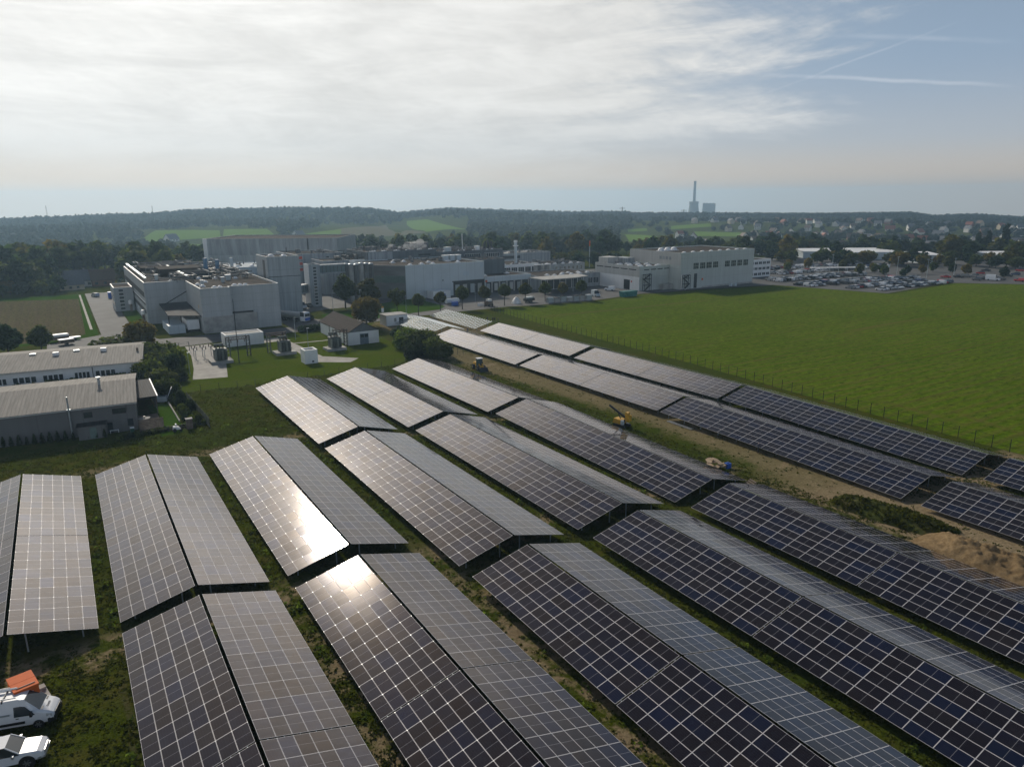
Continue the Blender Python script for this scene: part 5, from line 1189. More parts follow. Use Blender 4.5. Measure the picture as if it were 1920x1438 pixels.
x, y = gp(362, 772); plant('conifer', proto('oval', L_dark, 1300, .25, 65), 16.6, 149, .75, 'dark upright conifer in the garden shrub bed', 'tree')
cone = proto('cone', L_dark, 350, .13, 66)
for k in range(14):
    px_ = 8+k*14.5; x, y = gp(px_, 836-k*1.4); plant('young_thuja', cone, x, y-.8, rng.uniform(.75, 1.05), 'small dark thuja in the row along the dark grey shed wall', 'shrub', 'thujas along the dark grey shed')
for k in range(16):
    px_ = 225+k*10.5; x, y = gp(px_, 822-k*2.0); s_ = rng.uniform(.28, .5); plant('low_shrub', bushes[k % 3], x, y-.6, (s_*1.6, s_, s_), 'low grey green shrub at the edge of the meadow before the wooden fence', 'shrub', 'low shrubs along the meadow edge')
# round bushes by the loader
for a, b_, c, w, pi, lab in ((752, 641, 612, .9, 2, 'dark narrow bush at the upper end of the bush clump by the bare racks'), (768, 652, 615, 1.15, 0, 'yellow green bush in the upper half of the clump by the bare racks'), (789, 662, 620, 1.1, 1, 'green bush in the middle of the clump by the bare racks'),
                        (781, 671, 638, .95, 2, 'dark blue green bush at the front of the clump by the bare racks'), (812, 668, 633, 1.1, 0, 'light green bush facing the wheel loader'), (828, 672, 640, 1.0, 1, 'green bush nearest the wheel loader'), (800, 655, 618, 1.0, 0, 'bush behind the others of the clump by the bare racks')):
    x, y = gp(a, b_); h = hgt(a, b_, c); s_ = h/2.15; plant('round_bush', proto('bush', [L_bush, L_green, L_dark][pi], 1500, .22, 80+pi), x, y, (s_*w, s_*w, s_), lab, 'bush')
for k in range(8):
    x, y = 58.3+k*1.35, 220.6-.12*k; plant('hedge_plant', bushes[2], x+2, y-2.0, (.75, .8, .95), 'dark plant of the clipped hedge before the parked tanker', 'hedge', 'hedge before the parked tanker')
plant('shrub', bushes[1], *gp(580, 600), 1.0, 'loose green shrub behind the tanker cab hedge', 'shrub')

# mid-distance trees, one by one
mids = [proto('big', m, 420, 1.25, 90+i) for i, m in enumerate((L_dark, L_green, L_dark, L_green, L_aut))]
midr = [proto('round', m, 330, 1.2, 100+i) for i, m in enumerate((L_green, L_aut, L_dark))]
def belt(n_, pxa, pxb, ra, rb, ha, hb, prs, lab, grp, nm='broadleaf_tree', ok=None, nat=11.0, wid=(.95, 1.35)):
    c = 0; tries = 0; pts = []
    while c < n_ and tries < n_*40:
        tries += 1; px_ = rng.uniform(pxa, pxb); r = rng.uniform(ra, rb); x, y = pol(px_, r)
        if ok and not ok(x, y): continue
        if any((x-a)**2+(y-b_)**2 < 26 for a, b_ in pts): continue
        z = float(zt(x, y)); q = proj(x, y, z)
        if in_field(q[0], q[1], 14): continue
        pts.append((x, y)); h = rng.uniform(ha, hb); w = rng.uniform(*wid); plant(nm, rng.choice(prs), x, y, (h/nat*w, h/nat*w, h/nat), lab, 'tree', grp); c += 1
belt(62, -70, 300, 385, 480, 14, 20, mids, 'tall dark tree in the wood edge behind the stubble field', 'wood edge behind the stubble field', ok=lambda x, y: y > 388 and not (-8 < x < 30 and y < 440))
belt(14, -30, 230, 372, 392, 5, 8, midr, 'low round tree in front of the wood edge, by the farm buildings', 'low trees by the farm buildings', ok=lambda x, y: y > 376 and not (0 < x < 24), nat=7.9)
belt(26, 250, 400, 400, 500, 11, 16, mids, 'dark tree rising behind the stepped hall roof', 'trees behind the stepped hall', ok=lambda x, y: not (55 < x < 140 and 375 < y < 470))
belt(58, 640, 1180, 470, 680, 12, 19, mids, 'large tree in the wooded valley behind the factory', 'valley trees behind the factory', ok=lambda x, y: y > 365 and x > 95)
belt(10, 1030, 1170, 425, 450, 7, 9, midr, 'small yellowing tree behind the domed factory roofs', 'yellowing trees behind the factory roofs', nat=7.9)
belt(46, 1170, 1500, 470, 640, 9, 15, mids+midr[:2], 'tree between the tall hall roof and the village', 'trees between factory and village')
belt(34, 1435, 1960, 470, 500, 6.0, 9.0, midr, 'autumn tinted tree along the far edge of the car park', 'trees along the car park', nat=7.9)
belt(56, 1430, 1980, 520, 680, 10, 17, mids+midr[:1], 'tree in the belt between car park and village', 'tree belt behind the car park')
belt(16, 1470, 1900, 405, 445, 4.2, 6.0, midr, 'small dark tree between the rows of parked cars', 'trees among the parked cars', nat=7.9, wid=(.7, .95))
pop = proto('poplar', L_dark, 420, 1.0, 110)
for px_, h in ((1839, 19), (1858, 20), (1890, 25), (1668, 13)): plant('poplar', pop, *pol(px_, 640 if px_ > 1700 else 700), h/15.0, 'slender dark poplar standing above the tree belt behind the car park', 'tree', 'poplars above the tree belt')

# village
WALLS = [mat('house_white', (.62, .60, .56), .8, 0, .05), mat('house_cream', (.50, .43, .32), .8, 0, .05), mat('house_brick', (.22, .11, .075), .85, 0, .15)]
ROOFS = [mat('roof_red', (.26, .085, .05), .75, 0, .15), mat('roof_grey', (.13, .13, .14), .7, 0, .15), mat('roof_brown', (.13, .085, .06), .8, 0, .15)]
HW = ['white', 'cream', 'brick']; RW = ['red', 'grey', 'brown']
HM = {}
def house_mesh(wi, ri, v):
    if (wi, ri, v) in HM: return HM[(wi, ri, v)]
    L_, D, e, t = [(10, 8, 4.2, 8.2), (13, 9, 3.2, 8), (8.5, 8, 5.4, 9)][v]; x, y = L_/2, D/2
    b = MB(); b.quad((-x, -y, -1), (x, -y, -1), (x, -y, e), (-x, -y, e)); b.quad((x, y, -1), (-x, y, -1), (-x, y, e), (x, y, e))
    for s_ in (-1, 1):
        P_ = [(s_*x, -y, -1), (s_*x, y, -1), (s_*x, y, e), (s_*x, 0, t), (s_*x, -y, e)]; b.poly(P_ if s_ > 0 else P_[::-1])
    for k in range(3):
        for f in range(2 if e > 4 else 1): b.box(-x+1.2+k*L_*.3, -x+2.6+k*L_*.3, -y-.05, -y+.02, .9+f*2.4, 2.2+f*2.4, 1)
    me = mesh_of('house', b, [WALLS[wi], M_glass])
    r = MB(); o = .5
    for s_ in (-1, 1):
        lo = [(-x-o, s_*(y+o), e-.35), (x+o, s_*(y+o), e-.35), (x+o, s_*.005, t+.06), (-x-o, s_*.005, t+.06)]
        if s_ > 0: lo = lo[::-1]
        r.hexa(lo+[(a, c, z+.25) for a, c, z in lo])
    r.box(x*.3, x*.3+.7, .4, 1.1, t-1.2, t+.9)
    HM[(wi, ri, v)] = (me, mesh_of('roof', r, ROOFS[ri])); return HM[(wi, ri, v)]
def house(x, y, wi, ri, v, lab, grp, rot=None, sc=1.0):
    me, rf = house_mesh(wi, ri, v); o = link('house', me, None, (x, y, float(zt(x, y)))); o.rotation_euler = (0, 0, rng.uniform(0, 6.28) if rot is None else rot); o.scale = (sc, sc, sc)
    tag(o, lab, 'house', grp); link('roof', rf, o)
hp = []
tries = 0
while len(hp) < 135 and tries < 4000:
    tries += 1; px_ = 1190 + 760*rng.random()**.85; r = rng.uniform(760, 1560); x, y = pol(px_, r); q = proj(x, y, float(zt(x, y)))
    if in_field(q[0], q[1], 4) or q[1] > 474 or any((x-a)**2+(y-b_)**2 < 360 for a, b_ in hp) or (px_ < 1290 and r > 1000): continue
    hp.append((x, y)); wi = rng.choice([0, 0, 0, 1, 2]); ri = rng.choice([0, 1, 1, 2, 2])
    house(x, y, wi, ri, rng.randrange(3), '%s gabled house with a %s roof in the hillside village' % (HW[wi], RW[ri]), 'village houses with %s walls and %s roofs' % (HW[wi], RW[ri]))
for (px_, py_, wi, ri, lab, grp) in ((560, 447, 0, 1, 'white farmhouse among trees below the left meadows', None), (990, 474, 2, 0, 'red roofed house showing above the factory offices', None), (322, 454, 0, 1, 'small pale house at the foot of the left meadow', None)):
    h = hit(px_, py_); house(h[0], h[1], wi, ri, 1, lab, grp, .6, 1.2)
for px_, r, wi, ri, sc in ((112, 372, 1, 1, .8), (134, 386, 0, 1, .95), (182, 385, 2, 2, .95), (28, 392, 2, 2, .8)):
    x, y = pol(px_, r+22); house(x, y, wi, ri, 1, {112: 'cream farm building nearest the stubble field corner', 134: 'long white farm building with a pale roof before the wood edge', 182: 'brown farm building at the end of the access road', 28: 'brick farm building hidden among trees at the wood edge'}[px_], None, rng.uniform(-.3, .3), sc)
for px_, py_, L_, lab in ((1455, 471, 26, 'long pale roofed shed between village and car park trees'), (1590, 478, 60, 'long flat white roofed store behind the car park trees'), (1640, 481, 26, 'smaller white roofed store right of the long store'), (1742, 487, 14, 'small white shed behind the car park trees'), (1905, 485, 34, 'white roofed store with a red edge behind the right car park trees')):
    h = hit(px_, py_+7); x, y = h; r = thing('store_shed', lab, 'shed', (x, y, float(zt(x, y))), None, -HEAD); part('wall', MB().box(-L_/2, L_/2, 0, 16, -1, 4.6), M_bluew, r, world=False)
    part('roof', MB().hexa([(-L_/2-.4, -.4, 4.6), (L_/2+.4, -.4, 4.6), (L_/2+.4, 16.4, 5.6), (-L_/2-.4, 16.4, 5.6), (-L_/2-.4, -.4, 4.9), (L_/2+.4, -.4, 4.9), (L_/2+.4, 16.4, 5.9), (-L_/2-.4, 16.4, 5.9)]), M_white, r, world=False)
# far woods: one canopy mass
rs = np.random.default_rng(5)
LV = []; 
for k in range(5):
    lob = [(0, 0, 6.0, 4.6, 4.6, 5.2), (2.2, .6, 5.0, 2.9, 2.9, 3.4), (-1.8, 1.4, 6.4, 2.8, 2.8, 3.0), (0, -2.2, 4.6, 3.0, 3.0, 3.2)]
    P, Q = leaf_cloud(lob, 46, 2.3, rs); cv, cf = core(lob[:1], .93, rs); tri = np.concatenate([Q[:, [0, 1, 2]], Q[:, [0, 2, 3]], cf+len(P)]); LV.append((np.concatenate([P, cv]), tri))
pts = []
def far_ok(x, y, px_, r):
    q = proj(x, y, float(zt(x, y)))
    if q is None or in_field(q[0], q[1], 18000/r*.75): return False
    return True
N_ = 15000
PXs = rs.uniform(-260, 2180, N_); Rs = np.sqrt(rs.uniform(560**2, 2350**2, N_)); 
for px_, r in zip(PXs, Rs):
    x, y = pol(px_, r)
    vil = px_ > 1180 and 740 < r < 1580
    clump = .5+.5*math.sin(x/61.0+1.7*math.sin(y/83.0))*math.cos(y/47.0)
    if vil and rs.random() < .62: continue
    if not vil and r < 1250 and clump < .22: continue
    if r < 700 and (y < 560 and -40 < x < 60): continue
    if any((x-a)**2+(y-b_)**2 < 90 for a, b_ in hp): continue
    if far_ok(x, y, px_, r): pts.append((x, y))
print('far trees', len(pts))
for name, sel in (('far_wood', [p_ for p_ in pts if True]),):
    Vs, Fs, o = [], [], 0
    for i, (x, y) in enumerate(sel):
        lv, lf = LV[i % 5]; a = rs.uniform(0, 6.28); s_ = rs.uniform(.75, 1.3)*(1.0+.38*math.sin(x/37.0+math.sin(y/53.0)*2)*math.cos(y/41.0+x/97.0)); c, sn = math.cos(a)*s_, math.sin(a)*s_
        Q_ = np.empty_like(lv); Q_[:, 0] = lv[:, 0]*c-lv[:, 1]*sn+x; Q_[:, 1] = lv[:, 0]*sn+lv[:, 1]*c+y; Q_[:, 2] = lv[:, 2]*rs.uniform(.85, 1.3)*(.72 if (proj(x, y, 0) or (0,))[0] > 1180 else 1)+float(zt(x, y))
        Vs.append(Q_); Fs.append(lf+o); o += len(lv)
    fw = link(name, np_mesh(name, np.concatenate(Vs), np.concatenate(Fs), L_wood)); tag(fw, 'wooded hills and hedges fading into haze behind the factory', 'woodland', None, 'stuff')
# power station far beyond the hills
Dp = 3000
def far_at(px_, r=Dp): return pol(px_, r)
def zpix(px_, py_, r=Dp): v = ray(px_, py_); return CH + v.z*r/math.hypot(v.x, v.y)
M_ps = mat('power_station_concrete', (.30, .31, .32), .9, 0, .08, .02)
x, y = far_at(1299.3); zb = float(zt(x, y)); zt_ = zpix(1298, 340); zc_ = zpix(1298, 378); s1 = Dp/CF
t_ = thing('smokestack', 'tall pale power station chimney on the hazy skyline', 'chimney', (x, y, zb)); b = MB(); b.tube((x, y, zb), (x, y, zt_), 2.9*s1, 2.1*s1, 20); part('shaft', b, M_ps, t_)
part('rim', MB().tube((x, y, zt_-6), (x, y, zt_), 2.45*s1, nn=20), M_conc, t_)
x, y = far_at(1299.0, Dp-150); h = zc_-zb
solo('cooling_tower', MB().lathe((x, y, zb), [(10.6*s1, 0), (9.0*s1, h*.35), (7.9*s1, h*.65), (7.5*s1, h*.82), (7.8*s1, h*.96), (8.0*s1, h)], 28), M_ps, 'pale flared cooling tower at the foot of the distant chimney', 'cooling tower', smooth=True)
x, y = far_at(1327.5); bo = thing('boiler_house', 'broad box shaped boiler house of the distant power station', 'power station', (x, y, zb), None, -HEAD-.25)
z1_ = zpix(1327, 382); part('main_block', MB().box(-11*s1, 11*s1, 0, 40, -5, z1_-zb), M_ps, bo, world=False)
b = MB()
for k in (-8, -3.5, 2, 7): b.box((k-1.6)*s1, (k+1.6)*s1, 6, 30, z1_-zb, z1_-zb+.9*s1)
part('roof_housing', b, M_cladD, bo, world=False)
for px_, pyt, r, lab in ((91, 386, 1750, 'thin lattice radio mast on the left wooded skyline'), (289, 386, 1800, 'short thin mast above the wooded skyline, nearer the meadows'), (1166, 388, 1750, 'power pylon left of the distant power station'), (1281, 393, 1800, 'small power pylon beside the distant cooling tower')):
    x, y = pol(px_, r); z0_ = float(zt(x, y)); z1_ = zpix(px_, pyt, r); b = MB()
    for sx, sy in ((-1, -1), (1, -1), (1, 1), (-1, 1)): b.bar((x+sx*1.5, y+sy*1.5, z0_), (x+sx*.2, y+sy*.2, z1_), .45, .45)
    if px_ > 1000:
        for q in (.8, .9): b.bar((x-6, y+3.6, z0_+(z1_-z0_)*q), (x+6, y-3.6, z0_+(z1_-z0_)*q), .5, .5)
    solo('pylon', b, M_dark, lab, 'pylon')
x, y = pol(1106.5, 430); r_ = thing('factory_mast', 'slim mast with an orange tip behind the domed factory roofs', 'mast', (x, y, 0)); part('pole', MB().tube((x, y, 0), (x, y, zpix(1107, 462, 430)), .3, .2, 8), M_steel, r_); z_ = zpix(1107, 462, 430); part('orange_tip', MB().tube((x, y, z_), (x, y, z_+3.2), .32, nn=8), M_ora, r_)

# ------------------------------------------------------------------ vehicles
def loft(st, mats_n=None):
    "stations (x, half width, z low, z mid, z belt, z roof, half roof, side glass, top glass)"
    b = MB(); base = 0
    for (x, w, zl, zm, zb_, zr_, wr, sg_, tg) in st:
        b.v += [(x, -w*.96, zl), (x, -w, zm), (x, -w*.975, zb_), (x, -wr, zr_), (x, wr, zr_), (x, w*.975, zb_), (x, w, zm), (x, w*.96, zl)]
    for i in range(len(st)-1):
        s0 = 8*i; s1_ = s0+8; sg_, tg = st[i][7], st[i][8]
        for k in range(8):
            j = (k+1) % 8; b.f.append((s0+k, s0+j, s1_+j, s1_+k))
            b.m.append(1 if (k in (2, 4) and sg_) or (k == 3 and tg) else 0)
    b.f.append(tuple(range(7, -1, -1))); b.m.append(0); n_ = 8*(len(st)-1); b.f.append(tuple(n_+k for k in range(8))); b.m.append(0)
    b.f = [tuple(reversed(f)) for f in b.f]
    return b
def car_stations(L_, W_, H_, kind):
    w = W_/2; x = L_/2
    if kind == 'hatch': return [(-x, w*.86, .42, .6, .84, .88, w*.8, 0, 0), (-x+.10, w*.97, .25, .6, .90, .98, w*.8, 1, 1), (-x+.6, w, .22, .6, .92, H_-.04, w*.74, 1, 0), (.1, w, .22, .6, .92, H_, w*.76, 1, 1), (.95, w, .22, .6, .92, .97, w*.84, 0, 0), (x-.3, w*.95, .25, .55, .76, .82, w*.8, 0, 0), (x, w*.8, .35, .5, .62, .66, w*.7, 0, 0)]
    if kind == 'sedan': return [(-x, w*.86, .42, .6, .86, .92, w*.8, 0, 0), (-x+.75, w, .24, .6, .90, .97, w*.8, 1, 1), (-x+1.35, w, .22, .6, .92, H_-.02, w*.73, 1, 0), (.2, w, .22, .6, .92, H_, w*.75, 1, 1), (1.0, w, .22, .6, .9, .95, w*.84, 0, 0), (x-.3, w*.95, .25, .55, .74, .79, w*.8, 0, 0), (x, w*.8, .35, .5, .6, .64, w*.7, 0, 0)]
    return [(-x, w*.95, .4, .7, 1.0, H_*.8, w*.86, 0, 0), (-x+.15, w, .25, .7, 1.02, H_, w*.85, 0, 0), (.5, w, .25, .7, 1.02, H_, w*.85, 1, 1), (1.35, w, .25, .7, 1.0, 1.08, w*.9, 0, 0), (x-.25, w*.96, .28, .6, .85, .92, w*.85, 0, 0), (x, w*.85, .35, .55, .7, .75, w*.75, 0, 0)]
def paint(name, c): return mat('car_paint_'+name, c, .2, .0 if name == 'white' else .35, .02, 1, .6)
PAINT = {'white': M_carw, 'silver': paint('silver', (.42, .43, .44)), 'dark grey': paint('dark_grey', (.10, .105, .11)), 'black': paint('black', (.015, .015, .017)), 'dark blue': paint('dark_blue', (.02, .04, .11)), 'red': paint('red', (.40, .02, .02)), 'pale grey': paint('pale_grey', (.27, .28, .29))}
CARS = {}
def car_mesh(col, kind):
    if (col, kind) in CARS: return CARS[(col, kind)]
    L_, W_, H_ = {'hatch': (4.1, 1.8, 1.48), 'sedan': (4.6, 1.82, 1.44), 'suv': (4.5, 1.88, 1.68)}[kind]
    b = loft(car_stations(L_, W_, H_, 'van' if kind == 'suv' else kind))
    for sx in (-L_*.29, L_*.31):
        for sy in (-1, 1): b.tube((sx, sy*(W_/2-.2), .32), (sx, sy*(W_/2+.015), .32), .32, nn=10, m=2)
    for sy in (-1, 1): b.box(L_/2-.12, L_/2-.02, sy*W_*.3-.18, sy*W_*.3+.18, .6, .7, 3)
    CARS[(col, kind)] = mesh_of('parked_car', b, [PAINT[col], M_glass, M_tyre, M_lamp]); return CARS[(col, kind)]
def park(x, y, rz, col, kind, lab, grp):
    o = link('parked_car', car_mesh(col, kind), None, (x, y, .015)); o.rotation_euler = (0, 0, rz); return tag(o, lab, 'car', grp)
cols = ['white']*26+['silver']*20+['pale grey']*12+['dark grey']*16+['black']*15+['dark blue']*6+['red']*5
ROWS = [(172.9+4.4, 294.5, 350, 'first', -.02), (188.5, 292.5, 346, 'second', -.05), (204.0, 285, 356, 'third', -.12), (209.8, 284.5, 350, 'fourth', -.12), (224.5, 290, 352, 'fifth', -.1), (230.2, 291, 344, 'sixth', -.1), (246, 316, 402, 'seventh', -.1), (251.5, 318, 406, 'eighth', -.1), (266, 326, 412, 'ninth', -.12), (271.5, 330, 416, 'tenth', -.12)]
nc = 0
for y0_, x0_, x1_, nm, sl_ in ROWS:
    x = x0_
    while x < x1_ and nc < 284:
        y = y0_ + sl_*(x-x0_)
        if rng.random() < (.93 if y0_ < 230 else .82):
            col = rng.choice(cols); kd = rng.choice(['hatch', 'hatch', 'sedan', 'suv', 'suv'])
            park(x+rng.uniform(-.12, .12), y+rng.uniform(-.35, .35), rng.choice([1, -1])*math.pi/2+rng.uniform(-.04, .04), col, kd, '%s car in the %s row of the car park, counted from the crop field' % (col, nm), '%s cars in the %s row of the car park' % (col, nm)); nc += 1
        x += 2.62 if y0_ < 240 else 3.1
for px_, py_, col, kd, lab in ((1838, 514, 'red', 'hatch', 'red car alone on the emptier right part of the car park'), (1773, 521, 'red', 'sedan', 'red car at the lane between packed and empty parking rows'), (1911, 528, 'red', 'suv', 'red car beside the field corner on the emptier parking'), (1912, 509, 'red', 'hatch', 'red car far back on the emptier parking'),
                               (1797, 521, 'black', 'sedan', 'black car heading the short line right of the packed rows'), (1812, 520, 'dark grey', 'suv', 'dark grey car in the short line right of the packed rows'), (1826, 519, 'pale grey', 'hatch', 'pale grey car ending the short line right of the packed rows'),
                               (1831, 526, 'dark grey', 'hatch', 'dark grey hatchback left of the white camper'), (1846, 525, 'black', 'suv', 'black car directly left of the white camper'), (1876, 525, 'dark grey', 'suv', 'dark grey car directly right of the white camper'), (1890, 519, 'black', 'hatch', 'black car behind the camper line'), (1904, 516, 'dark blue', 'hatch', 'dark blue car at the rear of the camper line'), (1848, 509, 'black', 'sedan', 'black car behind the lone red car')):
    x, y = gp(px_, py_); park(x, y, rng.choice([1, -1])*math.pi/2+.4, col, kd, lab, None)
def small_van(lab, x, y, rz, m, H_=2.3, L_=5.2, W_=1.95, cat='van', nm='parked_van'):
    w = W_/2; r = thing(nm, lab, cat, (x, y, .012), None, rz); x_ = L_/2
    st = [(-x_, w*.97, .4, .8, 1.25, H_*.97, w*.86, 0, 0), (-x_+.1, w, .3, .8, 1.25, H_, w*.87, 0, 0), (x_-1.9, w, .3, .8, 1.22, H_, w*.87, 1, 1), (x_-1.0, w, .3, .8, 1.15, 1.25, w*.92, 0, 0), (x_-.2, w*.96, .32, .7, .95, 1.02, w*.86, 0, 0), (x_, w*.86, .4, .6, .8, .84, w*.76, 0, 0)]
    b = loft(st); part('body', b, [m, M_glass], r, world=False)
    for sx in (-L_*.28, L_*.31):
        for sy in (-1, 1): part('wheel', MB().tube((sx, sy*(w-.2), .33), (sx, sy*(w+.02), .33), .33, nn=12), M_tyre, r, world=False)
    return r
small_van('white camper between dark cars on the emptier right part of the car park', *gp(1861, 526), -1.2, M_carw, 2.7, 6)
small_van('white van parked at the tower block, left of the stair tower', *gp(566, 578), -1.4, M_carw)
x, y = gp(580, 576); park(x, y, -1.4, 'black', 'hatch', 'black car beside the white van at the stair tower', None)
small_van('white van parked behind the long white container', *gp(477, 631), -.35, M_carw, 1.95, 4.6)
small_van('white van parked before the roller door of the lower grey green hall', *gp(1143, 545), math.pi-.9, M_carw, 1.95, 4.6)
x, y = gp(179, 556.5); park(x, y, 1.9, 'silver', 'suv', 'silver car driving on the access road', None)
for px_, py_, lab, L_ in ((112, 640, 'white roofed trailer beside the dark bushy tree', 4.6), (125, 646, 'low wooden trailer with white tarpaulin at the road end', 3.6), (140, 637, 'flat grey trailer at the stubble field corner', 3.0)):
    x, y = gp(px_, py_); r = thing('trailer', lab, 'trailer', (x, y, 0), None, .25); part('deck', MB().box(-L_/2, L_/2, -1, 1, .55, .8 if L_ < 3.5 else 1.5), M_wood if L_ > 3.2 else M_steel, r, world=False)
    part('cover', MB().box(-L_/2-.05, L_/2+.05, -1.05, 1.05, .8 if L_ < 3.5 else 1.5, .9 if L_ < 3.5 else 1.62 if L_ < 4 else 2.1), M_white, r, world=False)
    for s_ in (-1, 1): part('wheel', MB().tube((0, s_*.95-.1, .33), (0, s_*.95+.1, .33), .33, nn=10), M_tyre, r, world=False)
# tanker
tk = thing('tanker_truck', 'tanker truck with white and blue cab beside the grey tower block', 'truck', (65.0, 241.0, 0), None, math.atan2(-8.4, 4.4))
b = loft([(3.1, 1.2, .5, 1.2, 1.9, 3.3, 1.12, 0, 0), (3.2, 1.22, .4, 1.2, 1.9, 3.35, 1.15, 1, 0), (5.0, 1.22, .4, 1.2, 1.9, 3.3, 1.15, 0, 0), (5.3, 1.2, .4, 1.2, 1.9, 3.0, 1.12, 0, 0)]); part('cab', b, [M_carw, M_glass], tk, world=False)
part('windscreen', MB().hexa([(5.22, -1.05, 1.9), (5.36, -1.05, 1.9), (5.36, 1.05, 1.9), (5.22, 1.05, 1.9), (5.0, -1, 2.95), (5.34, -1, 2.85), (5.34, 1, 2.85), (5.0, 1, 2.95)]), M_glass, tk, world=False)
part('blue_grille', MB().box(5.2, 5.38, -1.1, 1.1, .55, 1.5), M_blue, tk, world=False); part('tank', MB().tube((-6.5, 0, 2.1), (2.7, 0, 2.1), 1.15, nn=16), M_alu, tk, world=False); part('chassis', MB().box(-6.3, 5.0, -.5, .5, .6, .9), M_dark, tk, world=False)
for sx in (-5.2, -4.0, 1.6, 4.2):
    for sy in (-1, 1): part('wheel', MB().tube((sx, sy*.75, .5), (sx, sy*1.15, .5), .5, nn=12), M_tyre, tk, world=False)
# yard clutter
x, y = gp(1178, 556); b = MB(); b.hexa([(x-3.6, y-1, .1), (x+3.6, y-1, .1), (x+3.6, y+1.2, .1), (x-3.6, y+1.2, .1), (x-4.0, y-1.2, 2.3), (x+4, y-1.2, 2.3), (x+4, y+1.3, 2.3), (x-4, y+1.3, 2.3)])
for k in range(8): b.box(x-3.4+k*.95, x-3.3+k*.95, y-1.24, y-1.05, .2, 2.2)
solo('skip_container', b, mat('teal_paint', (.02, .16, .15), .5), 'teal skip container at the field edge before the lower grey green hall', 'container')
small_van('small truck with blue and white cab near the last yard tree', *gp(1117, 556), -1.7, M_bluew, 2.6, 4.5, cat='truck', nm='small_truck')
x, y = gp(968, 569); b = MB(); b.lathe((x, y, 0), [(1.9, 0), (1.7, .9), (1.1, 1.8), (.4, 2.5)], 9); solo('covered_pile', b, M_white, 'white sheeted pile under the fifth yard tree', 'pile')
for px_, py_ in ((898, 574), (903, 573.5), (908, 573), (913, 573)): x, y = gp(px_, py_); solo('big_bag', MB().hexa([(x-.5, y-.5, 0), (x+.5, y-.5, 0), (x+.5, y+.5, 0), (x-.5, y+.5, 0), (x-.42, y-.42, 1.1), (x+.42, y-.42, 1.1), (x+.42, y+.42, 1.0), (x-.42, y+.42, 1.1)]), M_white, 'white bulk bag by the fourth yard tree', 'bag', group='white bulk bags by the yard tree')
x, y = gp(917, 574); r = thing('yard_machine', 'brown and white yard machine under the fourth yard tree', 'machine', (x, y, 0), None, .3); part('body', MB().box(-1.2, 1.2, -.9, .9, .5, 1.9), M_wood, r, world=False); part('hood', MB().box(-.9, .9, -.7, .7, 1.9, 2.6), M_white, r, world=False)
for sx in (-.8, .8):
    for sy in (-1, 1): part('wheel', MB().tube((sx, sy*.8, .45), (sx, sy*1.1, .45), .45, nn=10), M_tyre, r, world=False)
x, y = gp(992, 567); r = thing('yard_trailer', 'grey loaded trailer under the sixth yard tree', 'trailer', (x, y, 0), None, .2); part('bed', MB().box(-2.2, 2.2, -1, 1, .7, 1.6), M_dark, r, world=False); part('load', MB().box(-1.9, 1.9, -.9, .9, 1.6, 2.2), M_steel, r, world=False)
for sx in (-.5, .5):
    for sy in (-1, 1): part('wheel', MB().tube((sx, sy*.8, .4), (sx, sy*1.0, .4), .4, nn=10), M_tyre, r, world=False)
for k in range(7):
    px_ = 1031+k*12; x, y = gp(px_, 567.5-k*.9); h = rng.uniform(1.0, 2.3); b = MB(); b.box(x-1.3, x+1.3, y-.8, y+.8, 0, h); b.box(x-1.1, x+1.1, y-.6, y+.6, h, h+.3, 1)
    solo('material_crate', b, [M_conc if k % 2 else M_steel, M_white if k % 3 == 0 else M_dark], ['tall concrete', 'low steel', 'grey concrete', 'plain steel', 'mottled concrete', 'small steel', 'last concrete'][k] + ' material crate in the line at the field edge under the yard trees', 'crate', group='material crates at the field edge')
r = thing('tank_trailer', 'white tank trailer behind the blue box by the third yard tree', 'trailer', (*gp(848, 571), 0), None, .1); part('tank', MB().tube((-2.8, 0, 1.5), (2.8, 0, 1.5), .95, nn=14), M_white, r, world=False); part('chassis', MB().box(-2.6, 2.6, -.6, .6, .4, .62), M_dark, r, world=False)
x, y = gp(853, 573.5); solo('blue_box', MB().box(x-1.2, x+1.2, y-.5, y+.5, .1, 1.5).box(x-1.25, x+1.25, y-.55, y+.55, 1.5, 1.62), M_blue, 'bright blue box in front of the white tank trailer', 'box')
for px_, py_, lab in ((1370, 537, 'first blue white bin against the tall hall plinth'), (1378, 536.6, 'second blue white bin against the tall hall plinth')): x, y = gp(px_, py_); solo('waste_bin', MB().box(x-.6, x+.6, y-.5, y+.5, .1, 1.2).box(x-.65, x+.65, y-.55, y+.55, 1.2, 1.35), M_bluew, lab, 'bin')
x, y = gp(1572, 511); r = thing('bicycle_shelter', 'long pale roofed shelter amid the parked cars', 'shelter', (x, y, 0), None, -HEAD); part('roof', MB().box(-15, 15, -1.5, 1.5, 2.5, 2.75), M_white, r, world=False)
for k in range(7):
    part('post', MB().box(-14.5+k*4.8, -14.3+k*4.8, -.1, .1, 0, 2.5), M_steel, r, world=False)
for px_, py_, pyt in ((1680, 524, 482), (1737, 521, 487), (1788, 517, 485), (1560, 505, 478)):
    x, y = gp(px_, py_); z_ = hgt(px_, py_, pyt); r = thing('light_mast', 'tall light mast among the parked cars', 'light mast', (x, y, 0), 'light masts of the car park'); part('pole', MB().tube((x, y, 0), (x, y, z_), .14, .08, 8), M_steel, r); part('lamp_head', MB().box(x-.8, x+.8, y-.2, y+.2, z_, z_+.2), M_steel, r)

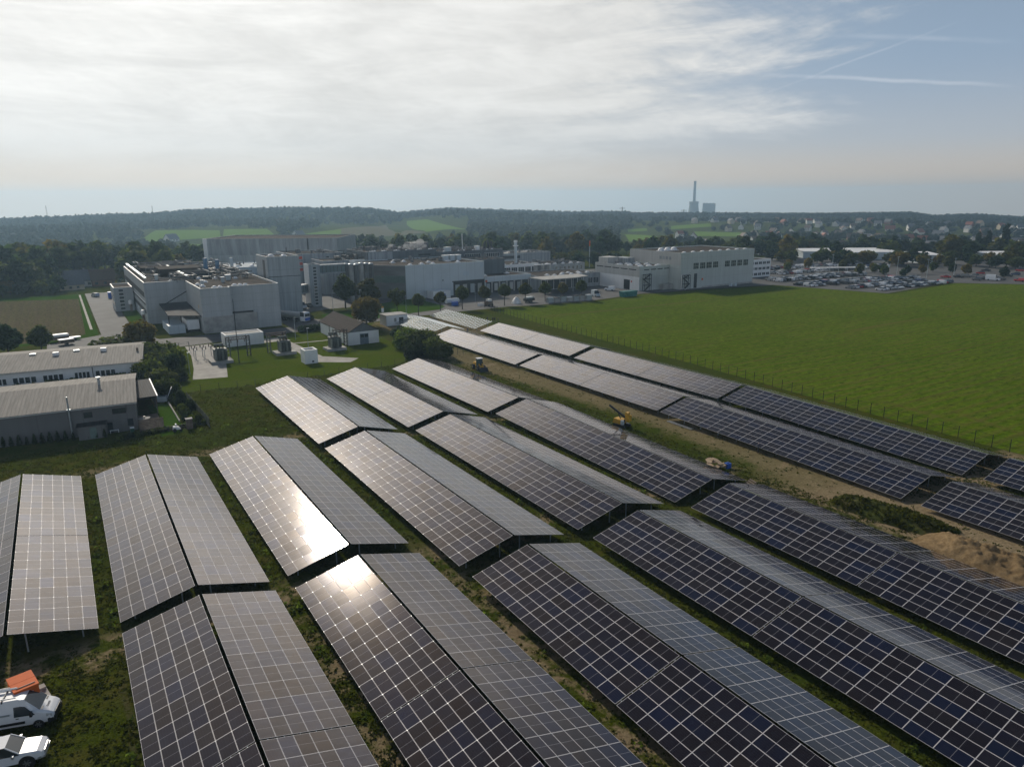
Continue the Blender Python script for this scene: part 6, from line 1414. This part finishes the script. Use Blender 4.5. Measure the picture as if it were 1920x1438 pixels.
# foreground vehicles
def wheel(root, x, y, r_, w_, side):
    o = part('wheel', MB().tube((x, y-w_/2, r_), (x, y+w_/2, r_), r_, nn=24), M_tyre, root, world=False)
    b = MB(); yo = y+side*(w_/2+.012); b.tube((x, yo-.02*side, r_), (x, yo, r_), r_*.66, nn=20)
    part('rim', b, M_dark, o, world=False)
    b = MB()
    for k in range(6):
        a = k*math.pi/3; b.bar((x, yo+.012*side, r_), (x+r_*.62*math.cos(a), yo+.012*side, r_+r_*.62*math.sin(a)), .08, .06)
    part('spokes', b, M_rim, o, world=False)
def split_loft(root, st, paint_m, names=('body', 'glazing'), sub=0):
    b = loft(st)
    def pane(fs, nm, m):
        ids = sorted({k for f in fs for k in f}); mp = {k: q for q, k in enumerate(ids)}
        c = MB(); c.v = [b.v[k] for k in ids]; c.f = [tuple(mp[k] for k in f) for f in fs]; c.m = [0]*len(fs)
        return part(nm, c, m, root, world=False)
    o = pane([f for f, k in zip(b.f, b.m) if k == 0], names[0], paint_m)
    o.data.polygons.foreach_set('use_smooth', [True]*len(o.data.polygons))
    bv = o.modifiers.new('bevel', 'BEVEL'); bv.width = .07; bv.segments = 3; bv.limit_method = 'ANGLE'; bv.angle_limit = R(18)
    o.modifiers.new('wn', 'WEIGHTED_NORMAL')
    for f, k in zip(b.f, b.m):
        if k == 1:
            ys_ = [b.v[q][1] for q in f]; xs_ = [b.v[q][0] for q in f]
            pane([f], 'side_window' if min(ys_) > 0 or max(ys_) < 0 else ('windscreen' if sum(xs_) > 0 else 'rear_window'), M_glass)
VX, VY, VR = -7.6, 60.05, R(-16)
van = thing('panel_van', 'white panel van with roof rails, parked between the orange box and the pickup', 'van', (VX, VY, 0), None, VR)
st = [(-2.95, .97, .5, 1.0, 1.5, 2.45, .80, 0, 0), (-2.85, 1.0, .38, 1.0, 1.5, 2.58, .84, 0, 0), (.7, 1.0, .38, 1.0, 1.5, 2.60, .84, 0, 0), (1.15, 1.0, .38, 1.0, 1.45, 2.50, .82, 0, 1), (2.1, 1.0, .38, 1.0, 1.32, 1.46, .88, 0, 0), (2.65, .97, .4, .9, 1.14, 1.24, .84, 0, 0), (2.92, .86, .45, .8, .96, 1.02, .74, 0, 0)]
split_loft(van, st, M_carw, ('body', 'windscreen'))
for s_ in (-1, 1):
    b = MB(); pts = [(.35, 1.25), (1.75, 1.22), (1.15, 1.98), (.85, 2.06), (.4, 2.06)]
    f = lambda z: s_*(1.008 if z < 1.5 else 1.008-(z-1.45)*.152)
    P_ = [(x, f(z), z) for x, z in pts]; b.poly(P_ if s_ < 0 else P_[::-1]); part('side_window', b, M_glass, van, world=False)
    part('side_trim', MB().box(-2.5, 1.0, s_*1.0-.03, s_*1.0+.03, .62, .82), M_black, van, world=False)
    part('mirror', MB().box(1.45, 1.62, s_*1.05 if s_ > 0 else s_*1.25, s_*1.25 if s_ > 0 else s_*1.05, 1.22, 1.6), M_black, van, world=False)
    part('door_handle', MB().box(.45, .65, s_*1.005-.02, s_*1.005+.02, 1.08, 1.14), M_black, van, world=False)
    part('headlight', MB().hexa([(2.45, s_*.9-.1, .92), (2.82, s_*.8-.12, .82), (2.82, s_*.8+.12, .82), (2.45, s_*.92+.08, .92), (2.45, s_*.9-.1, 1.16), (2.80, s_*.8-.12, 1.03), (2.80, s_*.8+.12, 1.03), (2.45, s_*.92+.08, 1.16)]), M_lamp, van, world=False)
    for sx in (-1.95, 1.85): wheel(van, sx, s_*.88, .36, .25, s_)
    part('roof_rail', MB().tube((-2.6, s_*.72, 2.72), (.6, s_*.72, 2.72), .04, nn=6), M_alu, van, world=False)
    part('hood_vent', MB().hexa([(1.98, s_*.6-.2, 1.495), (2.2, s_*.6-.2, 1.435), (2.2, s_*.6+.2, 1.435), (1.98, s_*.6+.2, 1.495), (1.98, s_*.6-.2, 1.515), (2.2, s_*.6-.2, 1.455), (2.2, s_*.6+.2, 1.455), (1.98, s_*.6+.2, 1.515)]), M_black, van, world=False)
part('ladder', MB().tube((-2.8, .42, 2.78), (.35, .42, 2.78), .09, nn=8), M_white, van, world=False)
for sx in (-2.2, -.3): part('rack_bar', MB().bar((sx, -.85, 2.66), (sx, .85, 2.66), .05, .06).bar((sx, -.85, 2.5), (sx, -.85, 2.7), .08, .08).bar((sx, .85, 2.5), (sx, .85, 2.7), .08, .08), M_black, van, world=False)
part('bumper', MB().hexa([(2.5, -1.0, .32), (2.97, -.8, .36), (2.97, .8, .36), (2.5, 1.0, .32), (2.5, -1.01, .7), (3.0, -.82, .82), (3.0, .82, .82), (2.5, 1.01, .7)]), M_black, van, world=False)
part('grille', MB().box(2.86, 2.96, -.62, .62, .83, .99), M_black, van, world=False)
part('side_label', MB().box(-1.3, .1, -1.012, -1.0, 1.55-.1, 1.68-.1), M_steel, van, world=False)
for lab_, x0_ in (('coen', 2.55),):
    fc = bpy.data.curves.new('hood_lettering', 'FONT'); fc.body = lab_; fc.size = .34; fc.extrude = .004; fc.align_x = 'CENTER'; fc.align_y = 'CENTER'
    fo = bpy.data.objects.new('tmp', fc); C.objects.link(fo); dg = bpy.context.evaluated_depsgraph_get(); me = bpy.data.meshes.new_from_object(fo.evaluated_get(dg)); bpy.data.objects.remove(fo)
    me.materials.clear(); me.materials.append(mat('lettering_grey', (.10, .10, .11), .5, 0, 0)); o = link('hood_lettering', me, van); o.location = (2.38, -.05, 1.374); o.rotation_euler = (0, R(21), 0); o.rotation_euler = Matrix(((0, .92, .39), (1, 0, 0), (0, -.39, .92))).transposed().inverted().to_euler() if False else (Matrix.Rotation(R(21.5), 3, 'Y') @ Matrix.Rotation(R(90), 3, 'Z')).to_euler()
PX_, PY_, PR = -8.15, 55.6, R(-12)
pk = thing('pickup', 'white double cab pickup parked next to the panel van, nearest the camera', 'pickup truck', (PX_, PY_, 0), None, PR)
st = [(-2.65, .9, .6, .8, 1.05, 1.08, .86, 0, 0), (-2.6, .93, .5, .85, 1.08, 1.12, .88, 0, 0), (-1.05, .93, .42, .85, 1.1, 1.14, .88, 1, 1), (-.85, .93, .42, .85, 1.12, 1.76, .70, 1, 0), (.45, .93, .42, .85, 1.12, 1.80, .72, 1, 1), (1.25, .93, .42, .85, 1.1, 1.17, .82, 0, 0), (2.3, .92, .45, .8, 1.0, 1.08, .80, 0, 0), (2.6, .84, .5, .7, .85, .92, .72, 0, 0), (2.68, .78, .52, .65, .75, .78, .66, 0, 0)]
split_loft(pk, st, M_carw, ('body', 'glazing'))
for s_ in (-1, 1):
    for sx in (-1.65, 1.65): wheel(pk, sx, s_*.82, .40, .27, s_)
    part('mirror', MB().box(.85, 1.0, s_*1.0 if s_ > 0 else s_*1.2, s_*1.2 if s_ > 0 else s_*1.0, 1.08, 1.3), M_alu, pk, world=False)
    part('headlight', MB().hexa([(2.2, s_*.8-.1, .83), (2.6, s_*.68-.14, .78), (2.6, s_*.68+.14, .78), (2.2, s_*.85+.08, .83), (2.2, s_*.8-.1, 1.0), (2.58, s_*.68-.14, .92), (2.58, s_*.68+.14, .92), (2.2, s_*.85+.08, 1.0)]), M_lamp, pk, world=False)
    part('wheel_arch', MB().tube((1.65, s_*.925, .42), (1.65, s_*.945, .42), .52, nn=20), M_black, pk, world=False)
    part('roof_pillar', MB().bar((.45, s_*.735, 1.8), (1.25, s_*.84, 1.17), .07, .07).bar((-.15, s_*.72, 1.79), (-.15, s_*.91, 1.13), .09, .05), M_carw, pk, world=False)
part('grille', MB().box(2.6, 2.72, -.5, .5, .62, .86), M_rim, pk, world=False); part('bumper', MB().hexa([(2.3, -.93, .45), (2.74, -.72, .42), (2.74, .72, .42), (2.3, .93, .45), (2.3, -.94, .62), (2.74, -.74, .6), (2.74, .74, .6), (2.3, .94, .62)]), M_alu, pk, world=False)
x, y = gp(42, 1277, 2.75); ob = thing('orange_box_trailer', 'orange box trailer with a closed lid standing behind the white van', 'trailer', (x, y, 0), None, R(14))
part('box', MB().box(-.8, .8, -1.15, 1.15, .55, 2.7), M_ora, ob, world=False); part('lid', MB().box(-.84, .84, -1.19, -.02, 2.702, 2.78).box(-.84, .84, .02, 1.19, 2.702, 2.78), M_ora, ob, world=False)
part('lid_bar', MB().bar((-.6, -.85, 2.81), (.65, -.85, 2.81), .05, .05), M_dark, ob, world=False); part('name_plate', MB().box(-.45, .4, -1.175, -1.151, 2.05, 2.35), M_bluew, ob, world=False)
part('side_box', MB().box(-1.5, -.9, -.6, .5, .5, 1.1), M_ora, ob, world=False); part('engine_unit', MB().box(.95, 1.5, -.9, .9, .5, 1.15).box(1.0, 1.45, .2, .8, 1.15, 1.4), M_conc, ob, world=False); part('frame', MB().box(-.9, 1.6, -1.0, 1.0, .38, .5), M_dark, ob, world=False)
for s_ in (-1, 1): wheel(ob, 0, s_*1.22, .34, .2, s_)
# wheel loader
x, y = gp(901, 694); ld = thing('wheel_loader', 'yellow wheel loader with a dark glazed cab on the sandy track', 'loader', (x, y+.6, 0), None, R(-95))
part('engine_hood', MB().hexa([(-2.3, -.6, .8), (-.4, -.6, .8), (-.4, .6, .8), (-2.3, .6, .8), (-2.2, -.55, 1.6), (-.4, -.55, 1.75), (-.4, .55, 1.75), (-2.2, .55, 1.6)]), M_yel, ld, world=False)
part('cab', MB().hexa([(-.4, -.65, .9), (.75, -.65, .9), (.75, .65, .9), (-.4, .65, .9), (-.35, -.6, 2.7), (.55, -.6, 2.7), (.55, .6, 2.7), (-.35, .6, 2.7)]), mat('cab_glass', (.03, .06, .06), .12, 0, 0), ld, world=False)
part('cab_roof', MB().box(-.45, .7, -.68, .68, 2.7, 2.85), M_white, ld, world=False)
for s_ in (-1, 1):
    part('lift_arm', MB().bar((.7, s_*.4, 1.5), (2.1, s_*.4, .5), .18, .3), M_yel, ld, world=False)
    for sx in (-1.4, 1.0): wheel(ld, sx, s_*.8, .6, .42, s_)
part('bucket', MB().hexa([(2.0, -1.1, .05), (2.9, -1.1, .05), (2.9, 1.1, .05), (2.0, 1.1, .05), (2.0, -1.1, .95), (2.2, -1.1, .95), (2.2, 1.1, .95), (2.0, 1.1, .95)]), M_dark, ld, world=False); part('front_frame', MB().box(.75, 1.6, -.35, .35, .5, 1.2), M_yel, ld, world=False)
# piling rig
x, y = gp(1166, 799); rg = thing('piling_rig', 'yellow tracked piling rig with a dark tilted mast on the sandy track', 'piling rig', (x, y, 0), None, R(100))
for s_ in (-1, 1): part('track', MB().prism([(-1.3, .12), (-1.05, 0), (1.05, 0), (1.3, .12), (1.3, .4), (1.05, .55), (-1.05, .55), (-1.3, .4)], s_*.75-.2, s_*.75+.2).xf(Matrix(((1, 0, 0, 0), (0, 0, 1, 0), (0, 1, 0, 0), (0, 0, 0, 1)))), M_dark, rg, world=False)
part('engine_body', MB().hexa([(-.3, -.75, .55), (1.5, -.75, .55), (1.5, .75, .55), (-.3, .75, .55), (-.3, -.7, 1.25), (1.35, -.65, 1.35), (1.35, .65, 1.35), (-.3, .7, 1.25)]), M_yel, rg, world=False); part('control_box', MB().box(-.8, -.32, .35, .8, .55, 1.3), M_bluew, rg, world=False)
part('mast', MB().bar((-1.2, -.1, 1.5), (3.0, -.1, 3.2), .28, .28), M_black, rg, world=False); part('hammer_head', MB().box(-1.7, -.9, -.5, .3, 1.2, 2.3).box(-1.4, -.8, -.4, .2, 2.31, 2.75), M_yel, rg, world=False); part('boom', MB().bar((-.4, -.1, .9), (-.9, -.1, 1.7), .3, .3).bar((.4, -.1, 1.2), (1.0, -.1, 2.3), .12, .12), M_dark, rg, world=False)
# site materials
x, y = gp(1275, 798); 
for k in range(5): solo('rail_bundle', MB().bar((x-.35+k*.16, y-2.9, .12), (x-.35+k*.16, y+2.9, .12), .12, .12), M_alu, 'silver mounting rail lying by the sandy track', 'rail', group='mounting rails lying by the sandy track')
x, y = gp(1344, 878)
for k in range(9):
    a = rng.uniform(0, 3.1); px_, py_ = x+rng.uniform(-1.6, 1.4), y+rng.uniform(-1.2, 1.4); z = .1+.14*k
    solo('pallet_board', MB().bar((px_-math.cos(a)*.8, py_-math.sin(a)*.8, z), (px_+math.cos(a)*.8, py_+math.sin(a)*.8, z+rng.uniform(-.05, .3)), .7, .1), mat('fresh_wood', (.34, .25, .16), .8, 0, .2), 'broken pallet board in the heap at the ridge edge by the track', 'board', group='pallet boards heaped by the track')
x, y = gp(1364, 877); solo('fuel_can', MB().box(x-.4, x+.4, y-.35, y+.35, 0, .75).box(x-.15, x+.15, y-.1, y+.1, .75, .9), M_blue, 'blue container next to the heap of pallet boards', 'container')
x, y = gp(1407, 910)
for k in range(4): solo('timber', MB().bar((x-.8+k*.4, y-.6, .1+.12*k), (x-.5+k*.4, y+.7, .15+.12*k), .25, .14), M_wood, 'short timber in the small pile by the nearest track-side table', 'timber', group='short timbers beside the table end')

# workers
def person_mesh(top, legs):
    b = bpy.data.meshes.new('person'); V_ = [(0, 0, .95), (0, 0, 1.2), (0, 0, 1.42), (0, 0, 1.53), (0, .01, 1.66), (-.1, 0, .92), (-.12, .05, .5), (-.13, 0, .06), (-.13, .14, .03), (.1, 0, .92), (.13, -.06, .5), (.14, -.1, .06), (.14, .04, .03), (-.2, 0, 1.4), (-.27, .04, 1.12), (-.24, .2, .95), (.2, 0, 1.4), (.28, .06, 1.14), (.22, .26, 1.05)]
    E_ = [(0, 1), (1, 2), (2, 3), (3, 4), (0, 5), (5, 6), (6, 7), (7, 8), (0, 9), (9, 10), (10, 11), (11, 12), (2, 13), (13, 14), (14, 15), (2, 16), (16, 17), (17, 18)]
    b.from_pydata(V_, E_, []); o = bpy.data.objects.new('tmp', b); C.objects.link(o); m_ = o.modifiers.new('s', 'SKIN')
    rr_ = [.15, .14, .15, .06, .105, .09, .065, .05, .045, .09, .065, .05, .045, .065, .05, .04, .065, .05, .04]
    for i, r_ in enumerate(rr_): b.skin_vertices[0].data[i].radius = (r_, r_*.8 if i < 3 else r_)
    b.skin_vertices[0].data[0].use_root = True; o.modifiers.new('u', 'SUBSURF').levels = 1
    dg = bpy.context.evaluated_depsgraph_get(); me = bpy.data.meshes.new_from_object(o.evaluated_get(dg)); bpy.data.objects.remove(o)
    me.materials.clear()
    for m in (top, legs, mat('skin', (.45, .27, .19), .6, 0, 0), mat('hair_dark', (.03, .022, .018), .7, 0, 0)): me.materials.append(m)
    for p_ in me.polygons:
        z = p_.center.z; p_.material_index = 1 if z < .98 and abs(p_.center.x) < .2 else 0 if z < 1.5 else (3 if z > 1.7 or p_.center.y < -.01 else 2); p_.use_smooth = True
    return me
wk = mat('work_jacket', (.03, .04, .07), .8, 0, .1); wt = mat('work_trousers', (.025, .025, .03), .8, 0, .1)
pm = person_mesh(wk, wt)
for px_, py_, rz, lab in ((914, 603, .4, 'person in dark work clothes at the rack end by the fence, first from the rack'), (924, 604, 2.2, 'person in dark work clothes bending over the rack rails, second from the rack'), (928, 604.5, -.8, 'person in dark work clothes standing third from the rack'), (934, 605, 1.2, 'person in dark work clothes nearest the field fence'), (877, 625, 2.6, 'person in dark work clothes between the two bare racks'), (1421, 849, .8, 'person in dark clothes under the edge of the long track table')):
    x, y = gp(px_, py_); o = link('person', pm, None, (x, y, 0)); o.rotation_euler = (0, 0, rz); tag(o, lab, 'person')

# soil heaps
def heap(name, label, cat, spine, wid, hgt_, m, seed, rough, kind=None):
    rs_ = np.random.default_rng(seed); a, c = np.array(spine[0]), np.array(spine[-1]); d_ = c-a; L_ = np.linalg.norm(d_); d_ = d_/L_; nrm_ = np.array([-d_[1], d_[0]])
    nu, nv = 64, 34; U, Vv = np.meshgrid(np.linspace(-.12, 1.12, nu), np.linspace(-1.15, 1.15, nv), indexing='ij')
    env = np.clip(1-(np.abs(U-.5)/.6)**2.6, 0, 1)*np.clip(1-np.abs(Vv)**1.7, 0, 1)
    Z = np.zeros_like(U)
    for f, am in ((3, .5), (7, .34), (15, .24), (31, .16), (57, .1)):
        ph = rs_.uniform(0, 6.28, 4); Z += am*np.sin(f*U*3.1+ph[0]+1.7*np.sin(f*Vv*.7+ph[1]))*np.cos(f*Vv*1.1+ph[2]+np.sin(f*U+ph[3]))
    Z = env*hgt_*(1+rough*Z) - .06*(env < .02); Z += env*rs_.normal(size=U.shape)*.035*hgt_
    X = a[0]+d_[0]*U*L_+nrm_[0]*Vv*wid; Y = a[1]+d_[1]*U*L_+nrm_[1]*Vv*wid
    F_ = np.array([(i*nv+j, (i+1)*nv+j, (i+1)*nv+j+1, i*nv+j+1) for i in range(nu-1) for j in range(nv-1)])
    if d_[0]*nrm_[1]-d_[1]*nrm_[0] < 0: F_ = F_[:, ::-1]
    o = link(name, np_mesh(name, np.stack([X, Y, Z], -1).reshape(-1, 3), F_, m, smooth=True)); tag(o, label, cat); return X, Y, Z, o
M_sand = lawn_mat('sand', (.17, .115, .06), (.30, .215, .12), (.11, .075, .04), .6)
M_hearth = lawn_mat('overgrown_soil', (.045, .06, .015), (.08, .09, .025), (.12, .09, .05), .5)
heap('sand_heap', 'bare sandy soil heap beside the track, next to the overgrown mound', 'heap', (gp(1748, 1010), gp(1965, 1098)), 3.0, 1.6, M_sand, 3, .45)
X, Y, Z, mo = heap('overgrown_mound', 'soil mound overgrown with green weeds beside the sandy track', 'mound', (gp(1578, 940), gp(1772, 1000)), 2.6, 1.25, M_hearth, 4, .35)
P, Q = [], []
rs_ = np.random.default_rng(9); ii = np.argwhere(Z > .12); sel = ii[rs_.integers(0, len(ii), 420)]
for n_, (i, j) in enumerate(sel):
    p_, q_ = leaf_cloud([(0, 0, .05, .3, .3, .13)], 10, .20, rs_); P.append(p_*rs_.uniform(.6, 1.6)+np.array([X[i, j], Y[i, j], Z[i, j]])+rs_.uniform(-.15, .15, 3)*[1, 1, 0]); Q.append(q_+sum(len(t_) for t_ in P[:-1]))
o = link('weeds', np_mesh('weeds', np.concatenate(P), np.concatenate(Q), L_grass), mo)
heap('dark_soil_heap', 'small dark soil heap behind the bare racks', 'heap', (gp(786, 604), gp(815, 607)), 1.6, 1.1, M_hearth, 6, .4)

# grass tufts over the near ground
def tufts(name, n_, ok, m, h0, h1, seed, xr, yr):
    rs_ = np.random.default_rng(seed); x = rs_.uniform(*xr, n_); y = rs_.uniform(*yr, n_); k = ok(x, y, rs_); x, y = x[k], y[k]; n_ = len(x)
    nb = 4; a = rs_.uniform(0, 6.28, (n_, nb)); h = rs_.uniform(h0, h1, (n_, 1))*rs_.uniform(.5, 1.2, (n_, nb)); w = .10+.06*rs_.random((n_, nb)); ln = rs_.uniform(.3, 1.3, (n_, nb))*h
    bx = x[:, None]+rs_.normal(size=(n_, nb))*.12; by = y[:, None]+rs_.normal(size=(n_, nb))*.12
    cx, sx = np.cos(a), np.sin(a); z0_ = np.zeros_like(h)-.02
    V0 = np.stack([bx-sx*w, by+cx*w, z0_], -1); V1 = np.stack([bx+sx*w, by-cx*w, z0_], -1); V2 = np.stack([bx+cx*ln+sx*w*.25, by+sx*ln-cx*w*.25, h], -1); V3 = np.stack([bx+cx*ln-sx*w*.25, by+sx*ln+cx*w*.25, h*.97], -1)
    V_ = np.stack([V0, V1, V2, V3], 2).reshape(-1, 3); F_ = np.arange(len(V_)).reshape(-1, 4)
    return tag(link(name, np_mesh(name, V_, F_, m)), 'rough meadow grass growing between and around the solar tables', 'grass', None, 'stuff')
def patch(x, y): return np.sin(x*.9+1.3*np.sin(y*.53))*np.cos(y*.77+1.1*np.sin(x*.41))+.6*np.sin(x*2.3+y*1.9)
def ok1(x, y, rs_):
    d_ = np.hypot(x, y); t_ = (np.abs(x-87) < 5.2) & (y < 170); a_ = (np.abs(y-68.5) < 2.4) & (x < 78)
    keep = rs_.random(len(x)) < np.clip(1.15-d_/190, .12, 1)*np.where(t_, .10, 1)*np.where(a_, .30, 1)*np.where(patch(x, y) > -.25, 1, .25)
    keep &= ~((x > 28) & (x < 33) & (y < 66) & (rs_.random(len(x)) < .7))
    sub = (x > 17) & (x < 77) & (y > 160); gdn = (x < 12) & (y > 133); crp = x > 120
    return keep & ~sub & ~gdn & ~crp & ~((x > 10) & (x < 15.2) & (y > 130) & (y < 154))
tufts('grass', 260000, ok1, L_grass, 0.05, .17, 21, (-16, 120), (14, 176))

# taller weeds along the lower table edges and in the aisles
P, Q, o_ = [], [], 0; rs_ = np.random.default_rng(33)
for k in range(420):
    if k < 330:
        sg = SEG[rs_.integers(0, 14)]; x = sg[2] + rs_.choice([-1, 1])*(6.95+abs(rs_.normal())*.55); y = rs_.uniform(max(sg[4], 12), sg[3])
    else: x, y = rs_.uniform(-14, 36), rs_.uniform(116, 134)
    p_, q_ = leaf_cloud([(0, 0, .16, .3, .3, .26)], int(rs_.integers(8, 16)), .2, rs_); f_ = rs_.uniform(.5, 1.5)
    P.append(p_*f_+np.array([x, y, 0])); Q.append(q_+o_); o_ += len(p_)
tag(link('weeds', np_mesh('weeds', np.concatenate(P), np.concatenate(Q), L_bush)), 'taller leafy weeds along the lower edges of the solar tables', 'weeds', None, 'stuff')

# steam from the roof vents
vm = bpy.data.materials.new('steam'); vm.use_nodes = True; t = NT(vm.node_tree); t.n.remove(t.n['Principled BSDF']); pv = t.new('ShaderNodeVolumePrincipled'); pv.inputs['Color'].default_value = (1, 1, 1, 1); pv.inputs['Density'].default_value = .35; t.l.new(pv.outputs[0], t.n['Material Output'].inputs['Volume'])
Vs, Fs, o_ = [], [], 0
for px_, n_ in ((727, 3), (745, 2), (757, 4), (766, 5), (775, 6), (782, 4), (790, 3)):
    x, y = gp(px_, 467, 17.2)
    for k in range(n_):
        r_ = rng.uniform(.35, .8)*(1+.25*k); Vs.append(IV2*np.array([r_*1.3, r_, r_])+np.array([x+.5*k+rng.uniform(-.6, .6), y-.4*k, 17.4+.55*k+rng.uniform(-.2, .3)])); Fs.append(IF2+o_); o_ += len(IV2)
tag(link('steam', np_mesh('steam', np.concatenate(Vs), np.concatenate(Fs), vm)), 'white steam drifting off the vents of the dark upper hall roof', 'steam', None, 'stuff')

# ------------------------------------------------------------------ haze
hm = bpy.data.materials.new('haze_air'); hm.use_nodes = True; t = NT(hm.node_tree); t.n.remove(t.n['Principled BSDF']); pv = t.new('ShaderNodeVolumePrincipled')
pv.inputs['Color'].default_value = (.50, .76, 1.0, 1); pv.inputs['Density'].default_value = 0.00021; pv.inputs['Anisotropy'].default_value = 0.4
t.l.new(pv.outputs[0], t.n['Material Output'].inputs['Volume'])
b = MB(); b.box(-6200, 6200, -6200, 6200, -142, 126); hz = link('haze', mesh_of('haze', b, hm)); tag(hz, kind='stuff')
